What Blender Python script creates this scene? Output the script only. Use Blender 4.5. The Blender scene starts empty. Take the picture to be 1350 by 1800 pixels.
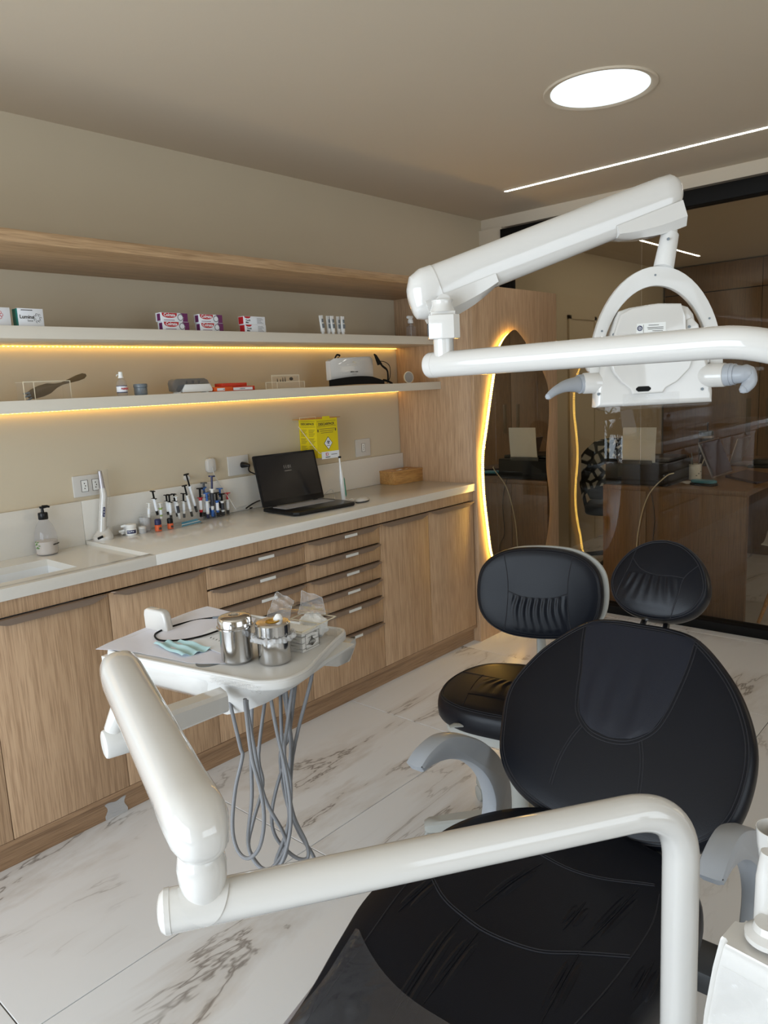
import bpy, bmesh, math, random
from mathutils import Vector, Matrix
from mathutils.bvhtree import BVHTree
random.seed(7)
SC = bpy.context.scene
COL = SC.collection
V = Vector
# ---------------------------------------------------------------- camera
FPX, CX, CY = 1316.0, 675.0, 900.0
CAM = V((0, 0, 1.45))
RM = Matrix(((0.66163884, 0.15551162, -0.73351904),
             (-0.74820298, 0.07266171, -0.65947902),
             (-0.0492579, 0.98515806, 0.16443007)))
cd = bpy.data.cameras.new('camera')
cam = bpy.data.objects.new('camera', cd)
COL.objects.link(cam)
cam.matrix_world = Matrix.Translation(CAM) @ RM.to_4x4()
cd.sensor_fit = 'HORIZONTAL'
cd.sensor_width = 36.0
cd.lens = 36.0 * FPX / 1350.0
cd.clip_start = 0.03
SC.camera = cam
# ---------------------------------------------------------------- world, exposure, daylight
SC.view_settings.view_transform = 'Standard'
SC.view_settings.look = 'None'
SC.view_settings.gamma = 1.0
SC.view_settings.exposure = 0.0
SC.view_settings.use_curve_mapping = False
SC.cycles.use_denoising = True
SC.cycles.max_bounces = 10
SC.cycles.transparent_max_bounces = 24
SC.cycles.caustics_reflective = False
SC.cycles.caustics_refractive = False
SC.cycles.sample_clamp_indirect = 6.0
w = bpy.data.worlds.new('daylight_sky')
SC.world = w
w.use_nodes = True
w.node_tree.nodes['Background'].inputs[0].default_value = (0.80, 0.90, 1.0, 1)
w.node_tree.nodes['Background'].inputs[1].default_value = 1.6


def area(name, loc, direction, sx, sy, power, color):
    l = bpy.data.lights.new(name, 'AREA')
    l.shape = 'RECTANGLE'
    l.size, l.size_y = sx, sy
    l.energy = power
    l.color = color
    o = bpy.data.objects.new(name, l)
    COL.objects.link(o)
    o.location = loc
    o.rotation_euler = V(direction).to_track_quat('-Z', 'Y').to_euler()
    return o


# daylight through the glazed shop front behind the photographer
area('shopfront_daylight', (-1.72, 1.08, 1.15), (1, -0.06, 0.03), 2.74, 1.9, 94, (0.78, 0.89, 1.0))
area('side_fill', (0.6, -2.42, 1.35), (0, 1, 0.05), 2.2, 1.6, 34, (0.78, 0.89, 1.0))  # unseen area light before the solid right wall, no window there
area('office_fill', (6.0, -2.3, 1.5), (0, 1, 0), 2.6, 1.6, 24, (1.0, 0.93, 0.84))  # added fill that brightens the office, the wall here has no window

# ---------------------------------------------------------------- helpers: placing


def ray(px, py):
    return RM @ V(((px - CX) / FPX, -(py - CY) / FPX, -1.0))


def at(px, py, d):
    return CAM + ray(px, py) * d


def onz(px, py, z):
    r = ray(px, py)
    return CAM + r * ((z - CAM.z) / r.z)


def ony(px, py, y):
    r = ray(px, py)
    return CAM + r * ((y - CAM.y) / r.y)


def onx(px, py, x):
    r = ray(px, py)
    return CAM + r * ((x - CAM.x) / r.x)


def frame(o, ex, ey, ez):
    m = Matrix.Identity(4)
    for i in range(3):
        m[i][0], m[i][1], m[i][2], m[i][3] = ex[i], ey[i], ez[i], o[i]
    return m


def rotz(o, deg):
    return Matrix.Translation(V(o)) @ Matrix.Rotation(math.radians(deg), 4, 'Z')


def axis(o, direction, hint=(0, 0, 1)):
    """frame whose z axis runs along direction"""
    z = V(direction).normalized()
    h = V(hint)
    if abs(h.dot(z)) > 0.98:
        h = V((1, 0, 0))
    x = h.cross(z).normalized()
    y = z.cross(x)
    return frame(V(o), x, y, z)


ID = Matrix.Identity(4)
# ---------------------------------------------------------------- helpers: shapes (all add to a bmesh)


def B():
    return bmesh.new()


def _xf(bm, verts, M):
    if M is not None and M is not ID:
        bmesh.ops.transform(bm, matrix=M, verts=verts)


def box(bm, x0, x1, y0, y1, z0, z1, bev=0.0, M=None, seg=2):
    t = bmesh.new()
    vs = [t.verts.new((x, y, z)) for z in (z0, z1) for y in (y0, y1) for x in (x0, x1)]
    for f in ((0, 2, 3, 1), (4, 5, 7, 6), (0, 1, 5, 4), (2, 6, 7, 3), (0, 4, 6, 2), (1, 3, 7, 5)):
        t.faces.new([vs[i] for i in f])
    if bev > 0:
        bmesh.ops.bevel(t, geom=t.edges[:], offset=bev, segments=seg, affect='EDGES', profile=0.5)
    merge(bm, t, M)


def merge(bm, t, M=None, mat=0):
    if M is not None:
        t.transform(M)
    me = bpy.data.meshes.new('tmp')
    if mat:
        for f in t.faces:
            f.material_index = mat
    t.to_mesh(me)
    t.free()
    bm.from_mesh(me)
    bpy.data.meshes.remove(me)


def lathe(bm, prof, seg=32, M=None, mat=0):
    """prof: list of (r, z) from bottom to top"""
    t = bmesh.new()
    rings = []
    for r, z in prof:
        if r < 1e-6:
            rings.append([t.verts.new((0, 0, z))])
        else:
            rings.append([t.verts.new((r * math.cos(2 * math.pi * i / seg), r * math.sin(2 * math.pi * i / seg), z)) for i in range(seg)])
    for a, b in zip(rings, rings[1:]):
        if len(a) == 1 and len(b) == 1:
            continue
        for i in range(seg):
            j = (i + 1) % seg
            if len(a) == 1:
                t.faces.new((a[0], b[j], b[i]))
            elif len(b) == 1:
                t.faces.new((a[i], a[j], b[0]))
            else:
                t.faces.new((a[i], a[j], b[j], b[i]))
    if len(rings[0]) > 1:
        t.faces.new(rings[0][::-1])
    if len(rings[-1]) > 1:
        t.faces.new(rings[-1])
    bmesh.ops.recalc_face_normals(t, faces=t.faces[:])
    merge(bm, t, M, mat)


def cyl(bm, p0, p1, r, seg=24, bev=0.0, mat=0, r1=None):
    p0, p1 = V(p0), V(p1)
    L = (p1 - p0).length
    r1 = r if r1 is None else r1
    if bev > 0:
        prof = [(0, 0), (r - bev, 0), (r - bev * .3, bev * .3), (r, bev), (r1, L - bev), (r1 - bev * .3, L - bev * .3), (r1 - bev, L), (0, L)]
    else:
        prof = [(r, 0), (r1, L)]
    lathe(bm, prof, seg, axis(p0, p1 - p0), mat)


def cat(pts, n=8, closed=False):
    """Catmull-Rom through points"""
    pts = [V(p) for p in pts]
    out = []
    N = len(pts)
    rng = range(N if closed else N - 1)
    for i in rng:
        if closed:
            a, b, c, d = pts[(i - 1) % N], pts[i], pts[(i + 1) % N], pts[(i + 2) % N]
        else:
            a, b, c, d = pts[max(i - 1, 0)], pts[i], pts[i + 1], pts[min(i + 2, N - 1)]
        for k in range(n):
            t = k / n
            out.append(0.5 * ((2 * b) + (c - a) * t + (2 * a - 5 * b + 4 * c - d) * t * t + (3 * b - a - 3 * c + d) * t ** 3))
    if not closed:
        out.append(pts[-1])
    return out


def fillet(pts, rad, n=10):
    """polyline with rounded corners"""
    pts = [V(p) for p in pts]
    out = [pts[0]]
    for i in range(1, len(pts) - 1):
        a, b, c = pts[i - 1], pts[i], pts[i + 1]
        d1, d2 = (a - b).normalized(), (c - b).normalized()
        r = rad[i - 1] if isinstance(rad, (list, tuple)) else rad
        ang = d1.angle(d2)
        tl = min(r / math.tan(ang / 2), (a - b).length * .49 if i > 1 else (a - b).length * .95, (c - b).length * .49 if i < len(pts) - 2 else (c - b).length * .95)
        p, q = b + d1 * tl, b + d2 * tl
        for k in range(n + 1):
            t = k / n
            out.append((1 - t) ** 2 * p + 2 * t * (1 - t) * b + t * t * q)
    out.append(pts[-1])
    return out


def tube(bm, pts, r, seg=12, caps=True, mat=0, sq=None, up=None):
    """r scalar or list; sq=(a,b) makes an elliptic section"""
    pts = [V(p) for p in pts]
    n = len(pts)
    t = bmesh.new()
    prev = None
    rings = []
    for i, p in enumerate(pts):
        d = (pts[min(i + 1, n - 1)] - pts[max(i - 1, 0)]).normalized()
        if prev is None:
            h = V(up) if up else (V((0, 0, 1)) if abs(d.z) < .95 else V((1, 0, 0)))
            x = (h - d * h.dot(d)).normalized()
        else:
            x = (prev - d * prev.dot(d)).normalized()
        prev = x
        y = d.cross(x)
        rr = r[i] if isinstance(r, (list, tuple)) else r
        a, b = sq if sq else (1, 1)
        rings.append([t.verts.new(p + x * rr * a * math.cos(2 * math.pi * k / seg) + y * rr * b * math.sin(2 * math.pi * k / seg)) for k in range(seg)])
    for a, b in zip(rings, rings[1:]):
        for k in range(seg):
            j = (k + 1) % seg
            t.faces.new((a[k], a[j], b[j], b[k]))
    if caps:
        t.faces.new(rings[0][::-1])
        t.faces.new(rings[-1])
    bmesh.ops.recalc_face_normals(t, faces=t.faces[:])
    merge(bm, t, None, mat)


def prism(bm, outline, z0, z1, M=None, bev=0.0, seg=2, mat=0):
    t = bmesh.new()
    a = [t.verts.new((p[0], p[1], z0)) for p in outline]
    b = [t.verts.new((p[0], p[1], z1)) for p in outline]
    n = len(a)
    f0 = t.faces.new(a[::-1])
    f1 = t.faces.new(b)
    for i in range(n):
        t.faces.new((a[i], a[(i + 1) % n], b[(i + 1) % n], b[i]))
    bmesh.ops.recalc_face_normals(t, faces=t.faces[:])
    if bev > 0:
        es = [e for e in t.edges if abs(e.verts[0].co.z - e.verts[1].co.z) < 1e-7]
        bmesh.ops.bevel(t, geom=es, offset=bev, segments=seg, affect='EDGES', profile=0.5)
    merge(bm, t, M, mat)


def loft(bm, rings, closed=True, caps=True, M=None, mat=0):
    t = bmesh.new()
    vr = [[t.verts.new(V(p)) for p in r] for r in rings]
    for a, b in zip(vr, vr[1:]):
        m = len(a)
        for k in range(m if closed else m - 1):
            j = (k + 1) % m
            t.faces.new((a[k], a[j], b[j], b[k]))
    if caps and closed:
        t.faces.new(vr[0][::-1])
        t.faces.new(vr[-1])
    bmesh.ops.recalc_face_normals(t, faces=t.faces[:])
    merge(bm, t, M, mat)


def sheet(bm, fn, nu, nv, thick=0.0006, M=None):
    """fn(u,v)->Vector, grid with a little thickness"""
    t = bmesh.new()
    g = [[t.verts.new(fn(i / nu, j / nv)) for j in range(nv + 1)] for i in range(nu + 1)]
    for i in range(nu):
        for j in range(nv):
            t.faces.new((g[i][j], g[i + 1][j], g[i + 1][j + 1], g[i][j + 1]))
    t.normal_update()
    bmesh.ops.solidify(t, geom=t.faces[:], thickness=thick)
    merge(bm, t, M)


def rrect(w, h, r, n=5, cx=0, cy=0):
    out = []
    for sx, sy, a0 in ((1, 1, 0), (-1, 1, 90), (-1, -1, 180), (1, -1, 270)):
        for k in range(n + 1):
            a = math.radians(a0 + 90 * k / n)
            out.append((cx + sx * (w / 2 - r) + r * math.cos(a), cy + sy * (h / 2 - r) + r * math.sin(a)))
    return out


def circle(r, n=32, cx=0, cy=0, ry=None):
    ry = ry or r
    return [(cx + r * math.cos(2 * math.pi * k / n), cy + ry * math.sin(2 * math.pi * k / n)) for k in range(n)]


def shell_box(bm, w, d, h, t, M=None, bottom=True):
    """open-topped thin walled tray, base centre at origin"""
    box(bm, -w / 2, w / 2, -d / 2, -d / 2 + t, 0, h, 0, M)
    box(bm, -w / 2, w / 2, d / 2 - t, d / 2, 0, h, 0, M)
    box(bm, -w / 2, -w / 2 + t, -d / 2 + t, d / 2 - t, 0, h, 0, M)
    box(bm, w / 2 - t, w / 2, -d / 2 + t, d / 2 - t, 0, h, 0, M)
    if bottom:
        box(bm, -w / 2 + t, w / 2 - t, -d / 2 + t, d / 2 - t, 0, t, 0, M)


def text(bm, s, size, M, depth=0.0004, align='CENTER', bold=0.0, mat=0):
    c = bpy.data.curves.new('t', 'FONT')
    c.body = s
    c.size = size
    c.align_x = align
    c.align_y = 'CENTER'
    c.extrude = depth
    c.offset = bold
    c.resolution_u = 2
    o = bpy.data.objects.new('t', c)
    COL.objects.link(o)
    dg = bpy.context.evaluated_depsgraph_get()
    me = bpy.data.meshes.new_from_object(o.evaluated_get(dg))
    bpy.data.objects.remove(o)
    bpy.data.curves.remove(c)
    t = bmesh.new()
    t.from_mesh(me)
    bpy.data.meshes.remove(me)
    merge(bm, t, M, mat)


# ---------------------------------------------------------------- helpers: objects


def obj(name, bm, mat, parent=None, label=None, kind=None, smooth=35):
    me = bpy.data.meshes.new(name)
    bm.to_mesh(me)
    bm.free()
    if len(me.vertices):
        xs = [v.co for v in me.vertices]
        lo = V([min(c[i] for c in xs) for i in range(3)])
        hi = V([max(c[i] for c in xs) for i in range(3)])
        o0 = V(((lo.x + hi.x) / 2, (lo.y + hi.y) / 2, lo.z))
        me.transform(Matrix.Translation(-o0))
    else:
        o0 = V((0, 0, 0))
    for m in (mat if isinstance(mat, (list, tuple)) else [mat]):
        me.materials.append(m)
    if smooth:
        for p in me.polygons:
            p.use_smooth = True
        me.set_sharp_from_angle(angle=math.radians(smooth))
    o = bpy.data.objects.new(name, me)
    COL.objects.link(o)
    o.location = o0
    if parent is not None:
        o.parent = parent
        o.matrix_parent_inverse = mw(parent).inverted()
    if label:
        o['label'] = label
    if kind:
        o['kind'] = kind
    return o


def mw(o):
    m = Matrix.Translation(o.location) @ o.rotation_euler.to_matrix().to_4x4()
    if o.parent is not None:
        return mw(o.parent) @ o.matrix_parent_inverse @ m
    return m


def thing(name, label, cat_, loc=(0, 0, 0), group=None):
    o = bpy.data.objects.new(name, None)
    COL.objects.link(o)
    o.location = loc
    o.empty_display_size = 0.05
    o['label'] = label
    o['category'] = cat_
    if group:
        o['group'] = group
    return o


def tag(o, label, cat_, group=None):
    o['label'] = label
    o['category'] = cat_
    if group:
        o['group'] = group
    return o


def struct(name, bm, mat, smooth=35):
    return obj(name, bm, mat, None, None, 'structure', smooth)


def sbox(name, dims, mat, bev=0.0):
    b = B()
    box(b, *dims, bev)
    return struct(name, b, mat)


def dup(root, newloc, label=None, group=None, rz=None):
    """copy of a thing with copies of its parts and sub-parts, moved rigidly"""
    r = root.copy()
    COL.objects.link(r)
    r.location = newloc
    if rz is not None:
        r.rotation_euler = (0, 0, rz)
    if label:
        r['label'] = label
    if group:
        r['group'] = group
    for ch in list(root.children):
        c = ch.copy()
        COL.objects.link(c)
        c.parent = r
        for g in list(ch.children):
            d = g.copy()
            COL.objects.link(d)
            d.parent = c
    return r


# ---------------------------------------------------------------- materials


def srgb(r, g, b):
    def f(c):
        c /= 255.0
        return c / 12.92 if c <= 0.04045 else ((c + 0.055) / 1.055) ** 2.4
    return (f(r), f(g), f(b), 1)


def pm(name, col, rough=0.5, metal=0.0, coat=0.0, trans=0.0, ior=1.45, noise=0.0, nscale=30, bump=0.0, bscale=200, spec=0.5, sheen=0.0):
    m = bpy.data.materials.new(name)
    m.use_nodes = True
    nt = m.node_tree
    b = nt.nodes['Principled BSDF']
    b.inputs['Base Color'].default_value = col
    b.inputs['Roughness'].default_value = rough
    b.inputs['Metallic'].default_value = metal
    b.inputs['Coat Weight'].default_value = coat
    b.inputs['Transmission Weight'].default_value = trans
    b.inputs['IOR'].default_value = ior
    b.inputs['Specular IOR Level'].default_value = spec
    b.inputs['Sheen Weight'].default_value = sheen
    tc = nt.nodes.new('ShaderNodeTexCoord')
    if noise > 0:
        n = nt.nodes.new('ShaderNodeTexNoise')
        n.inputs['Scale'].default_value = nscale
        n.inputs['Detail'].default_value = 4
        nt.links.new(tc.outputs['Object'], n.inputs['Vector'])
        mx = nt.nodes.new('ShaderNodeMix')
        mx.data_type = 'RGBA'
        mx.inputs['A'].default_value = tuple(c * (1 - noise) for c in col[:3]) + (1,)
        mx.inputs['B'].default_value = tuple(min(1, c * (1 + noise)) for c in col[:3]) + (1,)
        nt.links.new(n.outputs['Fac'], mx.inputs['Factor'])
        nt.links.new(mx.outputs['Result'], b.inputs['Base Color'])
    if bump > 0:
        n = nt.nodes.new('ShaderNodeTexNoise')
        n.inputs['Scale'].default_value = bscale
        n.inputs['Detail'].default_value = 3
        nt.links.new(tc.outputs['Object'], n.inputs['Vector'])
        bp = nt.nodes.new('ShaderNodeBump')
        bp.inputs['Strength'].default_value = bump
        bp.inputs['Distance'].default_value = 0.002
        nt.links.new(n.outputs['Fac'], bp.inputs['Height'])
        nt.links.new(bp.outputs['Normal'], b.inputs['Normal'])
    return m


def emit(name, col, strength):
    m = bpy.data.materials.new(name)
    m.use_nodes = True
    nt = m.node_tree
    b = nt.nodes['Principled BSDF']
    b.inputs['Base Color'].default_value = col
    b.inputs['Emission Color'].default_value = col
    b.inputs['Emission Strength'].default_value = strength
    return m


def clear(name, tint=(0.95, 0.95, 0.95, 1), ior=1.45, rough=0.03, crinkle=0.0, haze=0.0, cscale=60, hazecol=(0.9, 0.9, 0.9, 1)):
    """thin clear sheet: tinted see-through plus Fresnel reflection"""
    m = bpy.data.materials.new(name)
    m.use_nodes = True
    nt = m.node_tree
    nt.nodes.clear()
    out = nt.nodes.new('ShaderNodeOutputMaterial')
    tr = nt.nodes.new('ShaderNodeBsdfTransparent')
    tr.inputs[0].default_value = tint
    gl = nt.nodes.new('ShaderNodeBsdfGlossy')
    gl.inputs['Roughness'].default_value = rough
    fr = nt.nodes.new('ShaderNodeFresnel')
    fr.inputs['IOR'].default_value = ior
    mx = nt.nodes.new('ShaderNodeMixShader')
    geo = nt.nodes.new('ShaderNodeNewGeometry')
    inv = nt.nodes.new('ShaderNodeMath')
    inv.operation = 'SUBTRACT'
    inv.inputs[0].default_value = 1.0
    nt.links.new(geo.outputs['Backfacing'], inv.inputs[1])
    mf = nt.nodes.new('ShaderNodeMath')
    mf.operation = 'MULTIPLY'
    nt.links.new(fr.outputs[0], mf.inputs[0])
    nt.links.new(inv.outputs[0], mf.inputs[1])
    nt.links.new(mf.outputs[0], mx.inputs[0])
    nt.links.new(tr.outputs[0], mx.inputs[1])
    nt.links.new(gl.outputs[0], mx.inputs[2])
    last = mx
    if haze > 0:
        df = nt.nodes.new('ShaderNodeBsdfDiffuse')
        df.inputs[0].default_value = hazecol
        m2 = nt.nodes.new('ShaderNodeMixShader')
        m2.inputs[0].default_value = haze
        nt.links.new(mx.outputs[0], m2.inputs[1])
        nt.links.new(df.outputs[0], m2.inputs[2])
        last = m2
    if crinkle > 0:
        tc = nt.nodes.new('ShaderNodeTexCoord')
        n = nt.nodes.new('ShaderNodeTexNoise')
        n.inputs['Scale'].default_value = cscale
        n.inputs['Detail'].default_value = 3
        n.inputs['Distortion'].default_value = 1.5
        nt.links.new(tc.outputs['Object'], n.inputs['Vector'])
        bp = nt.nodes.new('ShaderNodeBump')
        bp.inputs['Strength'].default_value = crinkle
        bp.inputs['Distance'].default_value = 0.01
        nt.links.new(n.outputs['Fac'], bp.inputs['Height'])
        nt.links.new(bp.outputs['Normal'], gl.inputs['Normal'])
        nt.links.new(bp.outputs['Normal'], fr.inputs['Normal'])
    nt.links.new(last.outputs[0], out.inputs[0])
    return m


def wood(name, axis_, light, dark, rough=0.42, fine=1.0):
    """oak veneer whose grain runs along axis_ (0,1,2)"""
    m = bpy.data.materials.new(name)
    m.use_nodes = True
    nt = m.node_tree
    b = nt.nodes['Principled BSDF']
    b.inputs['Roughness'].default_value = rough
    tc = nt.nodes.new('ShaderNodeTexCoord')
    oi = nt.nodes.new('ShaderNodeObjectInfo')
    add = nt.nodes.new('ShaderNodeVectorMath')
    sc = nt.nodes.new('ShaderNodeMath')
    sc.operation = 'MULTIPLY'
    sc.inputs[1].default_value = 37.0
    nt.links.new(oi.outputs['Random'], sc.inputs[0])
    nt.links.new(tc.outputs['Object'], add.inputs[0])
    nt.links.new(sc.outputs[0], add.inputs[1])

    def nz(s_across, s_along, detail, dist=0.0):
        mp = nt.nodes.new('ShaderNodeMapping')
        sv = [s_across] * 3
        sv[axis_] = s_along
        mp.inputs['Scale'].default_value = sv
        nt.links.new(add.outputs[0], mp.inputs['Vector'])
        n = nt.nodes.new('ShaderNodeTexNoise')
        n.inputs['Scale'].default_value = 1.0
        n.inputs['Detail'].default_value = detail
        n.inputs['Distortion'].default_value = dist
        nt.links.new(mp.outputs[0], n.inputs['Vector'])
        return n
    broad = nz(8, 0.6, 3, 0.8)
    ring = nz(80 * fine, 1.8, 4, 0.4)
    pore = nz(330 * fine, 9, 2)
    r1 = nt.nodes.new('ShaderNodeValToRGB')
    r1.color_ramp.elements[0].position, r1.color_ramp.elements[1].position = 0.32, 0.68
    r1.color_ramp.elements[0].color, r1.color_ramp.elements[1].color = dark, light
    s1 = nt.nodes.new('ShaderNodeMath')
    s1.operation = 'MULTIPLY_ADD'
    s1.inputs[1].default_value = 0.55
    nt.links.new(ring.outputs['Fac'], s1.inputs[0])
    s2 = nt.nodes.new('ShaderNodeMath')
    s2.operation = 'MULTIPLY'
    s2.inputs[1].default_value = 0.45
    nt.links.new(broad.outputs['Fac'], s2.inputs[0])
    nt.links.new(s2.outputs[0], s1.inputs[2])
    nt.links.new(s1.outputs[0], r1.inputs[0])
    r2 = nt.nodes.new('ShaderNodeValToRGB')
    r2.color_ramp.elements[0].position, r2.color_ramp.elements[1].position = 0.38, 0.55
    r2.color_ramp.elements[0].color, r2.color_ramp.elements[1].color = (0.66, 0.61, 0.57, 1), (1, 1, 1, 1)
    nt.links.new(pore.outputs['Fac'], r2.inputs[0])
    mx = nt.nodes.new('ShaderNodeMix')
    mx.data_type = 'RGBA'
    mx.blend_type = 'MULTIPLY'
    mx.inputs['Factor'].default_value = 0.75
    nt.links.new(r1.outputs[0], mx.inputs['A'])
    nt.links.new(r2.outputs[0], mx.inputs['B'])
    nt.links.new(mx.outputs['Result'], b.inputs['Base Color'])
    bp = nt.nodes.new('ShaderNodeBump')
    bp.inputs['Strength'].default_value = 0.15
    bp.inputs['Distance'].default_value = 0.001
    nt.links.new(pore.outputs['Fac'], bp.inputs['Height'])
    nt.links.new(bp.outputs['Normal'], b.inputs['Normal'])
    return m


def marble():
    m = bpy.data.materials.new('marble_tile')
    m.use_nodes = True
    nt = m.node_tree
    b = nt.nodes['Principled BSDF']
    b.inputs['Roughness'].default_value = 0.22
    tc = nt.nodes.new('ShaderNodeTexCoord')
    oi = nt.nodes.new('ShaderNodeObjectInfo')
    sc = nt.nodes.new('ShaderNodeMath')
    sc.operation = 'MULTIPLY'
    sc.inputs[1].default_value = 61.0
    nt.links.new(oi.outputs['Random'], sc.inputs[0])
    add = nt.nodes.new('ShaderNodeVectorMath')
    nt.links.new(tc.outputs['Object'], add.inputs[0])
    nt.links.new(sc.outputs[0], add.inputs[1])
    mp = nt.nodes.new('ShaderNodeMapping')
    mp.inputs['Rotation'].default_value = (0, 0, math.radians(-22))
    mp.inputs['Scale'].default_value = (0.55, 2.1, 1)
    nt.links.new(add.outputs[0], mp.inputs['Vector'])

    def vein(scale, dist, width, detail):
        n = nt.nodes.new('ShaderNodeTexNoise')
        n.inputs['Scale'].default_value = scale
        n.inputs['Detail'].default_value = detail
        n.inputs['Roughness'].default_value = 0.6
        n.inputs['Distortion'].default_value = dist
        nt.links.new(mp.outputs[0], n.inputs['Vector'])
        s = nt.nodes.new('ShaderNodeMath')
        s.operation = 'SUBTRACT'
        s.inputs[1].default_value = 0.5
        nt.links.new(n.outputs['Fac'], s.inputs[0])
        a = nt.nodes.new('ShaderNodeMath')
        a.operation = 'ABSOLUTE'
        nt.links.new(s.outputs[0], a.inputs[0])
        r = nt.nodes.new('ShaderNodeMapRange')
        r.inputs['From Min'].default_value = 0.0
        r.inputs['From Max'].default_value = width
        r.inputs['To Min'].default_value = 1.0
        r.inputs['To Max'].default_value = 0.0
        nt.links.new(a.outputs[0], r.inputs['Value'])
        return r
    v1 = vein(1.5, 0.45, 0.011, 6)
    v2 = vein(1.5, 0.45, 0.085, 6)
    msk = nt.nodes.new('ShaderNodeTexNoise')
    msk.inputs['Scale'].default_value = 1.6
    msk.inputs['Detail'].default_value = 2
    nt.links.new(add.outputs[0], msk.inputs['Vector'])
    mr = nt.nodes.new('ShaderNodeMapRange')
    mr.inputs['From Min'].default_value = 0.42
    mr.inputs['From Max'].default_value = 0.58
    nt.links.new(msk.outputs['Fac'], mr.inputs['Value'])

    def mul(a, b_, k=1.0):
        x = nt.nodes.new('ShaderNodeMath')
        x.operation = 'MULTIPLY'
        nt.links.new(a, x.inputs[0])
        nt.links.new(b_, x.inputs[1])
        y = nt.nodes.new('ShaderNodeMath')
        y.operation = 'MULTIPLY'
        y.inputs[1].default_value = k
        nt.links.new(x.outputs[0], y.inputs[0])
        return y.outputs[0]
    f1 = mul(v1.outputs[0], mr.outputs[0], 0.75)
    f2 = mul(v2.outputs[0], mr.outputs[0], 0.42)
    base = srgb(226, 226, 226)
    m1 = nt.nodes.new('ShaderNodeMix')
    m1.data_type = 'RGBA'
    m1.inputs['A'].default_value = base
    m1.inputs['B'].default_value = srgb(176, 160, 142)
    nt.links.new(f2, m1.inputs['Factor'])
    m2 = nt.nodes.new('ShaderNodeMix')
    m2.data_type = 'RGBA'
    nt.links.new(m1.outputs['Result'], m2.inputs['A'])
    m2.inputs['B'].default_value = srgb(108, 98, 90)
    nt.links.new(f1, m2.inputs['Factor'])
    nt.links.new(m2.outputs['Result'], b.inputs['Base Color'])
    return m


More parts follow.
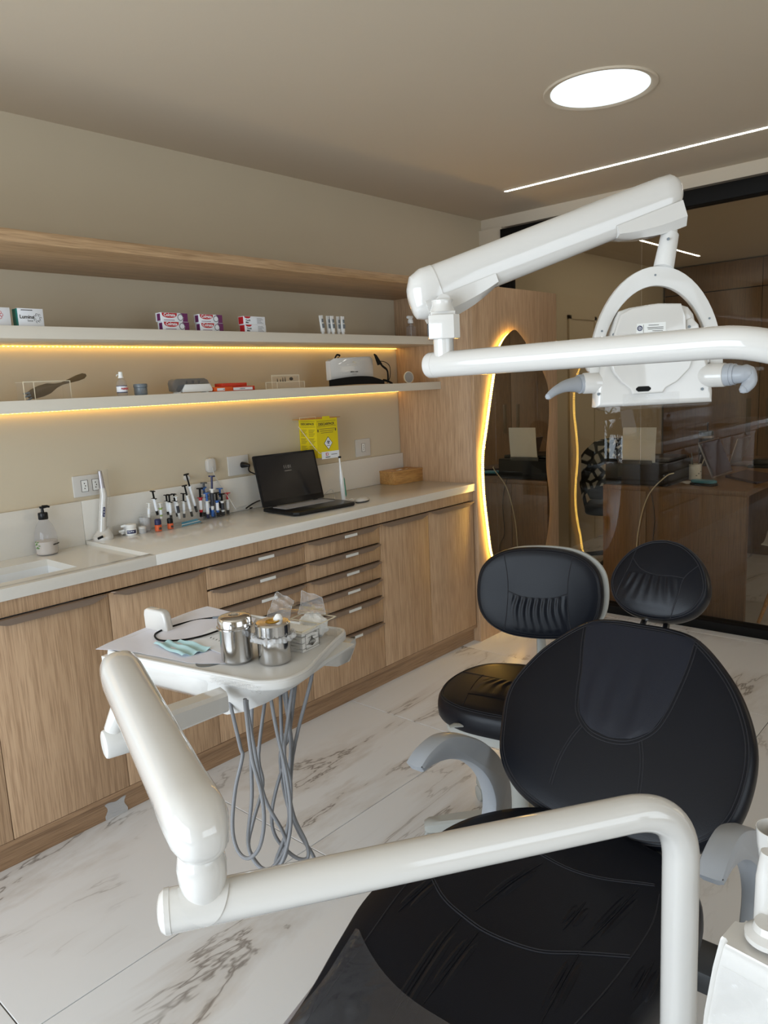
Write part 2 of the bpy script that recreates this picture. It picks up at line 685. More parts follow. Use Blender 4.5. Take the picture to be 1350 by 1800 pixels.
OAK_L, OAK_D = srgb(200, 168, 135), srgb(176, 144, 112)
M = dict(
    oak=wood('oak_veneer_upright', 2, OAK_L, OAK_D),
    oakx=wood('oak_veneer_lengthwise', 0, srgb(205, 172, 134), srgb(168, 136, 100)),
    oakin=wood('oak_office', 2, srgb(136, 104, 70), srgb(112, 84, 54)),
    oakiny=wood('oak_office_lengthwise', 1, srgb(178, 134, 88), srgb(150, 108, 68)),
    plinth=wood('oak_plinth', 0, srgb(176, 143, 110), srgb(142, 112, 84)),
    bamboo=wood('bamboo', 0, srgb(205, 160, 98), srgb(178, 130, 72), fine=0.5),
    wall=pm('wall_paint', srgb(204, 191, 167), 0.75, noise=0.03, nscale=3),
    ceiling=pm('ceiling_paint', srgb(210, 196, 175), 0.85, noise=0.02, nscale=2),
    shelf=pm('white_laminate', srgb(222, 216, 203), 0.4, noise=0.015, nscale=10),
    quartz=pm('quartz_counter', srgb(222, 219, 212), 0.14, noise=0.02, nscale=80),
    quartzsink=pm('quartz_sink', srgb(225, 226, 226), 0.2, noise=0.01, nscale=40),
    grout=pm('grout', srgb(84, 80, 76), 0.9, noise=0.1, nscale=60),
    marble=marble(),
    white=pm('white_enamel', srgb(204, 201, 196), 0.12, coat=0.6, noise=0.008, nscale=12),
    white2=pm('white_plastic', srgb(208, 206, 202), 0.3, noise=0.01, nscale=30),
    matte_white=pm('matte_white', srgb(235, 235, 232), 0.6, noise=0.02, nscale=60),
    grey=pm('grey_plastic', srgb(160, 164, 170), 0.35, noise=0.02, nscale=40),
    warmgrey=pm('warm_grey_plastic', srgb(168, 168, 162), 0.4, noise=0.02, nscale=40),
    darkgrey=pm('dark_grey', srgb(70, 72, 75), 0.4, noise=0.05, nscale=40),
    hose=pm('grey_hose', srgb(118, 118, 120), 0.45, noise=0.03, nscale=60),
    leather=pm('black_leather', (0.0036, 0.0047, 0.0085, 1), 0.34, bump=0.12, bscale=500, noise=0.15, nscale=8, spec=0.28),
    leather2=pm('black_leather_inset', (0.006, 0.0085, 0.017, 1), 0.40, bump=0.15, bscale=500, noise=0.2, nscale=9, spec=0.40),
    stitch=pm('black_thread', (0.020, 0.020, 0.024, 1), 0.6, noise=0.1, nscale=200, spec=0.25),
    black=pm('black_plastic', (0.008, 0.008, 0.009, 1), 0.3, noise=0.1, nscale=50, spec=0.3),
    mattblack=pm('matt_black', (0.004, 0.004, 0.004, 1), 0.6, noise=0.1, nscale=50, spec=0.2),
    steel=pm('stainless_steel', (0.60, 0.59, 0.58, 1), 0.13, metal=1.0, bump=0.12, bscale=25),
    handle=pm('bronze_aluminium', srgb(150, 132, 118), 0.38, metal=0.55, noise=0.05, nscale=30),
    chip=pm('pale_sticker', srgb(222, 222, 218), 0.4, noise=0.02, nscale=80),
    chrome=pm('chrome', (0.85, 0.85, 0.85, 1), 0.08, metal=1.0, noise=0.02, nscale=30),
    mirror=pm('mirror_silver', (0.86, 0.87, 0.86, 1), 0.01, metal=1.0, noise=0.005, nscale=2),
    acrylic=clear('clear_acrylic', (0.985, 0.985, 0.985, 1), 1.38, 0.03, haze=0.012),
    edge=pm('acrylic_edge', srgb(225, 215, 190), 0.3, noise=0.02, nscale=50),
    film=clear('cling_film', (0.99, 0.99, 0.99, 1), 1.4, 0.08, crinkle=0.5, cscale=90, haze=0.02),
    filmw=clear('scrunched_film', (0.85, 0.85, 0.85, 1), 1.7, 0.1, crinkle=1.0, cscale=300, haze=0.35),
    cover=clear('clear_vinyl', (0.85, 0.85, 0.87, 1), 1.75, 0.10, crinkle=0.8, cscale=5, haze=0.05, hazecol=(0.30, 0.30, 0.33, 1)),
    tint=clear('smoked_glass', (0.80, 0.765, 0.69, 1), 1.52, 0.0),
    led=emit('yellow_led', (1.0, 0.62, 0.12, 1), 11),
    led2=emit('yellow_led_gap', (1.0, 0.52, 0.07, 1), 3.2),
    ledw=emit('white_led', (1.0, 0.96, 0.90, 1), 26),
    ledm=emit('mirror_led', (1.0, 0.62, 0.12, 1), 30),
    ledm2=emit('mirror_led_gap', (1.0, 0.52, 0.07, 1), 7),
    pouch=clear('pouch_film', (0.97, 0.97, 0.97, 1), 1.5, 0.08, crinkle=0.5, cscale=60, haze=0.12),
    unitfilm=clear('unit_film', (0.99, 0.99, 0.99, 1), 1.35, 0.1, crinkle=0.25, cscale=40, haze=0.03),
    panel=emit('round_light_panel', (0.82, 0.94, 1.0, 1), 1.02),
    paper=pm('white_paper', srgb(226, 226, 236), 0.7, noise=0.02, nscale=20),
    paperw=pm('plain_paper', srgb(236, 240, 246), 0.7, noise=0.02, nscale=20),
    cloth=pm('mask_cloth', srgb(178, 212, 216), 0.8, noise=0.08, nscale=60),
    cotton=pm('cotton', srgb(240, 239, 236), 0.95, noise=0.05, nscale=120, bump=0.8, bscale=300),
    navy=pm('dark_print', srgb(50, 52, 60), 0.5, noise=0.05, nscale=60),
    ink=pm('dark_ink', srgb(62, 58, 50), 0.5, noise=0.05, nscale=60),
    red=pm('red_print', srgb(190, 28, 40), 0.35, noise=0.04, nscale=50),
    purple=pm('purple_print', srgb(104, 34, 92), 0.35, noise=0.04, nscale=50),
    teal=pm('teal_print', srgb(24, 130, 120), 0.4, noise=0.04, nscale=50),
    yellow=pm('yellow_card', srgb(226, 206, 20), 0.5, noise=0.04, nscale=30),
    kraft=pm('brown_card', srgb(190, 140, 70), 0.7, noise=0.06, nscale=60),
    orange=pm('orange_wrap', srgb(225, 92, 30), 0.3, noise=0.06, nscale=60),
    redwrap=pm('red_wrap', srgb(196, 52, 28), 0.25, noise=0.12, nscale=160, bump=0.5, bscale=200),
    blue=pm('blue_plastic', srgb(40, 100, 180), 0.3, noise=0.03, nscale=60),
    cyan=pm('cyan_case', srgb(70, 150, 180), 0.4, noise=0.05, nscale=60),
    navyp=pm('navy_plastic', srgb(30, 34, 80), 0.3, noise=0.03, nscale=60),
    green=pm('green_plastic', srgb(60, 125, 100), 0.4, noise=0.05, nscale=60),
    leafgreen=pm('leaf_green', srgb(96, 140, 70), 0.5, noise=0.2, nscale=20),
    lime=pm('lime_liquid', srgb(150, 180, 80), 0.3, noise=0.05, nscale=60),
    brown=pm('brown_horn', srgb(96, 78, 52), 0.35, noise=0.15, nscale=40),
    gold=pm('gold_ring', srgb(200, 160, 70), 0.25, metal=0.9, noise=0.05, nscale=60),
    silver=pm('silver_aluminium', srgb(170, 165, 168), 0.35, metal=0.7, noise=0.03, nscale=60),
    screen=pm('dark_screen', (0.010, 0.010, 0.012, 1), 0.16, noise=0.2, nscale=6),
    screen2=pm('plum_screen', srgb(72, 62, 74), 0.2, noise=0.1, nscale=6),
    keys=pm('grey_keys', srgb(170, 170, 174), 0.5, noise=0.05, nscale=100),
    soap=clear('clear_bottle', (0.93, 0.93, 0.94, 1), 1.42, 0.05, haze=0.10, hazecol=(0.7, 0.7, 0.72, 1)),
    soapliq=pm('pale_soap', srgb(205, 196, 186), 0.3, noise=0.03, nscale=40),
    frost=clear('frosted_cup', (0.85, 0.85, 0.85, 1), 1.4, 0.2, haze=0.45),
    jargrey=pm('grey_jar', srgb(112, 120, 126), 0.35, noise=0.05, nscale=60),
    smoke=clear('smoke_lid', (0.45, 0.47, 0.50, 1), 1.5, 0.05, haze=0.15, crinkle=0.4, cscale=120, hazecol=(0.5, 0.5, 0.5, 1)),
    disc=pm('grey_disc', srgb(150, 145, 138), 0.5, noise=0.03, nscale=40),
    reflection_cloth=pm('reflection_cloth', (0.02, 0.02, 0.02, 1), 0.8),
)
# black cloth, leafy window reflection painted into its colour as pale spots
nt = M['reflection_cloth'].node_tree
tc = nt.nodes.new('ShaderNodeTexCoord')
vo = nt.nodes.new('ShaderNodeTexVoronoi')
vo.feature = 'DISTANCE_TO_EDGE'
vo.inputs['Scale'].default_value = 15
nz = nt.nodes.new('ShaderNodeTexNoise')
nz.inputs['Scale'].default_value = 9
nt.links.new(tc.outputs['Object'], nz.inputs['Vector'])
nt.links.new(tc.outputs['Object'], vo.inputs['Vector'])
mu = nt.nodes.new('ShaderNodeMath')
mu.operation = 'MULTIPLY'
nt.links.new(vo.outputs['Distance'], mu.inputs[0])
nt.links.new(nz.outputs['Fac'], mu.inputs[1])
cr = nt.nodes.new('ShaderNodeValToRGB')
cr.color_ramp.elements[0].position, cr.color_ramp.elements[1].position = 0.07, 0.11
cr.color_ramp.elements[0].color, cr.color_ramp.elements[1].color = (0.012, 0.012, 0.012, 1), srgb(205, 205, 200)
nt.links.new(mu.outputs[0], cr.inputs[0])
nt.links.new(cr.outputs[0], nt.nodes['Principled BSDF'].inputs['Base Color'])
# ================================================================ SETTING
GX = 4.28          # glass plane
WY = 2.873         # cabinet wall
ZC = 2.483
sbox('wall_left', (-1.8, GX + .03, WY, WY + .12, 0, ZC + .1), M['wall'])
sbox('wall_office_left', (GX + .03, 7.95, 3.06, 3.18, 0, 2.6), M['wall'])
sbox('wall_office_return', (GX + .03, GX + .13, WY, 3.06, 0, 2.6), M['wall'])
sbox('wall_right', (-1.8, 7.95, -2.62, -2.5, 0, ZC + .1), M['wall'])
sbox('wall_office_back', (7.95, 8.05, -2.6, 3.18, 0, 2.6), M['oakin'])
# shop-front wall behind the photographer: low sill, piers and head round the opening
for i, d in enumerate([(-1.92, -1.8, -2.6, -.30, 0, 2.6), (-1.92, -1.8, 2.5, 2.99, 0, 2.6), (-1.92, -1.8, -.30, 2.5, 0, .18), (-1.92, -1.8, -.30, 2.5, 2.12, 2.6)]):
    sbox('wall_back', d, M['wall'])
b = B()
for y in (-.30, .62, 1.54, 2.46):
    box(b, -1.88, -1.83, y, y + .045, .18, 2.12)
box(b, -1.88, -1.83, -.3, 2.5, .18, .22)
box(b, -1.88, -1.83, -.3, 2.5, 2.08, 2.12)
struct('window_1', b, M['mattblack'])
# ceiling with a round hole for the lamp is not needed: the lamp's ring and panel sit just below it
sbox('ceiling', (-1.8, GX, -2.6, WY + .1, ZC, ZC + .1), M['ceiling'])
sbox('ceiling_office', (GX, 8.0, -2.6, 3.15, ZC, ZC + .1), M['ceiling'])
sbox('trim_1', (GX - .003, GX + .12, -2.6, WY, 2.415, ZC), M['ceiling'])
sbox('trim_2', (GX - .03, GX + .09, WY - .17, WY, 0, 2.415), M['ceiling'])

# floor: grout bed and single tiles
fl = sbox('floor', (-1.8, 8.0, -2.6, 3.1, -.05, -.004), M['grout'])
tb = B()
box(tb, 0, .902, 0, .897, -.012, 0, .0012, seg=1)
tile0 = None
px_, py_ = .905, .900
for i in range(-3, 9):
    for j in range(-5, 2):
        x0, y0 = .5415 + .905 * i, 1.6955 + .9 * j
        if x0 < -1.9 or y0 > 3.0 or x0 > 7.9:
            continue
        if tile0 is None:
            tile0 = obj('floor_tile', tb, M['marble'], fl, smooth=0)
            tile0.location = (x0 + .451, y0 + .4485, -.012)
        else:
            o = tile0.copy()
            COL.objects.link(o)
            o.location = (x0 + .451, y0 + .4485, -.012)

# glass partition
TYB = 2.332
gw = thing('glass_partition', 'smoked glass partition between the treatment room and the office', 'partition', (GX, .6, 0))
b = B()
box(b, GX - .05, GX + .05, -2.5, TYB, 0, .052, .002)
obj('bottom_track', b, M['mattblack'], gw, label='black floor track')
b = B()
box(b, GX - .05, GX + .05, -2.5, 2.70, 2.315, 2.395, .002)
obj('top_track', b, M['mattblack'], gw, label='black head track')
b = B()
box(b, GX - .05, GX + .05, 2.655, 2.715, 1.966, 2.32, .002)
obj('frame_post', b, M['mattblack'], gw)
for y0, y1 in ((1.803, 2.66), (.80, 1.797), (-.2, .794), (-1.2, -.206), (-2.2, -1.206)):
    b = B()
    box(b, GX - .004, GX + .004, y0, y1, .045, 2.32)
    obj('pane', b, M['tint'], gw, smooth=0)
b = B()
cyl(b, (GX - .006, 1.80, .05), (GX - .006, 1.80, 2.32), .003, 8)
obj('joint', b, M['acrylic'], gw)

# ---------------------------------------------------------------- ceiling lamps
c = V((2.765, 1.325, ZC))
rl = thing('round_ceiling_light', 'round recessed ceiling light with a glowing pale blue panel', 'ceiling light', c)
b = B()
lathe(b, [(.203, 0), (.203, -.004), (.200, -.007), (.190, -.007), (.176, .0), (.176, -.001)], 72, Matrix.Translation(c))
obj('rim', b, M['ceiling'], rl)
b = B()
lathe(b, [(.176, -.0005), (.176, -.003), (0, -.003)], 72, Matrix.Translation(c))
obj('light_panel', b, M['panel'], rl, label='lit pale blue disc')


def lineled(label, x0, x1, y0, y1):
    t = thing('linear_ceiling_light', label, 'ceiling light', ((x0 + x1) / 2, (y0 + y1) / 2, ZC))
    b = B()
    box(b, x0, x1, y0, y1, ZC - .003, ZC - .0015)
    obj('diffuser', b, M['ledw'], t)
    b = B()
    e = .004
    box(b, x0 - e, x1 + e, y0 - e, y1 + e, ZC - .0015, ZC)
    obj('profile', b, M['white2'], t)


lineled('thin white light line in the treatment room ceiling before the glass', 3.748, 3.762, -1.8, 2.358)
lineled('thin light line in the office ceiling pointing away from the glass', 5.3, 7.25, 2.505, 2.523)
lineled('thin light line in the office ceiling running along the glass', 5.09, 5.107, -1.8, 2.2)

# ================================================================ TALL OAK UNIT, SHELVES
TX, TY = 3.365, 2.334
tu = thing('tall_cabinet', 'tall oak end cabinet carrying the wavy backlit mirror, beside the glass', 'cabinet', (3.8, 2.6, 0))
b = B()
box(b, TX, TX + .02, TY + .02, WY - .003, 0, 1.962, .0008)
obj('side_panel', b, M['oak'], tu)
b = B()
box(b, TX, GX - .008, TY, TY + .0195, 0, 1.962, .0008)
obj('front_panel', b, M['oak'], tu)
b = B()
box(b, TX + .02, GX - .008, TY + .02, WY - .003, 1.94, 1.962)
obj('top_panel', b, M['oakx'], tu)

b = B()
box(b, -1.0, TX - .001, 2.376, WY, 1.936, 1.973, .0008)
tag(obj('oak_shelf', b, M['oakx']), 'thick oak shelf, highest on the cabinet wall and empty', 'shelf')
SY = 2.554
Z1, Z2 = 1.707, 1.465
for z, lab in ((Z1, 'white wall shelf holding boxes of toothpaste, below the oak shelf'), (Z2, 'lower white wall shelf holding the face shield and small jars')):
    b = B()
    box(b, -1.0, TX - .001, SY, WY - .001, z - .041, z, .0008)
    tag(obj('wall_shelf', b, M['shelf']), lab, 'shelf')


def led_ribbon(name, pts, wdir, width, label, cat_='led strip', parent=None, step=.0165, thick=.0015, mats=('led', 'led2')):
    """alternating bright and dim patches along a path"""
    pts = [V(p) for p in pts]
    # resample
    L = [0]
    for a, c_ in zip(pts, pts[1:]):
        L.append(L[-1] + (c_ - a).length)
    n = int(L[-1] / (step / 2))
    rs = []
    j = 0
    for k in range(n + 1):
        s = L[-1] * k / n
        while j < len(L) - 2 and L[j + 1] < s:
            j += 1
        f = (s - L[j]) / max(L[j + 1] - L[j], 1e-9)
        rs.append(pts[j].lerp(pts[j + 1], f))
    t = bmesh.new()
    wd = V(wdir).normalized() * width / 2
    vs = [(t.verts.new(p - wd), t.verts.new(p + wd)) for p in rs]
    for k in range(n):
        f = t.faces.new((vs[k][0], vs[k + 1][0], vs[k + 1][1], vs[k][1]))
        f.material_index = k % 2
    t.normal_update()
    bmesh.ops.solidify(t, geom=t.faces[:], thickness=thick)
    o = obj(name, t, [M[mats[0]], M[mats[1]]], parent, smooth=0)
    if parent is None:
        tag(o, label, cat_)
    return o


for z, lab in ((Z1, 'glowing yellow led strip under the toothpaste shelf'), (Z2, 'glowing yellow led strip under the lower white shelf')):
    led_ribbon('led_strip', [(-.9, WY - .012, z - .0435), (TX - .004, WY - .012, z - .0435)], (0, 1, 0), .007, lab)

# ---------------------------------------------------------------- wavy mirror with backlight
MY = TY - .035
mo = [(867, 975), (861, 935), (853, 860), (852, 800), (857, 760), (865, 700), (872, 650), (876, 620), (886, 597), (898, 583), (906, 580), (914, 588), (924, 602), (934, 622), (948, 642), (957, 660), (963, 680), (965, 705), (965, 735), (962, 768), (960, 800), (961, 830), (965, 865), (966, 900), (963, 935), (958, 965), (950, 1010), (925, 1035), (900, 1035), (880, 1015)]
mp3 = [ony(x, y, MY) for x, y in mo]
mp = [V((p.x, p.z, 0)) for p in mp3]
msm = cat(mp, 5, closed=True)
mir = thing('wavy_mirror', 'tall wavy mirror with a yellow backlight on the oak cabinet front', 'mirror', (3.8, MY, msm[0].y - .1))
MF = frame(V((0, MY, 0)), V((1, 0, 0)), V((0, 0, 1)), V((0, -1, 0)))
b = B()
prism(b, [(p.x, p.y) for p in msm], -.004, 0, MF)
obj('mirror_glass', b, M['mirror'], mir, smooth=0)
cen = sum(msm, V((0, 0, 0))) / len(msm)
b = B()


def inset(pl, d):
    out = []
    n = len(pl)
    for i in range(n):
        a, c_ = pl[i - 1], pl[(i + 1) % n]
        tdir = (c_ - a).normalized()
        nrm = V((-tdir.y, tdir.x, 0))
        if nrm.dot(cen - pl[i]) < 0 and False:
            nrm = -nrm
        out.append(pl[i] + nrm * d)
    return out


area2 = sum(msm[i].x * msm[(i + 1) % len(msm)].y - msm[(i + 1) % len(msm)].x * msm[i].y for i in range(len(msm)))
sg = 1 if area2 > 0 else -1
ins = inset(msm, sg * .016)
prism(b, [(p.x, p.y) for p in ins], -.034, -.005, MF)
obj('mirror_backing', b, M['white2'], mir, smooth=0)
ins2 = inset(msm, sg * .012)
pts = [MF @ V((p.x, p.y, -.018)) for p in ins2]
led_ribbon('backlight', pts + [pts[0]], (0, 1, 0), .017, '', parent=mir, step=.011, mats=('ledm', 'ledm2'))

# ================================================================ BASE CABINETS
FY = 2.355
XS = [-.40, .0, .80 - .4, .80, 1.2, 1.594, 2.098, 2.58, 2.955, 3.353]
sbox('baseboard_left', (-1.0, TX - .001, 2.383, 2.40, 0, .10), M['plinth'])
sbox('trim_3', (-1.0, TX - .004, FY + .006, FY + .024, .812, .866), M['oak'])
sbox('trim_4', (-1.0, TX - .004, FY + .002, 2.40, .082, .099), M['plinth'])


def handle_bm(x0, x1, ztop):
    """long bronze pull whose ends sweep up"""
    b = B()
    n = 8
    top = [(x0 + .012, ztop), (x1 - .012, ztop)]
    low = []
    for k in range(n + 1):
        t = k / n
        low.append((x1 - .012 - .06 * t, ztop - .006 - .014 * (3 * t * t - 2 * t ** 3)))
    for k in range(n + 1):
        t = 1 - k / n
        low.append((x0 + .012 + .06 * t, ztop - .006 - .014 * (3 * t * t - 2 * t ** 3)))
    ol = [top[0], top[1]] + low
    FM = frame(V((0, FY - .018, 0)), V((1, 0, 0)), V((0, 0, 1)), V((0, -1, 0)))
    prism(b, ol, -.0025, 0, FM)
    # flat top flange back to the front
    fl_ = [(x0 + .012, 0), (x1 - .012, 0), (x1 - .03, .016), (x1 - .07, .0195), (x0 + .07, .0195), (x0 + .03, .016)]
    FT = frame(V((0, FY, ztop - .0015)), V((1, 0, 0)), V((0, -1, 0)), V((0, 0, -1)))
    prism(b, fl_, -.002, 0, FT)
    return b


def panel(parent, name, x0, x1, z0, z1, handle=True, chip=False, pulls=None):
    g = .0012
    b = B()
    box(b, x0 + g, x1 - g, FY, FY + .018, z0 + g, z1 - (.007 if handle else g), .0008)
    p = obj(name, b, M['oak'], parent)
    if handle:
        h = obj('handle', handle_bm(x0, x1, z1 - .004), M['handle'], p)
        if chip:
            b = B()
            xm = (x0 + x1) / 2 + .03
            box(b, xm - .04, xm + .04, FY - .0195, FY - .018, z1 - .0225, z1 - .0105)
            obj('sticker', b, M['chip'], p, label='pale sticker on the pull')
    return p


def carcass(t, x0, x1):
    b = B()
    box(b, x0 + .001, x1 - .001, FY + .020, WY - .03, .10, .740 if x1 < 1.7 and x1 != 2.098 else .860)
    obj('body', b, M['mattblack'], t, smooth=0)


cabs = [(.0, .40, .80, 'oak sink cabinet cut off by the left edge of the picture'),
        (.80, 1.2, 1.594, 'two-door oak base cabinet under the sink, behind the instrument tray'),
        (2.58, 2.955, 3.353, 'two-door oak base cabinet beside the tall mirror cabinet')]
for x0, xm, x1, lab in cabs:
    t = thing('base_cabinet', lab, 'cabinet', ((x0 + x1) / 2, 2.6, .1))
    carcass(t, x0, x1)
    panel(t, 'door', x0, xm, .10, .812)
    panel(t, 'door', xm, x1, .10, .812)
zs = [.812, .722, .637, .551, .464, .334, .10]
for x0, x1, lab in ((1.594, 2.098, 'oak drawer cabinet behind the instrument tray, six drawers'), (2.098, 2.58, 'oak drawer cabinet next to the two-door cabinet under the tissue box, six drawers')):
    t = thing('drawer_cabinet', lab, 'cabinet', ((x0 + x1) / 2, 2.6, .1))
    carcass(t, x0, x1)
    for k in range(6):
        panel(t, 'drawer', x0, x1, zs[k + 1], zs[k], True, True)
# tape patch on the plinth
b = B()
p0 = ony(204, 1421, 2.383)


def patch(u, v):
    x = (u - .5) * .075 * (1 + .15 * math.sin(7 * v))
    z = (v - .5) * .062 * (1 + .1 * math.sin(9 * u))
    return V((p0.x + x, 2.3815 - .0012 * abs(math.sin(19 * v + 3 * u)), p0.z + z))


sheet(b, patch, 10, 16, .0004)
tag(obj('tape_patch', b, M['filmw']), 'crumpled silver tape patch on the wooden plinth near the floor', 'tape')

# ---------------------------------------------------------------- worktop
CF, ZT, ZS, ZB = 2.340, .905, .890, .866
ct = thing('worktop', 'long white stone worktop with a sunk sink end, on the oak cabinets', 'worktop', (2, 2.6, ZB))
SX = 1.385
b = B()
box(b, SX, TX - .002, CF, WY - .023, ZB, ZT, .001)
obj('top_slab', b, M['quartz'], ct)
b = B()
hx0, hx1, hy0, hy1 = .1, 1.168, 2.49, 2.722
box(b, -1, SX - .0005, CF, CF + .04, ZB, ZT, .001)
box(b, -1, hx0, CF + .04, WY - .002, ZB, ZS)
box(b, hx1, SX - .0005, CF + .04, WY - .002, ZB, ZS)
box(b, hx0, hx1, CF + .04, hy0, ZB, ZS)
box(b, hx0, hx1, hy1, WY - .002, ZB, ZS)
obj('sunk_slab', b, M['quartz'], ct, label='sunk wet area left of the step')
b = B()
box(b, hx0, hx1, hy0 - .006, hy0, .76, ZB)
box(b, hx0, hx1, hy1, hy1 + .006, .76, ZB)
box(b, hx1, hx1 + .006, hy0 - .006, hy1 + .006, .76, ZB)
box(b, hx0 - .006, hx0, hy0 - .006, hy1 + .006, .76, ZB)
box(b, hx0, hx1, hy0, hy1, .75, .76)
obj('basin', b, M['quartzsink'], ct)
b = B()
box(b, SX + .0005, TX - .002, WY - .022, WY, ZT, 1.064, .0008)
struct('trim_5', b, M['quartz'])
b = B()
box(b, -1, SX - .0005, WY - .022, WY, ZS, 1.064, .0008)
struct('trim_6', b, M['quartz'])

# ================================================================ THINGS ON THE SHELVES
YI = 2.585


def xof(px, py, y=YI):
    return ony(px, py, y).x


def print_on(parent, x, y, z, s, size, mat, nm='lettering', bold=.0, rx=0, label=None, align='CENTER'):
    b = B()
    FM = frame(V((x, y, z)), V((1, 0, 0)), V((0, 0, 1)), V((0, -1, 0)))
    text(b, s, size, FM, .0002, align, bold)
    return obj(nm, b, M[mat], parent, label=label, smooth=0)


def carton(lab, x0, x1, y, h, d, zb, side, front='paperw', sidew=.0):
    t = thing('carton', lab, 'box', ((x0 + x1) / 2, y + d / 2, zb))
    b = B()
    box(b, x0, x1, y, y + d, zb, zb + h, .0006)
    obj('body', b, M[front], t)
    if side:
        b = B()
        box(b, x0 - .0004, x0 + .0002, y + .0006, y + d - .0006, zb + .0006, zb + h - .0006)
        obj('side_print', b, M[side], t, label=side.split('_')[0] + ' printed end')
    return t


# two tall cartons at the left
x0, x1 = xof(-30, 569), xof(20, 569)
t = carton('white carton with a red rosette, at the left edge of the upper white shelf', x0, x1, YI, .060, .03, Z1, None)
b = B()
FM = frame(V((x0 + (x1 - x0) * .58, YI - .0002, Z1 + .036)), V((1, 0, 0)), V((0, 0, 1)), V((0, -1, 0)))
for k in range(6):
    a = k * math.pi / 3
    tube(b, [FM @ V((.009 * math.cos(a) + .005 * math.cos(q * math.pi / 4), .009 * math.sin(a) + .005 * math.sin(q * math.pi / 4), 0)) for q in range(9)], .0008, 5, False)
obj('emblem', b, M['red'], t)
x0, x1 = xof(33, 569), xof(78, 570)
t = carton('white carton with a teal end and a dotted ring, upper white shelf', x0, x1, YI, .060, .04, Z1, 'teal')
print_on(t, x0 + (x1 - x0) * .34, YI - .0003, Z1 + .032, 'Lumina', .0165, 'ink', bold=.0004)
print_on(t, x0 + (x1 - x0) * .46, YI - .0003, Z1 + .020, 'Sensi', .009, 'ink')
b = B()
FM = frame(V((x0 + (x1 - x0) * .76, YI - .0002, Z1 + .029)), V((1, 0, 0)), V((0, 0, 1)), V((0, -1, 0)))
for k in range(7):
    a = k * 2 * math.pi / 7
    tube(b, [FM @ V((.010 * math.cos(a) + .0035 * math.cos(q * math.pi / 4), .012 * math.sin(a) + .0035 * math.sin(q * math.pi / 4), 0)) for q in range(7)], .0007, 5, False)
obj('emblem', b, M['navy'], t)
b = B()
box(b, x0 + .012, x0 + .05, YI - .0003, YI, Z1 + .053, Z1 + .0555)
obj('small_print', b, M['ink'], t)


def paste(lab, xa, xb, z, kind, grp):
    h, d = .0335, .036
    t = thing('toothpaste_box', lab, 'box', ((xa + xb) / 2, YI + d / 2, z), grp)
    w_ = xb - xa
    b = B()
    box(b, xa, xb, YI, YI + d, z, z + h, .0005)
    obj('body', b, M['paperw'], t)
    FM = frame(V((xa, YI - .0002, z)), V((1, 0, 0)), V((0, 0, 1)), V((0, -1, 0)))
    if kind == 'p':
        n = 12
        ol = [(w_ * .04, h - .001)] + [(w_ * (.32 - .28 * math.cos(math.pi * k / n)), h - .001 - .019 * math.sin(math.pi * k / n) ** .6) for k in range(1, n)] + [(w_ * .60, h - .001)]
        b = B()
        prism(b, ol[::-1], 0, .0003, FM)
        obj('red_shield', b, M['red'], t, smooth=0)
        b = B()
        text(b, 'Colgate', .0165, FM @ Matrix.Translation((w_ * .32, h - .009, .0004)), .0002, 'CENTER', .0005)
        obj('lettering', b, M['paperw'], t, smooth=0, label='white lettering on red')
        b = B()
        prism(b, [(w_ * .80, .0006), (w_ * .995, .0006), (w_ * .995, h - .0006), (w_ * .72, h - .0006), (w_ * .80, h * .8), (w_ * .84, h * .5)], 0, .0003, FM)
        box(b, xb - .0002, xb + .0003, YI, YI + d, z + .0006, z + h - .0006)
        obj('purple_end', b, M['purple'], t, smooth=0)
        b = B()
        lathe(b, [(.0125, 0), (.0125, .0006), (.0105, .0006)], 24, FM @ Matrix.Translation((w_ * .72, h * .5, 0)))
        obj('ring', b, M['navy'], t, smooth=0)
        b = B()
        lathe(b, [(.0103, 0), (.0103, .0009)], 24, FM @ Matrix.Translation((w_ * .72, h * .5, 0)))
        obj('ring_face', b, M['paperw'], t, smooth=0)
        b = B()
        box(b, xa + w_ * .1, xa + w_ * .5, YI - .0003, YI, z + .0045, z + .0065)
        box(b, xa - .0003, xa, YI + .004, YI + d - .010, z + .003, z + h - .004)
        obj('purple_print', b, M['purple'], t, smooth=0)
    else:
        b = B()
        box(b, xa - .0003, xa, YI + .002, YI + d - .002, z + .002, z + h - .002)
        prism(b, [(w_ * .03, h - .001), (w_ * .07, h - .007), (w_ * .13, h - .009), (w_ * .24, h - .009), (w_ * .30, h - .006), (w_ * .33, h - .001)][::-1], 0, .0003, FM)
        obj('red_print', b, M['red'], t, smooth=0)
        b = B()
        text(b, 'Tooth', .010, FM @ Matrix.Translation((w_ * .2, h * .5, .0001)), .0002, 'CENTER', .0003)
        text(b, 'Mint', .009, FM @ Matrix.Translation((w_ * .16, h * .22, .0001)), .0002, 'CENTER', .0003)
        for k in range(5):
            box(b, xa + w_ * .62, xa + w_ * (.9 - .05 * (k % 3)), YI - .0003, YI, z + .005 + .005 * k, z + .0062 + .005 * k)
        obj('dark_print', b, M['navy'], t, smooth=0)
    return t


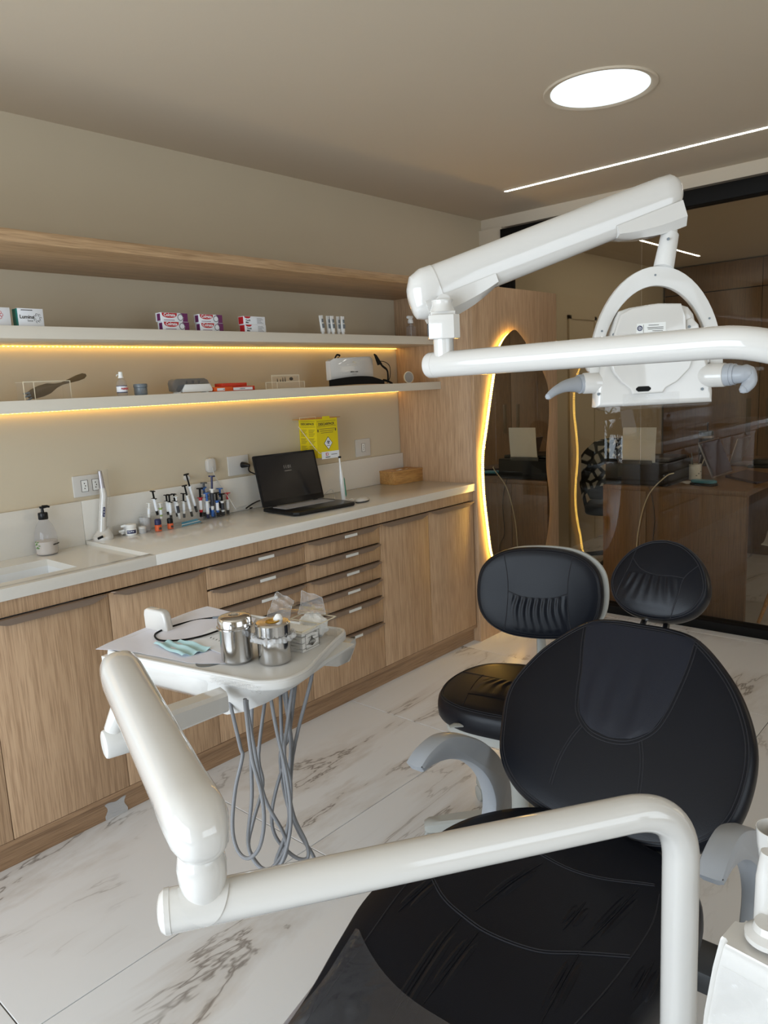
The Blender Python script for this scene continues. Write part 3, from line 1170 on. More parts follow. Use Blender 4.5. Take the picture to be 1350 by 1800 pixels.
g = 'toothpaste boxes on the upper white shelf'
xa, xb = xof(287, 577), xof(333, 578)
paste('purple-ended toothpaste box, bottom of the leftmost stack', xa, xb, Z1, 'p', g)
paste('purple-ended toothpaste box, top of the leftmost stack', xa - .006, xb - .004, Z1 + .0338, 'p', g)
xa, xb = xof(353, 580), xof(393, 581)
paste('purple-ended toothpaste box, bottom of the middle stack', xa, xb, Z1, 'p', g)
paste('purple-ended toothpaste box, top of the middle stack', xa - .004, xb - .002, Z1 + .0338, 'p', g)
xa, xb = xof(431, 582), xof(468, 584)
paste('mostly white toothpaste box, bottom of the rightmost stack', xa, xb, Z1, 'w', g)
paste('mostly white toothpaste box, top of the rightmost stack', xa - .004, xb - .002, Z1 + .0338, 'w', g)


def tubelet(lab, x, lean, y=YI + .01):
    t = thing('sample_tube', lab, 'tube', (x, y, Z1), 'small tubes on the upper white shelf')
    Mx = Matrix.Translation((x, y, Z1)) @ Matrix.Rotation(lean, 4, 'Y')
    b = B()
    lathe(b, [(0, 0), (.0075, 0), (.0075, .012), (.007, .0125)], 16, Mx)
    obj('cap', b, M['matte_white'], t)
    b = B()
    rings = []
    for k in range(7):
        f = k / 6
        a, c_ = .010 + .003 * f, .010 * (1 - f) + .0012
        rings.append([(a * math.cos(q * math.pi / 8), c_ * math.sin(q * math.pi / 8), .0125 + .066 * f) for q in range(16)])
    rings.append([(.013 * (1 if math.cos(q * math.pi / 8) > 0 else -1) * abs(math.cos(q * math.pi / 8)) ** .3, .0012 * math.sin(q * math.pi / 8), .088) for q in range(16)])
    loft(b, rings, True, True, Mx)
    obj('tube_body', b, M['matte_white'], t)
    b = B()
    box(b, -.007, .007, -.0095, -.0088, .030, .050, 0, Mx)
    box(b, -.004, .004, -.0085, -.0070, .056, .072, 0, Mx)
    obj('print', b, M['jargrey'], t)


for k, (px, ln) in enumerate(((568, -.10), (578, .0), (586, -.05), (595, .03), (603, .02))):
    tubelet(['small white tube, far left of the row of five and leaning', 'small white tube, second from the left in the row of five', 'small white tube, middle one of the row of five', 'small white tube, second from the right in the row of five', 'small white tube, far right of the row of five'][k], xof(px, 586, YI + .01 + .012 * (k % 2)), ln, YI + .01 + .012 * (k % 2))


def spray(lab, base, s=1.0):
    t = thing('spray_bottle', lab, 'bottle', base)
    Mx = Matrix.Translation(base) @ Matrix.Scale(s, 4)
    b = B()
    prism(b, rrect(.052, .034, .008), 0, .062, Mx, .004)
    lathe(b, [(.016, .060), (.014, .068), (.010, .074), (.010, .080)], 20, Mx)
    obj('bottle_body', b, M['soap'], t)
    b = B()
    lathe(b, [(.0135, .078), (.0145, .080), (.013, .096), (.009, .100), (.009, .104)], 20, Mx)
    box(b, -.026, .014, -.008, .008, .102, .118, .004, Mx)
    box(b, -.030, -.024, -.005, .005, .106, .115, .001, Mx)
    tube(b, [Mx @ V(p) for p in ((-.012, 0, .102), (-.020, 0, .092), (-.021, 0, .080))], .0028 * s, 8)
    obj('trigger_head', b, M['matte_white'], t)
    b = B()
    cyl(b, Mx @ V((0, 0, .004)), Mx @ V((0, 0, .08)), .0015 * s, 8)
    obj('dip_tube', b, M['white2'], t)


p = onz(723, 590, Z1)
spray('small clear trigger spray bottle at the right end of the upper white shelf', (ony(723, 590, 2.66).x, 2.66, Z1), 1.0)

# ---- lower white shelf
x0, x1 = xof(45, 699), xof(127, 695)
t = thing('display_tray', 'clear acrylic box holding a brown horn spatula, lower white shelf', 'tray', ((x0 + x1) / 2, 2.62, Z2))
b = B()
Mx = Matrix.Translation(((x0 + x1) / 2, 2.62, Z2))
shell_box(b, x1 - x0, .06, .062, .002, Mx)
obj('walls', b, M['acrylic'], t, smooth=0)
b = B()
for yy in (-.03, .03):
    box(b, -(x1 - x0) / 2, (x1 - x0) / 2, yy - .0012, yy + .0012, .0605, .0625, 0, Mx)
for xx in (-(x1 - x0) / 2, (x1 - x0) / 2, -(x1 - x0) / 2 + .035):
    box(b, xx - .0012, xx + .0012, -.03, -.0285, 0, .062, 0, Mx)
obj('rim', b, M['edge'], t, smooth=0)
# horn spatula
a0, a1 = ony(46, 690, 2.62), ony(151, 659, 2.62)
a0.z = Z2 + .014
t = thing('horn_spatula', 'brown horn spatula leaning out of the clear box on the lower white shelf', 'spatula', a0)
d = (a1 - a0)
L = d.length
d.normalize()
nrm = V((-d.z, 0, d.x))
pr = [(0, .001), (.03, .012), (.10, .017), (.24, .020), (.36, .018), (.48, .008), (.58, .0045), (.70, .007), (.85, .0105), (.95, .010), (1.0, .004)]
b = B()
up_ = [a0 + d * (f * L) + nrm * h for f, h in pr]
dn = [a0 + d * (f * L) - nrm * h for f, h in pr[::-1]]
ol = [(p_.x, p_.z) for p_ in dn[::-1]] + [(p_.x, p_.z) for p_ in up_[::-1]]
prism(b, ol, -.003, .003, frame(V((0, 2.62, 0)), V((1, 0, 0)), V((0, 0, 1)), V((0, -1, 0))), .001)
obj('blade', b, M['brown'], t)
b = B()
for s_ in (-.010, .0, .008):
    c0 = a0 + d * .012 + nrm * s_
    cyl(b, c0 + V((0, -.006, 0)), c0 - d * .022 + nrm * s_ * .5 + V((0, -.006, 0)), .003, 8)
obj('prongs', b, M['jargrey'], t, label='grey prongs at the wide end')

# small pump bottle with label
x = xof(220, 690)
t = thing('dropper_bottle', 'small clear bottle with a white cap and red and blue label, lower white shelf', 'bottle', (x, YI + .02, Z2))
Mx = Matrix.Translation((x, YI + .02, Z2))
b = B()
lathe(b, [(0, 0), (.0175, 0), (.019, .004), (.019, .042), (.0165, .052), (.008, .062), (.0065, .066), (.0065, .072)], 24, Mx)
obj('bottle_body', b, M['soap'], t)
b = B()
lathe(b, [(.0192, .012), (.0195, .012), (.0195, .038), (.0192, .038)], 24, Mx)
obj('label', b, M['paperw'], t)
b = B()
lathe(b, [(.0197, .012), (.0197, .015)], 24, Mx)
lathe(b, [(.0197, .0355), (.0197, .038)], 24, Mx)
obj('label_border', b, M['navyp'], t)
b = B()
text(b, 'PLIDEX', .009, frame(Mx.translation + V((0, -.0205, .026)), V((1, 0, 0)), V((0, 0, 1)), V((0, -1, 0))), .0003, bold=.0004)
obj('lettering', b, M['red'], t, smooth=0)
b = B()
lathe(b, [(.008, .068), (.0085, .070), (.0075, .088), (.006, .089), (0, .089)], 20, Mx)
lathe(b, [(.010, .066), (.010, .070)], 20, Mx)
tube(b, [Mx @ V(q) for q in ((-.007, 0, .078), (-.015, 0, .079), (-.017, 0, .073))], .0016, 6)
obj('cap', b, M['matte_white'], t)
# grey jar
x = xof(254, 690)
t = thing('grey_jar', 'squat grey jar with a screw lid, lower white shelf', 'jar', (x, YI + .025, Z2))
Mx = Matrix.Translation((x, YI + .025, Z2))
b = B()
lathe(b, [(0, 0), (.022, 0), (.0245, .004), (.0245, .027), (.023, .029)], 32, Mx)
obj('jar_body', b, M['jargrey'], t)
b = B()
lathe(b, [(.0255, .029), (.026, .031), (.026, .040), (.0245, .0425), (0, .0425)], 32, Mx)
obj('lid', b, M['jargrey'], t)
b = B()
for k in range(3):
    box(b, -.012, .012 - .004 * k, -.0252, -.0244, .010 + .005 * k, .0115 + .005 * k, 0, Mx)
obj('print', b, M['disc'], t)
# bur case
x0, x1 = xof(308, 690), xof(375, 688)
w_ = x1 - x0
t = thing('bur_case', 'white case with a smoky see-through lid, beside the orange packs', 'case', ((x0 + x1) / 2, YI + .03, Z2))
PF = frame(V((x0, YI, Z2)), V((1, 0, 0)), V((0, 0, 1)), V((0, -1, 0)))
b = B()
prism(b, [(w_ * .22, .003), (w_ * .98, .003), (w_, .012), (w_ * .93, .034), (w_ * .28, .034), (w_ * .20, .014)], -.052, .0, PF, .003)
box(b, x0 + .02, x0 + .03, YI + .005, YI + .045, Z2, Z2 + .005)
box(b, x1 - .03, x1 - .02, YI + .005, YI + .045, Z2, Z2 + .005)
obj('base', b, M['matte_white'], t)
b = B()
prism(b, [(w_ * .02, .010), (w_ * .12, .004), (w_ * .20, .014), (w_ * .28, .035), (w_ * .93, .035), (w_ * .88, .050), (w_ * .80, .057), (w_ * .10, .057), (w_ * .03, .052), (0, .040)], -.050, -.002, PF, .003)
obj('lid', b, M['smoke'], t)
b = B()
for k in range(9):
    q = .35 + .055 * k
    cyl(b, PF @ V((w_ * q, .036, -.012 - .012 * (k % 3))), PF @ V((w_ * q, .046 + .003 * (k % 2), -.012 - .012 * (k % 3))), .0022, 8)
obj('burs', b, M['black'], t, label='dark burs seen through the lid')
# orange packs
for k, (a, c_, zz, mt, lab) in enumerate(((377, 410, 0, 'orange', 'orange wrapped pack next to the bur case'), (404, 449, 0, 'redwrap', 'red wrapped pack with a white label, right of the orange pack'), (392, 436, .0195, 'redwrap', 'thin red wrapped pack lying on the two lower packs'))):
    x0, x1 = xof(a, 688), xof(c_, 686)
    t = thing('wrapped_pack', lab, 'pack', ((x0 + x1) / 2, YI + .03, Z2 + zz), 'wrapped packs on the lower white shelf')
    b = B()
    box(b, x0, x1, YI + .002 * k, YI + .055, Z2 + zz, Z2 + zz + (.019 if k < 2 else .014), .002)
    obj('wrapper', b, M[mt], t)
    if k < 2:
        b = B()
        box(b, x0 + (x1 - x0) * .15, x0 + (x1 - x0) * (.9 if k == 1 else .55), YI + .002 * k - .0006, YI + .002 * k, Z2 + .003, Z2 + .014)
        obj('label', b, M['paperw'], t)
        b = B()
        text(b, 'CARBONO' if k else 'AR', .006, frame(V(((x0 + x1) / 2, YI + .002 * k - .0008, Z2 + .0085)), V((1, 0, 0)), V((0, 0, 1)), V((0, -1, 0))), .0002)
        obj('lettering', b, M['ink'], t, smooth=0)
# acrylic stand with dried plant motif
x0, x1 = xof(468, 686), xof(536, 683)
w_ = x1 - x0
t = thing('acrylic_stand', 'clear acrylic frame with little brown figures, lower white shelf', 'stand', ((x0 + x1) / 2, YI + .02, Z2))
b = B()
box(b, x0, x1, YI, YI + .003, Z2, Z2 + .030)
box(b, x0 + w_ * .28, x1, YI + .034, YI + .037, Z2, Z2 + .062)
box(b, x0, x1, YI + .003, YI + .034, Z2, Z2 + .0025)
obj('sheets', b, M['acrylic'], t, smooth=0)
b = B()
e = .0011
for (xa, xb, za, zb, yy) in ((x0, x1, .029, .031, 0), (x0, x1, 0, .002, 0), (x0 + w_ * .28, x1, .060, .062, .034), (x0 + w_ * .28, x1, .056, .0575, .034)):
    box(b, xa, xb, YI + yy - e, YI + yy, Z2 + za, Z2 + zb)
for xx, h, yy in ((x0, .031, 0), (x0 + w_ * .28, .062, .034), (x1 - .001, .062, .034), (x0 + w_ * .28, .03, 0), (x1 - .001, .03, 0)):
    box(b, xx - e, xx + e, YI + yy - e, YI + yy, Z2, Z2 + h)
obj('edges', b, M['edge'], t, smooth=0)
b = B()
for q, h in ((.42, .016), (.50, .013), (.56, .020), (.62, .022)):
    prism(b, [(w_ * q - .003, .030), (w_ * q + .003, .030), (w_ * q + .001, .030 + h), (w_ * q - .001, .030 + h)], 0, .001, frame(V((x0, YI + .0335, Z2)), V((1, 0, 0)), V((0, 0, 1)), V((0, -1, 0))))
prism(b, circle(.011, 16, w_ * .78, .043, .0075), 0, .001, frame(V((x0, YI + .0335, Z2)), V((1, 0, 0)), V((0, 0, 1)), V((0, -1, 0))))
obj('motif', b, M['ink'], t)
# white light mask with black straps
x0, x1 = xof(590, 672), xof(664, 668)
w_ = x1 - x0
t = thing('head_visor', 'white box-shaped head visor with black straps, lower white shelf', 'visor', ((x0 + x1) / 2, YI + .04, Z2))
b = B()
n = 14
rings = []
for k in range(n + 1):
    u = k / n
    x = x0 + w_ * u
    bulge = .030 * math.sin(math.pi * min(max(u, .02), .98)) ** .55
    h0 = .030 + .004 * math.sin(math.pi * u)
    h1 = .132 + .010 * u - (.012 if k in (0, n) else 0)
    yf_ = YI + .035 - bulge
    rings.append([(x, yf_ + .004, Z2 + h0), (x, yf_, Z2 + h0 + .006), (x, yf_, Z2 + h1 - .006), (x, yf_ + .004, Z2 + h1), (x, YI + .06, Z2 + h1), (x, YI + .06, Z2 + h0)])
loft(b, rings)
obj('visor_shell', b, M['white'], t)
b = B()
xm = x0 + w_ * .46
FT = frame(V((xm, YI + .003, Z2 + .112)), V((1, 0, 0)), V((0, 0, 1)), V((0, -1, 0)))
text(b, 'M', .017, FT @ Matrix.Translation((-.005, 0, 0)), .0003)
text(b, 'O', .015, FT @ Matrix.Translation((.008, -.002, 0)), .0003)
box(b, xm - .014, xm + .014, YI + .0025, YI + .0035, Z2 + .0965, Z2 + .0978)
obj('emblem', b, M['edge'], t, smooth=0, label='thin beige monogram')
b = B()
FT = frame(V((xm - .002, YI + .0035, Z2 + .066)), V((1, 0, 0)), V((0, 0, 1)), V((0, -1, 0)))
text(b, 'MÉDICA - HAUS', .0075, FT, .0003, bold=.0002)
box(b, xm - .018, xm + .014, YI + .003, YI + .0038, Z2 + .0545, Z2 + .0557)
obj('lettering', b, M['ink'], t, smooth=0)
b = B()
# broad black head band lying in front
rings = []
xa, xb = xof(580, 681), xof(676, 676)
for k in range(17):
    u = k / 16
    x = xa + (xb - xa) * u
    zt_ = Z2 + .030 + .014 * math.sin(math.pi * u) - .016 * max(0, u - .75) * 4 * .8
    zb_ = Z2 + .001 + .004 * math.sin(math.pi * u)
    y = YI - .012 * math.sin(math.pi * u)
    rings.append([(x, y, zb_), (x, y, zt_), (x, y + .004, zt_), (x, y + .004, zb_)])
loft(b, rings)
obj('head_band', b, M['mattblack'], t)
b = B()
q = lambda px, py, y=YI + .03: ony(px, py, y)
tube(b, cat([q(598, 625), q(592, 624), q(588, 632), q(586, 636), q(588, 645), q(591, 652), q(590, 664), q(592, 672)], 5), .0028, 8, sq=(1.6, .6))
tube(b, cat([q(598, 625), q(590, 634), q(586, 640), q(590, 650)], 5), .002, 8)
obj('strap', b, M['mattblack'], t, label='thin black strap on the left side')
b = B()
prism(b, [(p_.x, p_.z) for p_ in (q(656, 622), q(660, 624), q(670, 640), q(663, 642))], -.003, .003, frame(V((0, YI + .025, 0)), V((1, 0, 0)), V((0, 0, 1)), V((0, -1, 0))))
tube(b, cat([q(658, 623), q(664, 632), q(672, 643), q(680, 650), q(682, 660), q(682, 672)], 5), .0035, 8, sq=(1.8, .6))
tube(b, cat([q(667, 635), q(676, 636), q(684, 642), q(686, 652), q(685, 664), q(681, 673)], 5), .0018, 8)
tube(b, cat([q(674, 668), q(682, 670), q(689, 674)], 4), .006, 8)
obj('strap', b, M['mattblack'], t, label='longer black strap on the right side')
# round grey disc leaning on the tall cabinet
c = ony(718, 660, 2.63)
r = .031
c.z = Z2 + r * .99
t = thing('round_mirror', 'round grey disc standing at the right end of the lower white shelf', 'hand mirror', (c.x, 2.63, Z2))
Mx = axis(c, (-.25, -1, .08))
b = B()
lathe(b, [(0, -.004), (r, -.004), (r + .001, 0), (r, .004), (r - .002, .0045)], 40, Mx)
obj('rim', b, M['edge'], t)
b = B()
lathe(b, [(0, .004), (r - .0025, .004), (r - .003, .0052), (0, .0052)], 40, Mx)
obj('face', b, M['disc'], t)
# ================================================================ THINGS ON THE WORKTOP
BF = lambda o, yaw=0: rotz(o, yaw)
# soap bottle
c = onz(84, 974, ZS)
t = thing('soap_bottle', 'clear soap bottle with a black pump beside the sink', 'bottle', c)
Mx = Matrix.Translation(c)
b = B()
lathe(b, [(0, 0), (.034, 0), (.038, .004), (.040, .030), (.041, .060), (.038, .085), (.030, .108), (.020, .125), (.0145, .134), (.0140, .140)], 36, Mx)
obj('bottle_body', b, M['soap'], t)
b = B()
lathe(b, [(0, .003), (.0335, .003), (.0375, .008), (.0385, .030), (.0390, .052), (0, .052)], 36, Mx)
obj('soap_fill', b, M['soapliq'], t)
b = B()
lathe(b, [(.0165, .134), (.0175, .136), (.0175, .156), (.0160, .160), (.006, .161), (.005, .175), (.009, .176), (.010, .183), (.0, .184)], 28, Mx)
tube(b, [Mx @ V(q) for q in ((0, 0, .180), (.018, -.004, .181), (.026, -.006, .178))], [.007, .005, .0035], 10)
obj('pump', b, M['black'], t)
b = B()
FT = axis(c + V((-.028, -.0335, .040)), (-.55, -.84, 0))
for k in range(9):
    a, h = random.uniform(-.05, .01), random.uniform(-.012, .018)
    ang = -2.45 + a * 12
    p_ = c + V((.0412 * math.cos(ang), .0412 * math.sin(ang), .040 + h))
    prism(b, circle(.0045, 8, 0, 0, .002), 0, .0006, axis(p_, (math.cos(ang), math.sin(ang), 0)) @ Matrix.Rotation(random.uniform(0, 3), 4, 'Z'))
obj('leaf_print', b, M['leafgreen'], t, label='faded green leaf print')
b = B()
for k in range(3):
    ang = -1.05 + .12 * k
    p_ = c + V((.0408 * math.cos(ang), .0408 * math.sin(ang), .040))
    box(b, -.002, .002, -.016, .016, 0, .0005, 0, axis(p_, (math.cos(ang), math.sin(ang), 0), (1, 0, 0)))
obj('lettering', b, M['ink'], t)

# wall sockets
WF = lambda x, z: frame(V((x, WY, z)), V((1, 0, 0)), V((0, 0, 1)), V((0, -1, 0)))


def socket(lab, pa, pb, outlets, grp=None):
    """pa,pb: opposite corners of the plate on the wall"""
    a, c_ = ony(*pa, WY), ony(*pb, WY)
    xm, zm = (a.x + c_.x) / 2, (a.z + c_.z) / 2
    w_, h = abs(a.x - c_.x), abs(a.z - c_.z)
    t = thing('wall_socket', lab, 'socket', (xm, WY, zm - h / 2))
    F = WF(xm, zm)
    b = B()
    prism(b, rrect(w_, h, .004), 0, .008, F, .002)
    obj('plate', b, M['white2'], t)
    for k, ox in enumerate(outlets):
        b = B()
        prism(b, rrect(.026, .044, .003, cx=ox * w_), .008, .0092, F)
        f_ = obj('outlet', b, M['matte_white'], t)
        b = B()
        for hh in (-.010, 0, .010):
            cyl(b, F @ V((ox * w_ + (.0035 if hh == 0 else 0), hh, .0092)), F @ V((ox * w_ + (.0035 if hh == 0 else 0), hh, .0098)), .0024, 10)
        for s_ in (-1, 1):
            box(b, ox * w_ - .0135, ox * w_ + .0135, s_ * .0225 - .0006, s_ * .0225 + .0006, .008, .0096, 0, F)
            box(b, ox * w_ + s_ * .0135 - .0006, ox * w_ + s_ * .0135 + .0006, -.0225, .0225, .008, .0096, 0, F)
        obj('pin_holes', b, M['ink'], f_)
    return F


socket('white double wall socket behind the curing light', (125, 838), (180, 868), (-.12, .26))
socket('white wall socket with the black plug in it', (398, 803), (437, 832), ())
b = B()
F = WF(ony(418, 817, WY).x, ony(418, 817, WY).z)
FS = socket('small white wall plate right of the yellow sharps box', (623, 773), (650, 800), (0,))
# round white charger with its cable
c = ony(367, 818, WY)
t = thing('plug_charger', 'small white plug-in charger on the wall above the syringes', 'charger', (c.x, WY, c.z - .03))
F = WF(c.x, c.z)
b = B()
prism(b, rrect(.045, .066, .016, 6), 0, .026, F, .005)
obj('charger_body', b, M['white'], t)
b = B()
tube(b, cat([F @ V((0, -.01, .028)), F @ V((.004, -.04, .03)), F @ V((.03, -.09, .03)), F @ V((.055, -.15, .05)), F @ V((.075, -.21, .075))], 6), .0018, 8)
obj('cable', b, M['white2'], t)
# small white hook further left
c = ony(327, 840, WY)
b = B()
lathe(b, [(.014, 0), (.014, .006), (.006, .008), (.005, .018), (.008, .020), (0, .022)], 20, axis(c, (0, -1, 0)))
tag(obj('wall_hook', b, M['white']), 'small round white hook on the wall above the tall syringes', 'hook')

# black laptop adapter lead
c = ony(424, 817, WY)
t = thing('power_lead', 'black power lead from the wall socket down behind the laptop', 'cable', (c.x, WY, c.z))
b = B()
tube(b, [c + V((0, -.008, 0)), c + V((.004, -.030, 0)), c + V((.010, -.050, -.003))], [.015, .012, .006], 14)
obj('plug', b, M['black'], t)
b = B()
p1, p2 = ony(438, 828, WY - .05), ony(458, 841, WY - .06)
lead = [c + V((.010, -.050, -.003)), p1, p2, onz(480, 880, ZT + .05) + V((0, .05, 0)), onz(462, 880, ZT + .004) + V((0, .06, 0)), onz(438, 893, ZT + .004), onz(455, 889, ZT + .004), onz(470, 889, ZT + .004)]
tube(b, cat(lead, 6), .003, 8)
tube(b, cat([onz(432, 894, ZT + .006), onz(445, 885, ZT + .03), onz(460, 879, ZT + .03), onz(475, 880, ZT + .01)], 6), .0035, 8)
obj('cable', b, M['black'], t)
t = thing('white_cable', 'coiled white cable lying between the red-capped syringe and the laptop', 'cable', onz(420, 895, ZT))
c = onz(418, 896, ZT + .003)
b = B()
pts = []
for k in range(90):
    a = k * .42
    r_ = .030 + .010 * math.sin(a * .37)
    pts.append(c + V((r_ * 1.3 * math.cos(a) + .006 * math.sin(a * .21), r_ * .8 * math.sin(a), .001 + .00018 * k + .002 * math.sin(a * .5) ** 2)))
tube(b, pts, .0016, 6)
obj('coil', b, M['white2'], t)

# curing light on its charging base
c = ony(181, 938, WY - .064)
c.z = ZT
t = thing('curing_light', 'white cordless curing light in a clear sleeve on its round base', 'curing light', c)
Mx = rotz(c, -55)
b = B()
rings = []
for k, (s_, z) in enumerate(((1, 0), (1.04, .004), (1.0, .014), (.86, .024), (.66, .034), (.58, .040))):
    rings.append([(.040 * s_ * math.cos(q * math.pi / 14), .034 * s_ * math.sin(q * math.pi / 14) + (.006 if k > 3 else 0), z + .008 * (k > 2) * math.sin(q * math.pi / 14)) for q in range(28)])
loft(b, rings, M=Mx)
obj('base', b, M['white'], t)
b = B()
prism(b, rrect(.024, .010, .003), 0, .0008, axis(Mx @ V((.006, -.0348, .0135)), Mx.to_3x3() @ V((0, -1, .3)), (1, 0, 0)) @ Matrix.Rotation(math.radians(90), 4, 'Z'))
obj('badge', b, M['mattblack'], t)
tip = at(176, 826, 0)
p0 = c + V((0, .004, .030))
p1 = ony(182, 870, p0.y)
p2 = ony(175, 828, p0.y)
b = B()
tube(b, [p0, p0.lerp(p1, .6), p1, p1.lerp(p2, .3)], [.015, .0155, .014, .0115], 24)
obj('grip', b, M['white'], t)
b = B()
tube(b, [p1.lerp(p2, .28), p1.lerp(p2, .6), p2], [.0112, .0095, .0075], 20)
obj('barrel', b, M['silver'], t, label='satin metal barrel')
b = B()
mm = p0.lerp(p1, .55) + V((-.004, -.0152, 0))
prism(b, rrect(.009, .040, .004), 0, .002, frame(mm, V((.97, -.24, 0)), (p1 - p0).normalized(), V((-.24, -.97, 0))))
obj('button_strip', b, M['navyp'], t)
b = B()
for dz in (-.012, 0, .012):
    cyl(b, mm + V((0, -.0015, dz)), mm + V((-.0006, -.0030, dz)), .0025, 10)
obj('button', b, M['silver'], t)
b = B()
tube(b, [p0 + V((.003, 0, .04)), p1 + V((.005, 0, 0)), p2 + V((.010, -.002, -.02)), p2 + V((.012, -.002, .006))], [.0185, .021, .019, .020], 14, caps=False)
obj('clear_sleeve', b, M['film'], t)

# cotton rolls box, dappen jar, cup
c = ony(222, 935, WY - .060)
c.z = ZT
t = thing('cotton_roll_box', 'clear box full of white cotton rolls beside the curing light', 'box', c)
Mx = rotz(c, 4)
b = B()
shell_box(b, .085, .060, .040, .0018, Mx)
obj('box_walls', b, M['acrylic'], t, smooth=0)
for k in range(16):
    b = B()
    x, y, z = random.uniform(-.028, .028), random.uniform(-.018, .018), .008 + .010 * (k // 4)
    a = random.uniform(0, math.pi)
    dv = V((math.cos(a) * .013, math.sin(a) * .010, random.uniform(-.003, .003)))
    pc = Mx @ V((x, y, z))
    cyl(b, pc - dv, pc + dv, .0052, 10, .001)
    obj('cotton_roll', b, M['cotton'], t)
c = onz(231, 940, ZT)
t = thing('white_jar', 'small white screw-top jar with a dark label, in front of the cotton rolls', 'jar', c)
Mx = Matrix.Translation(c)
b = B()
lathe(b, [(0, 0), (.020, 0), (.022, .003), (.022, .024), (.020, .028), (.019, .030)], 32, Mx)
obj('jar_body', b, M['matte_white'], t)
b = B()
lathe(b, [(.0215, .030), (.0225, .032), (.022, .042), (.020, .0445), (0, .045)], 32, Mx)
obj('lid', b, M['matte_white'], t)
b = B()
rings = []
for z in (.008, .022):
    rings.append([(c.x + .0224 * math.cos(math.radians(a)), c.y + .0224 * math.sin(math.radians(a)), c.z + z) for a in range(-165, -60, 8)])
loft(b, rings, closed=False, caps=False)
obj('label', b, M['navyp'], t)
b = B()
for k in range(4):
    a = math.radians(-150 + 18 * k)
    p_ = c + V((.0226 * math.cos(a), .0226 * math.sin(a), .0165 - .001 * (k % 2)))
    box(b, -.0016, .0016, -.0026, .0026, 0, .0004, 0, axis(p_, (math.cos(a), math.sin(a), 0), (1, 0, 0)))
obj('label_print', b, M['paperw'], t)
c = ony(257, 932, WY - .055)
c.z = ZT
t = thing('frosted_cups', 'stack of frosted plastic cups right of the white jar', 'cup', c)
for k in range(3):
    b = B()
    lathe(b, [(.017, .0), (.019, .001), (.023, .042), (.0245, .043), (.0235, .043), (.018, .002)], 28, Matrix.Translation(c + V((0, 0, .008 * k))))
    obj('cup', b, M['frost'], t)
c = onz(251, 937, ZT)
t = thing('dosing_pot', 'small frosted pot with a white lid, in front of the frosted cups', 'pot', c)
b = B()
lathe(b, [(0, 0), (.0135, 0), (.015, .003), (.0155, .020)], 24, Matrix.Translation(c))
obj('pot_body', b, M['frost'], t)
b = B()
lathe(b, [(.0158, .020), (.0158, .027), (.013, .029), (0, .029)], 24, Matrix.Translation(c))
obj('lid', b, M['white2'], t)

# dark bottles with orange labels
for k, (px, py, h, lab) in enumerate(((279, 933, 1.0, 'dark adhesive bottle with an orange label, left one in the clear organiser'), (300, 929, .9, 'dark adhesive bottle with an orange label, right one in the clear organiser'))):
    c = onz(px, py, ZT + .002)
    t = thing('adhesive_bottle', lab, 'bottle', c)
    Mx = Matrix.Translation(c) @ Matrix.Scale(h, 4)
    b = B()
    lathe(b, [(0, 0), (.013, 0), (.0145, .002), (.0145, .024), (.012, .027)], 20, Mx)
    obj('label_band', b, M['orange'], t)
    b = B()
    lathe(b, [(.0135, .026), (.014, .030), (.0135, .046), (.010, .050), (0, .050)], 20, Mx)
    obj('cap', b, M['navyp'] if k == 0 else M['black'], t)
    b = B()
    box(b, -.006, .006, -.0152, -.0144, .006, .016, 0, Mx)
    obj('print', b, M['ink'], t)

# clear organiser (front holder)
o1, o2 = onz(268, 938, ZT), onz(358, 919, ZT)
cc = (o1 + o2) / 2 + V((0, .030, 0))
Wd = abs(o2.x - o1.x)
t = thing('syringe_organiser', 'clear stepped acrylic organiser full of syringes, left half of the syringe row', 'organiser', (cc.x, cc.y, ZT))
yaw = math.degrees(math.atan2(o2.y - o1.y, o2.x - o1.x))
Mx = rotz((cc.x, cc.y, ZT), 0)
b = B()
shell_box(b, Wd, .080, .028, .002, Mx)
box(b, -Wd / 2, Wd / 2, .010, .012, .002, .062, 0, Mx)
box(b, -Wd / 2, Wd / 2, .038, .040, .028, .075, 0, Mx)
box(b, -Wd / 2, Wd / 2, .012, .038, .060, .062, 0, Mx)
obj('walls', b, M['acrylic'], t, smooth=0)
b = B()
for (y, z) in ((-.040, .027), (.010, .061), (.040, .074), (-.04, 0)):
    box(b, -Wd / 2, Wd / 2, y - .0006, y + .001, z, z + .0016, 0, Mx)
for x in (-Wd / 2, 0, Wd / 2 - .0015):
    box(b, x, x + .0015, -.0405, -.0395, 0, .028, 0, Mx)
    box(b, x, x + .0015, .0095, .0105, .028, .062, 0, Mx)
obj('edges', b, M['acrylic'], t, smooth=0)
# blue applicators lying in the front tray
for k in range(6):
    a0 = Mx @ V((Wd * .05 + .004 * k, -.034 + .006 * k, .005 + .002 * k))
    a1 = Mx @ V((Wd * .44, -.028 + .006 * k, .008 + .002 * k))
    b = B()
    cyl(b, a0, a1, .0016, 6)
    mm_ = 'cyan' if k != 2 else 'matte_white'
    tag(obj('applicator_stick', b, M[mm_]), ['nearest blue stick lying in the clear organiser', 'second blue stick from the front of the clear organiser', 'thin white stick lying among the blue ones in the clear organiser', 'blue stick just behind the white one in the organiser', 'blue stick lying second from the back of the organiser tray', 'rearmost and highest blue stick in the organiser tray'][k], 'stick', 'applicator sticks in the clear organiser')


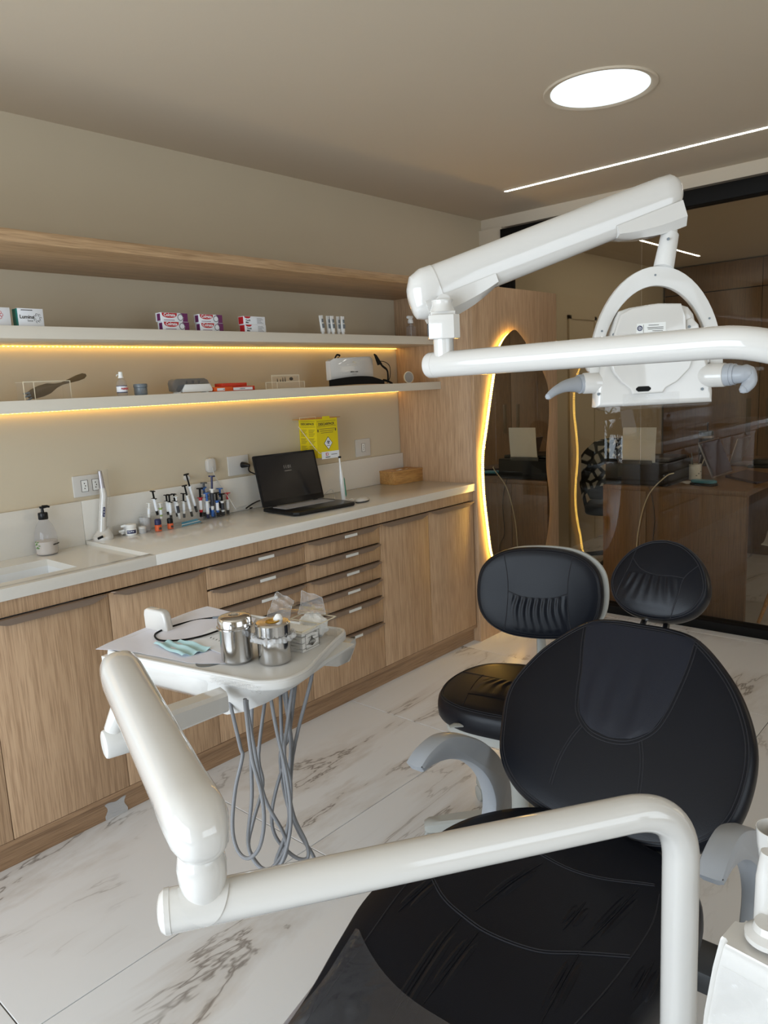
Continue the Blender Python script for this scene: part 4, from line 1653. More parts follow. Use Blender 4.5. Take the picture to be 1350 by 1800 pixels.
def syringe(lab, tipv, topv, barrel, plunger, cap, r=.0052, plate='disc', bl=.5, capl=.16, grp='syringes in the clear holders'):
    """tip low, plunger top high"""
    tipv, topv = V(tipv), V(topv)
    D = topv - tipv
    L = D.length
    D.normalize()
    F = axis(tipv, D)
    t = thing('syringe', lab, 'syringe', tipv, grp)
    b = B()
    lathe(b, [(0, 0), (r * .75, 0), (r * .95, L * .02), (r * .95, L * capl), (r * .7, L * capl)], 12, F)
    obj('cap', b, M[cap], t)
    b = B()
    lathe(b, [(r * .6, L * capl), (r, L * (capl + .03)), (r, L * (capl + bl)), (r * 1.9, L * (capl + bl)), (r * 1.9, L * (capl + bl + .02)), (0, L * (capl + bl + .02))], 14, F)
    obj('barrel', b, M[barrel], t)
    b = B()
    lathe(b, [(r * .62, L * (capl + bl)), (r * .62, L * .965), (r * (2.0 if plate == 'disc' else 1.2), L * .97), (r * (2.0 if plate == 'disc' else 1.2), L)], 12, F)
    if plate == 'wing':
        box(b, -r * 2.8, r * 2.8, -r * .6, r * .6, L * .97, L, 0, F)
        box(b, -r * 2.8, r * 2.8, -r * .6, r * .6, L * (capl + bl + .005), L * (capl + bl + .03), 0, F)
    obj('plunger', b, M[plunger], t)
    b = B()
    rings = []
    for z in (capl + .1, capl + bl - .08):
        rings.append([F @ V((r * 1.04 * math.cos(q * math.pi / 6), r * 1.04 * math.sin(q * math.pi / 6), L * z)) for q in range(12)])
    loft(b, rings)
    obj('label_band', b, M['navy' if barrel in ('matte_white', 'acrylic') and grp.endswith('s') and random.random() < .35 else 'paperw'], t)


# left holder: (tip px, tip py, top px, top py, dy from holder, barrel, plunger, cap, plate, label)
YR = cc.y + .024
L1 = [
    (277, 905, 268, 863, 'paperw', 'mattblack', 'black', 'wing', 'black plunger syringe above the left adhesive bottle, tallest at that end'),
    (262, 910, 262, 884, 'matte_white', 'matte_white', 'matte_white', 'disc', 'short all-white syringe at the left end of the organiser'),
    (284, 912, 281, 884, 'lime', 'matte_white', 'matte_white', 'disc', 'syringe with a lime green barrel'),
    (296, 905, 292, 870, 'matte_white', 'mattblack', 'black', 'wing', 'thin black syringe left of the one over the right adhesive bottle'),
    (301, 912, 297, 869, 'matte_white', 'mattblack', 'black', 'wing', 'white-barrelled black syringe over the right adhesive bottle'),
    (312, 908, 305, 868, 'paperw', 'mattblack', 'black', 'wing', 'black-topped syringe with wings, fifth from the left in the organiser'),
    (316, 912, 309, 872, 'matte_white', 'matte_white', 'matte_white', 'disc', 'clear and white syringe in the middle of the organiser'),
    (324, 910, 322, 867, 'matte_white', 'mattblack', 'darkgrey', 'wing', 'upright black-winged syringe right of the middle of the organiser'),
    (338, 908, 324, 853, 'matte_white', 'mattblack', 'black', 'disc', 'leaning syringe with a thick black plunger, second tallest'),
    (346, 900, 327, 833, 'paperw', 'mattblack', 'black', 'disc', 'longest leaning black syringe, highest tip of all'),
]
for i, (ax, ay, bx, by, br, pl, cp, plate, lab) in enumerate(L1):
    yy = YR + (.006 if i % 2 else -.003)
    a = ony(ax, ay, yy)
    c_ = ony(bx, by, yy + (.012 if by < 860 else 0))
    a.z = max(a.z, ZT + .012)
    syringe(lab, a, c_, br, pl, cp, .0060, plate)
# right holder
o1, o2 = onz(357, 915, ZT), onz(410, 904, ZT)
cc2 = (o1 + o2) / 2 + V((0, .02, 0))
W2 = abs(o2.x - o1.x)
t = thing('syringe_stand', 'low clear stand holding blue and black capped syringes, right half of the row', 'organiser', (cc2.x, cc2.y, ZT))
Mx2 = Matrix.Translation((cc2.x, cc2.y, ZT))
b = B()
box(b, -W2 / 2, W2 / 2, -.028, .028, 0, .002, 0, Mx2)
box(b, -W2 / 2, W2 / 2, -.020, -.018, .002, .030, 0, Mx2)
box(b, -W2 / 2, W2 / 2, .020, .022, .002, .046, 0, Mx2)
obj('sheets', b, M['acrylic'], t, smooth=0)
L2 = [
    (354, 909, 351, 858, 'red', 'mattblack', 'mattblack', 'disc', 'black syringe with a dark red barrel at the left of the clear stand'),
    (360, 911, 358, 848, 'matte_white', 'darkgrey', 'mattblack', 'disc', 'dark grey syringe behind the bright blue one'),
    (366, 912, 363, 866, 'matte_white', 'blue', 'navyp', 'disc', 'syringe with a bright blue plunger'),
    (371, 905, 357, 857, 'blue', 'blue', 'blue', 'disc', 'all blue syringe leaning left in the clear stand'),
    (374, 908, 372, 836, 'matte_white', 'navyp', 'blue', 'disc', 'tallest syringe of the clear stand, navy with a broad black top'),
    (377, 908, 369, 864, 'matte_white', 'warmgrey', 'blue', 'wing', 'syringe with a pale grey plunger and a blue cap'),
    (384, 911, 380, 866, 'blue', 'mattblack', 'mattblack', 'disc', 'black syringe with a blue barrel right of the grey plunger'),
    (389, 909, 386, 858, 'matte_white', 'blue', 'mattblack', 'disc', 'syringe with a light blue folded plunger'),
    (393, 907, 389, 868, 'matte_white', 'mattblack', 'black', 'disc', 'white syringe with a pointed black top, next to the red one'),
    (401, 905, 399, 866, 'matte_white', 'red', 'mattblack', 'disc', 'syringe with a red mushroom-shaped plunger, far right'),
]
for i, (ax, ay, bx, by, br, pl, cp, plate, lab) in enumerate(L2):
    yy = cc2.y + (.010 if i % 2 else -.010)
    a = ony(ax, ay, yy)
    a.z = max(a.z, ZT + .003)
    c_ = ony(bx, by, yy)
    syringe(lab, a, c_, br, pl, cp, .0076, plate)

# ---------------------------------------------------------------- laptop
hl, hr, fr, fl_ = onz(463, 895, ZT + .016), onz(570, 876, ZT + .016), onz(628, 884, ZT + .012), onz(527, 908, ZT + .012)
xd = (hr - hl)
xd.z = 0
LW = xd.length
xd.normalize()
yd = V((-xd.y, xd.x, 0))
depth_ = abs((fr - hr).dot(yd) + (fl_ - hl).dot(yd)) / 2
print('laptop', LW, depth_)
depth_ = .245
LF = frame(hl.copy(), xd, yd, V((0, 0, 1)))
LF[2][3] = ZT
t = thing('laptop', 'open black laptop with a dark lock screen on the white worktop', 'laptop', (hl + hr) / 2)
b = B()
ol = [(0, 0), (LW, 0), (LW, -depth_ + .018), (LW - .02, -depth_), (.02, -depth_), (0, -depth_ + .018)]
prism(b, ol[::-1], .003, .019, LF, .003)
for q in ((.03, -.03), (LW - .03, -.03), (.03, -depth_ + .03), (LW - .03, -depth_ + .03)):
    cyl(b, LF @ V((q[0], q[1], 0)), LF @ V((q[0], q[1], .004)), .006, 10)
obj('base', b, M['black'], t)
b = B()
kw, kd = LW * .80, depth_ * .42
for r_ in range(6):
    n = 15
    for k in range(n):
        x = LW * .10 + kw * k / n
        y = -.022 - kd * (r_ + 1) / 6
        box(b, x + .001, x + kw / n - .001, y + .001, y + kd / 6 - .001, .0192, .0208, 0, LF)
obj('keys', b, M['keys'], t, kind='stuff', smooth=0)
b = B()
box(b, LW * .36, LW * .62, -depth_ + .022, -depth_ * .56, .0192, .0197, 0, LF)
obj('touchpad', b, M['darkgrey'], t, smooth=0)
# lid
tl, tr_ = at(449, 802, 1), at(550, 791, 1)
ang = math.radians(104)
# lid up direction chosen so its top edge meets the photographed line
lidh = .245
upd = V((0, 0, 1)) * math.sin(ang) + yd * (-math.cos(ang))
SFm = frame(LF @ V((0, .002, .020)), xd, upd, -xd.cross(upd) * -1)
b = B()
prism(b, rrect(LW, lidh, .008, cx=LW / 2, cy=lidh / 2), -.004, .004, SFm, .0015)
lid = obj('lid', b, M['black'], t)
b = B()
nrm = SFm.to_3x3() @ V((0, 0, 1))
sgn = 1 if nrm.dot(CAM - hl) > 0 else -1
z0, z1 = (.004, .0046) if sgn > 0 else (-.0046, -.004)
box(b, .010, LW - .010, .028, lidh - .010, z0, z1, 0, SFm)
obj('screen', b, M['screen'], lid, smooth=0)
b = B()
TFm = SFm @ Matrix.Translation((LW * .5, lidh * .72, z1 if sgn > 0 else z0))
if sgn < 0:
    TFm = TFm @ Matrix.Rotation(math.pi, 4, 'Y')
text(b, '11:01', .022, TFm, .0003)
box(b, -.02, .02, -.020, -.018, 0, .0004, 0, TFm)
obj('screen_text', b, M['disc'], lid, smooth=0)
b = B()
for q in (.14, .82):
    cyl(b, LF @ V((LW * q, .001, .017)), LF @ V((LW * (q + .06), .001, .017)), .006, 12)
obj('hinge', b, M['black'], t)

# ---------------------------------------------------------------- sharps box on the wall
ce = ony(557, 733, WY - .13)       # near vertical edge (top)
t = thing('sharps_box', 'yellow cardboard sharps container hung on the wall behind the laptop', 'box', (ce.x, WY - .08, ce.z - .19))
A = V((ony(557, 740, WY - .13).x, WY - .13, 0))
Lf = ony(526, 742, WY - .07)
Rt = ony(593, 742, WY - .05)
d1 = V((0, 1, 0))
d2 = V((1, 0, 0))
DB = min((abs((lambda c_: CX + FPX * c_.x / -c_.z)(RM.transposed() @ (V((ony(557, 770, WY - k / 1000).x, WY - .002, ony(557, 770, WY - k / 1000).z)) - CAM)) - 527), k / 1000) for k in range(40, 240))[1]
A = V((ony(557, 770, WY - DB).x, WY - DB, 0))
zt = ony(557, 737, WY - DB).z
zb = ony(557, 806, WY - DB).z
Hh = zt - zb
# widths so that the far edges project where they should


def width_for(px, dirv):
    best, bw = 1e9, .1
    for k in range(40, 260):
        w_ = k / 1000
        p_ = A + dirv * w_
        p_.z = zt
        c_ = RM.transposed() @ (p_ - CAM)
        x = CX + FPX * c_.x / -c_.z
        if abs(x - px) < best:
            best, bw = abs(x - px), w_
    return bw


wl, wr = DB - .002, width_for(592, d2)
P = [A, A + d2 * wr, A + d2 * wr + d1 * wl, A + d1 * wl]
b = B()
prism(b, [(p_.x, p_.y) for p_ in P], zb, zt)
obj('box_body', b, M['yellow'], t, smooth=0)
b = B()
dz = V((0, 0, 1))
FL = frame(V((P[3].x, P[3].y, zb)), -d1, dz, (-d1).cross(dz))
FR = frame(V((A.x, A.y, zb)), d2, dz, d2.cross(dz))
print('sharps', wl, wr, Hh)
text(b, 'DESCARPACK', wl * .86 / 6.9, FL @ Matrix.Translation((wl * .5, Hh * .875, .0004)), .0003, bold=.0004)
text(b, 'DESCARPACK', wr * .84 / 6.9, FR @ Matrix.Translation((wr * .48, Hh * .86, .0004)), .0003, bold=.0004)
for F_, ww in ((FL, wl), (FR, wr)):
    box(b, ww * .05, ww * .93, Hh * .935, Hh * .942, 0, .0006, 0, F_)
    box(b, ww * .05, ww * .93, Hh * .80, Hh * .807, 0, .0006, 0, F_)
obj('lettering', b, M['kraft'] if False else M['ink'], t, smooth=0)
b = B()
for c0 in (.08, .55):
    for k in range(17):
        if k in (6, 12):
            continue
        box(b, wl * c0, wl * (c0 + .36 - .05 * ((k * 7) % 3)), Hh * (.72 - .032 * k), Hh * (.72 - .032 * k) + .0018, 0, .0006, 0, FL)
for k in range(3):
    box(b, wr * (.14 + .03 * k), wr * (.86 - .04 * k), Hh * (.73 - .05 * k), Hh * (.73 - .05 * k) + .0022, 0, .0006, 0, FR)
for q in (.07, .90):
    prism(b, circle(.004, 12, wr * q, Hh * .70, .008), 0, .0007, FR)
obj('small_print', b, M['brown'], t, smooth=0, kind='stuff')
b = B()
cx_, cy_ = wr * .52, Hh * .36
prism(b, [(cx_, cy_ + .034), (cx_ - .030, cy_), (cx_, cy_ - .034), (cx_ + .030, cy_)], 0, .0007, FR)
obj('diamond_border', b, M['ink'], t, smooth=0)
b = B()
prism(b, [(cx_, cy_ + .030), (cx_ - .0265, cy_), (cx_, cy_ - .030), (cx_ + .0265, cy_)], 0, .0011, FR)
obj('diamond', b, M['paperw'], t, smooth=0)
b = B()
for k in range(3):
    a = math.radians(90 + 120 * k)
    c0 = (cx_ + .0065 * math.cos(a), cy_ + .005 + .0065 * math.sin(a))
    ring = [FR @ V((c0[0] + .0055 * math.cos(math.radians(g_)) * 1, c0[1] + .0055 * math.sin(math.radians(g_)), .0013)) for g_ in range(int(math.degrees(a)) + 40, int(math.degrees(a)) + 321, 20)]
    tube(b, ring, .0014, 6)
lathe(b, [(.004, 0), (.004, .0016)], 12, FR @ Matrix.Translation((cx_, cy_ + .005, 0)))
box(b, cx_ - .012, cx_ + .012, cy_ - .014, cy_ - .0115, 0, .0014, 0, FR)
obj('biohazard_sign', b, M['navyp'], t)
b = B()
box(b, wr * .17, wr * 1.0, -.008, .028, .001, .0022, 0, FR)
obj('bracket', b, M['paperw'], t, smooth=0, label='white plastic bracket with small print')
b = B()
box(b, wr * .36, wr * .48, .008, .022, .0022, .0027, 0, FR)
obj('red_mark', b, M['red'], t, smooth=0)
b = B()
box(b, wr * .39, wr * .45, .0105, .0195, .0025, .003, 0, FR)
obj('mark_centre', b, M['paperw'], t, smooth=0)
b = B()
box(b, wr * .34, wr * .56, -.002, .002, .0022, .0027, 0, FR)
box(b, wr * .62, wr * .90, .010, .0125, .0022, .0027, 0, FR)
obj('bracket_print', b, M['ink'], t, smooth=0)
b = B()
q = lambda px, py, y: ony(px, py, y)
e1 = q(514, 731, WY - .08)
e2 = q(605, 728, WY - .07)
top_ = [(P[0] + V((0, 0, 0))), P[1], P[2], P[3]]
for pa, pb, out in ((P[3], P[0], V((-.5, -.5, 0))), (P[0], P[1], V((.3, -.8, 0)))):
    pass
flap = [(P[3].x - .05, P[3].y - .01), (P[0].x - .055, P[0].y + .02), (P[0].x, P[0].y), (P[1].x, P[1].y), (P[1].x + .045, P[1].y + .02), (P[2].x + .04, P[2].y - .01)]
prism(b, flap, zt, zt + .0025)
obj('flaps', b, M['kraft'], t, smooth=0)
b = B()
box(b, wr * .30, wr * .64, Hh - .010, Hh + .012, .0003, .0015, 0, FR)
obj('front_tab', b, M['yellow'], t, smooth=0)
b = B()
h0 = q(526, 729, WY - .09)
h1 = q(554, 726, WY - .10)
h0.z = h1.z = zt + .012
tube(b, [V((h0.x, h0.y, zt + .002)), h0, h1, V((h1.x, h1.y, zt + .002))], .0018, 6)
obj('carry_loop', b, M['edge'], t)
b = B()
s0, s1, s2 = FL @ V((-.004, Hh * .82, .002)), FL @ V((wl * .92, .045, .003)), FR @ V((wr * .17, .022, .004))
tube(b, [s0, s1, FR @ V((wr * .05, .024, .005)), s2], .0022, 6)
obj('strap', b, M['edge'], t)

# scaler handpiece on a stand
c = onz(605, 884, ZT)
t = thing('dental_wand', 'white cordless handpiece with a green grip, on a small base right of the laptop', 'handpiece', c)
b = B()
lathe(b, [(0, 0), (.026, 0), (.028, .003), (.024, .012), (.016, .018), (0, .018)], 28, Matrix.Translation(c))
obj('base', b, M['white'], t)
b = B()
p0 = c + V((0, 0, .014))
pt = ony(596, 800, c.y)
tube(b, [p0, p0.lerp(pt, .25), p0.lerp(pt, .50), p0.lerp(pt, .62), p0.lerp(pt, .80), p0.lerp(pt, .97)], [.011, .0125, .0120, .0085, .0050, .0042], 18)
obj('wand_body', b, M['white'], t)
b = B()
cyl(b, p0.lerp(pt, .955) + V((.006, -.004, 0)), p0.lerp(pt, .955) + V((-.005, 0, 0)), .005, 12)
obj('tip', b, M['black'], t)
b = B()
m0, m1 = p0.lerp(pt, .08) + V((.006, -.0095, 0)), p0.lerp(pt, .52) + V((.005, -.0085, 0))
tube(b, [m0, m0.lerp(m1, .1), m0.lerp(m1, .9), m1], [.002, .0055, .005, .0015], 10)
obj('grip_insert', b, M['green'], t, label='green grip insert')
b = B()
tube(b, cat([onz(566, 873, ZT + .01), ony(582, 861, c.y) + V((0, 0, .002)), onz(588, 873, ZT + .012), onz(592, 884, ZT + .003), c + V((.03, -.03, .003)), c + V((.045, -.01, .003)), c + V((.03, .02, .006))], 7), .0016, 7)
tube(b, cat([c + V((.016, -.012, .006)), c + V((.025, -.03, .018)), c + V((.05, -.035, .003)), c + V((.065, -.03, .003))], 7), .0016, 7)
obj('cable', b, M['white2'], t)
# mouse
c = onz(637, 882, ZT)
t = thing('computer_mouse', 'small flat mouse, white with dark sides, right of the laptop', 'mouse', c)
Mx = rotz(c, 15)
b = B()
rings = []
for s_, z in ((.96, 0), (1, .004), (1, .008)):
    rings.append([(.052 * s_ * math.cos(q_ * math.pi / 14), .028 * s_ * math.sin(q_ * math.pi / 14), z) for q_ in range(28)])
loft(b, rings, M=Mx)
obj('mouse_sides', b, M['darkgrey'], t)
b = B()
rings = []
for s_, z in ((1, .008), (.93, .013), (.78, .018), (.5, .021), (.1, .0225)):
    rings.append([(.052 * s_ * math.cos(q_ * math.pi / 14), .028 * s_ * math.sin(q_ * math.pi / 14), z) for q_ in range(28)])
loft(b, rings, M=Mx)
obj('mouse_top', b, M['white2'], t)
# bamboo tissue box
a, c1, c2 = onz(664, 850.5, ZT), onz(694, 853, ZT), onz(749, 843.5, ZT)
ux = (c2 - c1).normalized()
uy = V((-ux.y, ux.x, 0))
TL, TWd = (c2 - c1).length, abs((a - c1).dot(uy))
TWd = min(.125, TWd)
TL -= .022
F = frame(c1, ux, uy, V((0, 0, 1)))
print('tissue', TL, TWd)
hgt = .075
t = thing('tissue_box', 'long bamboo tissue box at the far end of the worktop', 'box', c1)
b = B()
box(b, 0, TL, 0, TWd, 0, hgt - .009, .001, F)
obj('box_body', b, M['bamboo'], t)
b = B()
box(b, -.003, TL + .003, -.003, TWd * .36, hgt - .009, hgt, .001, F)
box(b, -.003, TL + .003, TWd * .64, TWd + .003, hgt - .009, hgt, .001, F)
box(b, -.003, TL * .25, TWd * .36, TWd * .64, hgt - .009, hgt, 0, F)
box(b, TL * .75, TL + .003, TWd * .36, TWd * .64, hgt - .009, hgt, 0, F)
obj('lid', b, M['bamboo'], t)
b = B()
sheet(b, lambda u, v: F @ V((TL * (.27 + .46 * u), TWd * (.40 + .2 * v), hgt - .004 + .004 * math.sin(9 * u) * math.sin(5 * v))), 12, 6)
obj('tissue', b, M['paperw'], t)
# ================================================================ DENTAL CHAIR
ta = math.radians(2)
CA, CN, UP = V((math.cos(ta), math.sin(ta), 0)), V((-math.sin(ta), math.cos(ta), 0)), V((0, 0, 1))
CHF = frame(CN * .63, CA, CN, UP)            # (u along towards the head, v to the wall side, z)


def cush(bm, outline, prof, M, n=6, centre=None, mat=0):
    """outline control points (x,y); prof list of (scale, height)"""
    ol = cat([V((p[0], p[1], 0)) for p in outline], n, closed=True)
    c = centre or (sum(p.x for p in ol) / len(ol), sum(p.y for p in ol) / len(ol))
    rings = []
    for s, h in prof:
        rings.append([(c[0] + (p.x - c[0]) * s, c[1] + (p.y - c[1]) * s, h) for p in ol])
    loft(bm, rings, M=M, mat=mat)


def cushprof(T, dome=.008, r=.02, small=.4):
    p = [(.90, -T), (.965, -T + .004), (.992, -T + .015), (1.0, -T * .55), (.998, -r), (.985, -r * .45), (.955, -r * .12), (.92, 0)]
    for k in range(1, 8):
        s = .92 - .9 * k / 7.3
        p.append((s, dome * (1 - (s / .92) ** 2)))
    return p


def bvh(bm):
    return BVHTree.FromBMesh(bm)


def proj(tree, M, x, y, lift=.0):
    N = (M.to_3x3() @ V((0, 0, 1))).normalized()
    o = M @ V((x, y, .4))
    hit = tree.ray_cast(o, -N)
    if hit[0] is None:
        return M @ V((x, y, lift))
    return hit[0] + N * lift


def seam(bm, tree, M, pts, r=.0016, off=.004, double=True, n=6):
    pl = cat([V((p[0], p[1], 0)) for p in pts], n)
    offs = (-off, off) if double else (0,)
    for o_ in offs:
        q = []
        for i, p in enumerate(pl):
            a, c_ = pl[max(i - 1, 0)], pl[min(i + 1, len(pl) - 1)]
            d = (c_ - a).normalized()
            nn = V((-d.y, d.x, 0))
            q.append(proj(tree, M, p.x + nn.x * o_, p.y + nn.y * o_, .0002))
        tube(bm, q, r, 6)


# each part: frame, outline
T_ = V((.631, 0, .775)).normalized()
B0 = CHF @ V((1.494, 0, .66))
BN = CN
BT = (CA * T_.x + UP * T_.z)
BF_ = -(BN.cross(BT)) if (-(BN.cross(BT))).dot(-CA) > 0 else BN.cross(BT)
BACK = frame(B0, BN, BT, BF_)
dc = thing('dental_chair', 'large black leather dental chair with grey armrests, in the foreground', 'dental chair', CHF @ V((1.0, 0, 0)))
bo = [(.0, .283), (.07, .282), (.128, .268), (.19, .218), (.245, .15), (.285, .06), (.291, -.03), (.272, -.112), (.22, -.168), (.13, -.200), (0, -.212)]
bo = [(x * (1 - .05 * (y < 0)) - .16 * max(0, -.06 - y), y) if x > 0 and y < -.02 else (x, y) for x, y in bo] + [(-x, y) for x, y in bo[::-1][1:-1]]
bb = B()
cush(bb, bo, cushprof(.065, .010, .022), BACK, centre=(0, .03))
tr_b = bvh(bb)
back = obj('backrest', bb, M['leather'], dc)
b = B()
SC_ = .945
seam(b, tr_b, BACK, [(x * SC_, .03 + (y - .03) * SC_) for x, y in bo] + [(bo[0][0] * SC_, .03 + (bo[0][1] - .03) * SC_)], .0014, .003)
UL = [(.132, .262), (.122, .20), (.108, .14), (.098, .08), (.085, .035), (.055, .004), (.02, -.008), (-.02, -.008), (-.055, .004), (-.09, .035), (-.108, .08), (-.12, .14), (-.128, .20), (-.13, .262)]
seam(b, tr_b, BACK, UL, .0015, .0035)
seam(b, tr_b, BACK, [(.068, .008), (.085, -.03), (.098, -.08), (.102, -.135)], .0014, .003)
seam(b, tr_b, BACK, [(-.068, .008), (-.080, -.03), (-.088, -.08), (-.092, -.140)], .0014, .003)
obj('seam', b, M['stitch'], back)


def ufn(tree, M, ptsL, ptsR, s0, s1, ripple):
    def f(u, v):
        s = s0 + (s1 - s0) * v

        def lim(pts):
            for (x0, y0), (x1, y1) in zip(pts, pts[1:]):
                if (y0 - s) * (y1 - s) <= 0 and y0 != y1:
                    return x0 + (x1 - x0) * (s - y0) / (y1 - y0)
            return pts[-1][0]
        xl, xr = lim(ptsL), lim(ptsR)
        x = xl + (xr - xl) * u
        e = min(u, 1 - u, .12) / .12 * min(1 - v, .12) / .12
        return proj(tree, M, x, s, .0006 + ripple(x, s) * e)
    return f


b = B()
sheet(b, ufn(tr_b, BACK, [(.128, .262), (.118, .20), (.104, .14), (.094, .08), (.080, .035), (.052, .008), (.0, -.003)], [(-.126, .262), (-.124, .20), (-.116, .14), (-.104, .08), (-.086, .035), (-.052, .008), (.0, -.003)], .262, -.002,
              lambda x, s: .0014 + .0016 * math.exp(-((s - .09) / .07) ** 2) * (math.sin(x * 110 + 1) + .5 * math.sin(x * 61))), 48, 30, .0008)
obj('centre_panel', b, M['leather2'], back, label='smoother blue-black leather panel between the curved seams')

# headrest
HT = V((math.cos(math.radians(60)), 0, math.sin(math.radians(60))))
HO = CHF @ V((1.785, .004, .952))
HTT = CA * HT.x + UP * HT.z
HN = CN.cross(HTT)
HN = -HN if HN.dot(-CA) < 0 else HN
HD = frame(HO, CN, HTT, HN) @ Matrix.Rotation(math.radians(2), 4, 'Z')
ho = [(0, .108), (.045, .098), (.088, .066), (.115, .018), (.119, -.025), (.098, -.066), (.055, -.092), (0, -.100)]
ho = ho + [(-x, y) for x, y in ho[::-1][1:-1]]
b = B()
cush(b, ho, cushprof(.055, .016, .022), HD, centre=(0, 0))
tr_h = bvh(b)
head = obj('headrest', b, M['leather'], dc)
b = B()
seam(b, tr_h, HD, [(x * .93, y * .93) for x, y in ho] + [(0, .108 * .93)], .0012, .0025)
seam(b, tr_h, HD, [(.068, .070), (.074, .02), (.088, -.035), (.092, -.06)], .0012, .0, False)
seam(b, tr_h, HD, [(-.088, .052), (-.064, .012), (-.060, -.03), (-.050, -.088)], .0012, .0, False)
seam(b, tr_h, HD, [(.070, .045), (.040, .018), (.0, .008), (-.035, .012), (-.063, .012)], .0014, 0, False)
obj('seam', b, M['stitch'], head)
b = B()
sheet(b, ufn(tr_h, HD, [(.070, .044), (.074, .02), (.086, -.035), (.080, -.075)], [(-.064, .044), (-.062, .012), (-.058, -.03), (-.050, -.075)], .006, -.072,
             lambda x, s: .0012 + .0016 * math.exp(-((s - .0) / .04) ** 2) * math.sin((x * (1 + 6 * (s + .0))) * 330)), 60, 20, .0008)
obj('gathered_panel', b, M['leather'], head, label='gathered leather below the curved seam')
b = B()
for s_ in (-.03, .03):
    tube(b, [BACK @ V((s_, .20, -.055)), BACK @ V((s_, .28, -.085)), HD @ V((s_ * .6, .0, -.07))], .008, 10)
obj('headrest_bars', b, M['chrome'], dc)

# seat and leg rest in one
SEAT = frame(CHF @ V((1.3, 0, .516)), (CA + UP * .07).normalized(), CN, V((-.07, 0, 1)).normalized())
so = [(.100, 0), (.086, .11), (.022, .192), (-.07, .246), (-.20, .266), (-.34, .266), (-.46, .236), (-.60, .195), (-.78, .165), (-1.0, .150), (-1.14, .12), (-1.18, 0),
      (-1.14, -.12), (-1.0, -.150), (-.78, -.165), (-.60, -.190), (-.46, -.226), (-.34, -.256), (-.22, -.276), (-.12, -.282), (-.015, -.262), (.055, -.20), (.085, -.10)]
bs = B()
cush(bs, so, [(.93, -.085), (.975, -.08), (.992, -.07), (1, -.05), (.998, -.028), (.985, -.010), (.96, -.002), (.93, 0), (.8, .004), (.6, .006), (.4, .007), (.2, .008), (.03, .008)], SEAT, centre=(-.45, 0))
tr_s = bvh(bs)
seat = obj('seat', bs, M['leather'], dc)
b = B()
U = lambda u, v: (u - 1.3, v)
seam(b, tr_s, SEAT, [U(1.075, .205), U(1.02, .13), U(.996, .06), U(.988, 0), U(1.0, -.08), U(1.035, -.14), U(1.075, -.21)], .0016, .0025)
seam(b, tr_s, SEAT, [U(1.24, .09), U(1.222, .032), U(1.212, -.036), U(1.222, -.10), U(1.258, -.184)], .0014, .0025)
seam(b, tr_s, SEAT, [U(1.20, .20), U(1.12, .212), U(1.0, .205), U(.85, .18), U(.6, .14)], .0014, .002, False)
seam(b, tr_s, SEAT, [U(1.24, -.20), U(1.15, -.215), U(1.0, -.205), U(.85, -.18), U(.6, -.14)], .0014, .002, False)
obj('seam', b, M['stitch'], seat)
b = B()


def pleat(v0, a0, a1):
    q = [proj(tr_s, SEAT, a0 - 1.3 + (a1 - a0) * k / 12, v0 + .010 * math.sin(k * .25 + v0 * 20), -.0022) for k in range(13)]
    tube(b, q, [.001 + .0040 * math.sin(math.pi * k / 12) for k in range(13)], 8, sq=(1.0, 1.0))


def on_seat(px, py):
    o_, n_ = SEAT.translation, SEAT.to_3x3() @ V((0, 0, 1))
    r_ = ray(px, py)
    return SEAT.inverted() @ (CAM + r_ * ((o_ - CAM).dot(n_) / r_.dot(n_)))


for ln in (((812, 1618), (775, 1665), (717, 1754), (690, 1800)), ((842, 1645), (805, 1690), (744, 1774)), ((1022, 1675), (990, 1730), (945, 1815)),
           ((1124, 1563), (1080, 1612), (1024, 1670)), ((954, 1522), (900, 1556), (836, 1608)), ((771, 1543), (735, 1575), (700, 1608)), ((1030, 1590), (990, 1640)), ((1150, 1690), (1110, 1760))):
    lp_ = cat([on_seat(*q_) for q_ in ln], 8)
    n_ = len(lp_) - 1
    tube(b, [proj(tr_s, SEAT, p.x, p.y, .0) for p in lp_], [.0004 + .0019 * math.sin(math.pi * (.08 + .84 * k / n_)) for k in range(n_ + 1)], 6)
    tube(b, [proj(tr_s, SEAT, p.x + .002, p.y - .011, -.0062) for p in lp_], [.001 + .0085 * math.sin(math.pi * (.02 + .96 * k / n_)) for k in range(n_ + 1)], 10)
    tube(b, [proj(tr_s, SEAT, p.x - .002, p.y + .009, -.0050) for p in lp_], [.001 + .0065 * math.sin(math.pi * (.02 + .96 * k / n_)) for k in range(n_ + 1)], 10)
obj('creases', b, M['leather'], seat)
# clear vinyl foot cover
b = B()


def coverf(u, v):
    uu = -.50 - .66 * u
    # half width of the seat at uu
    hw = .2
    ol_ = [(-.34, .268), (-.46, .238), (-.60, .195), (-.78, .165), (-1.0, .150), (-1.18, .13)]
    for (x0, y0), (x1, y1) in zip(ol_, ol_[1:]):
        if x1 <= uu <= x0:
            hw = y0 + (y1 - y0) * (uu - x0) / (x1 - x0)
    e = (v - .5) * 2
    uu += (.085 * (e if e > 0 else e * .1) ** 2) * (1 - u)
    y = e * (hw + .006)
    p = proj(tr_s, SEAT, uu, y * .985, .003)
    if abs(e) > .93:
        p = SEAT @ V((uu, math.copysign(hw + .008, e), -.030 if abs(e) > .97 else -.006))
    return p


sheet(b, coverf, 30, 40, .0006)
cv = obj('foot_cover', b, M['cover'], dc, label='clear vinyl cover over the foot end')


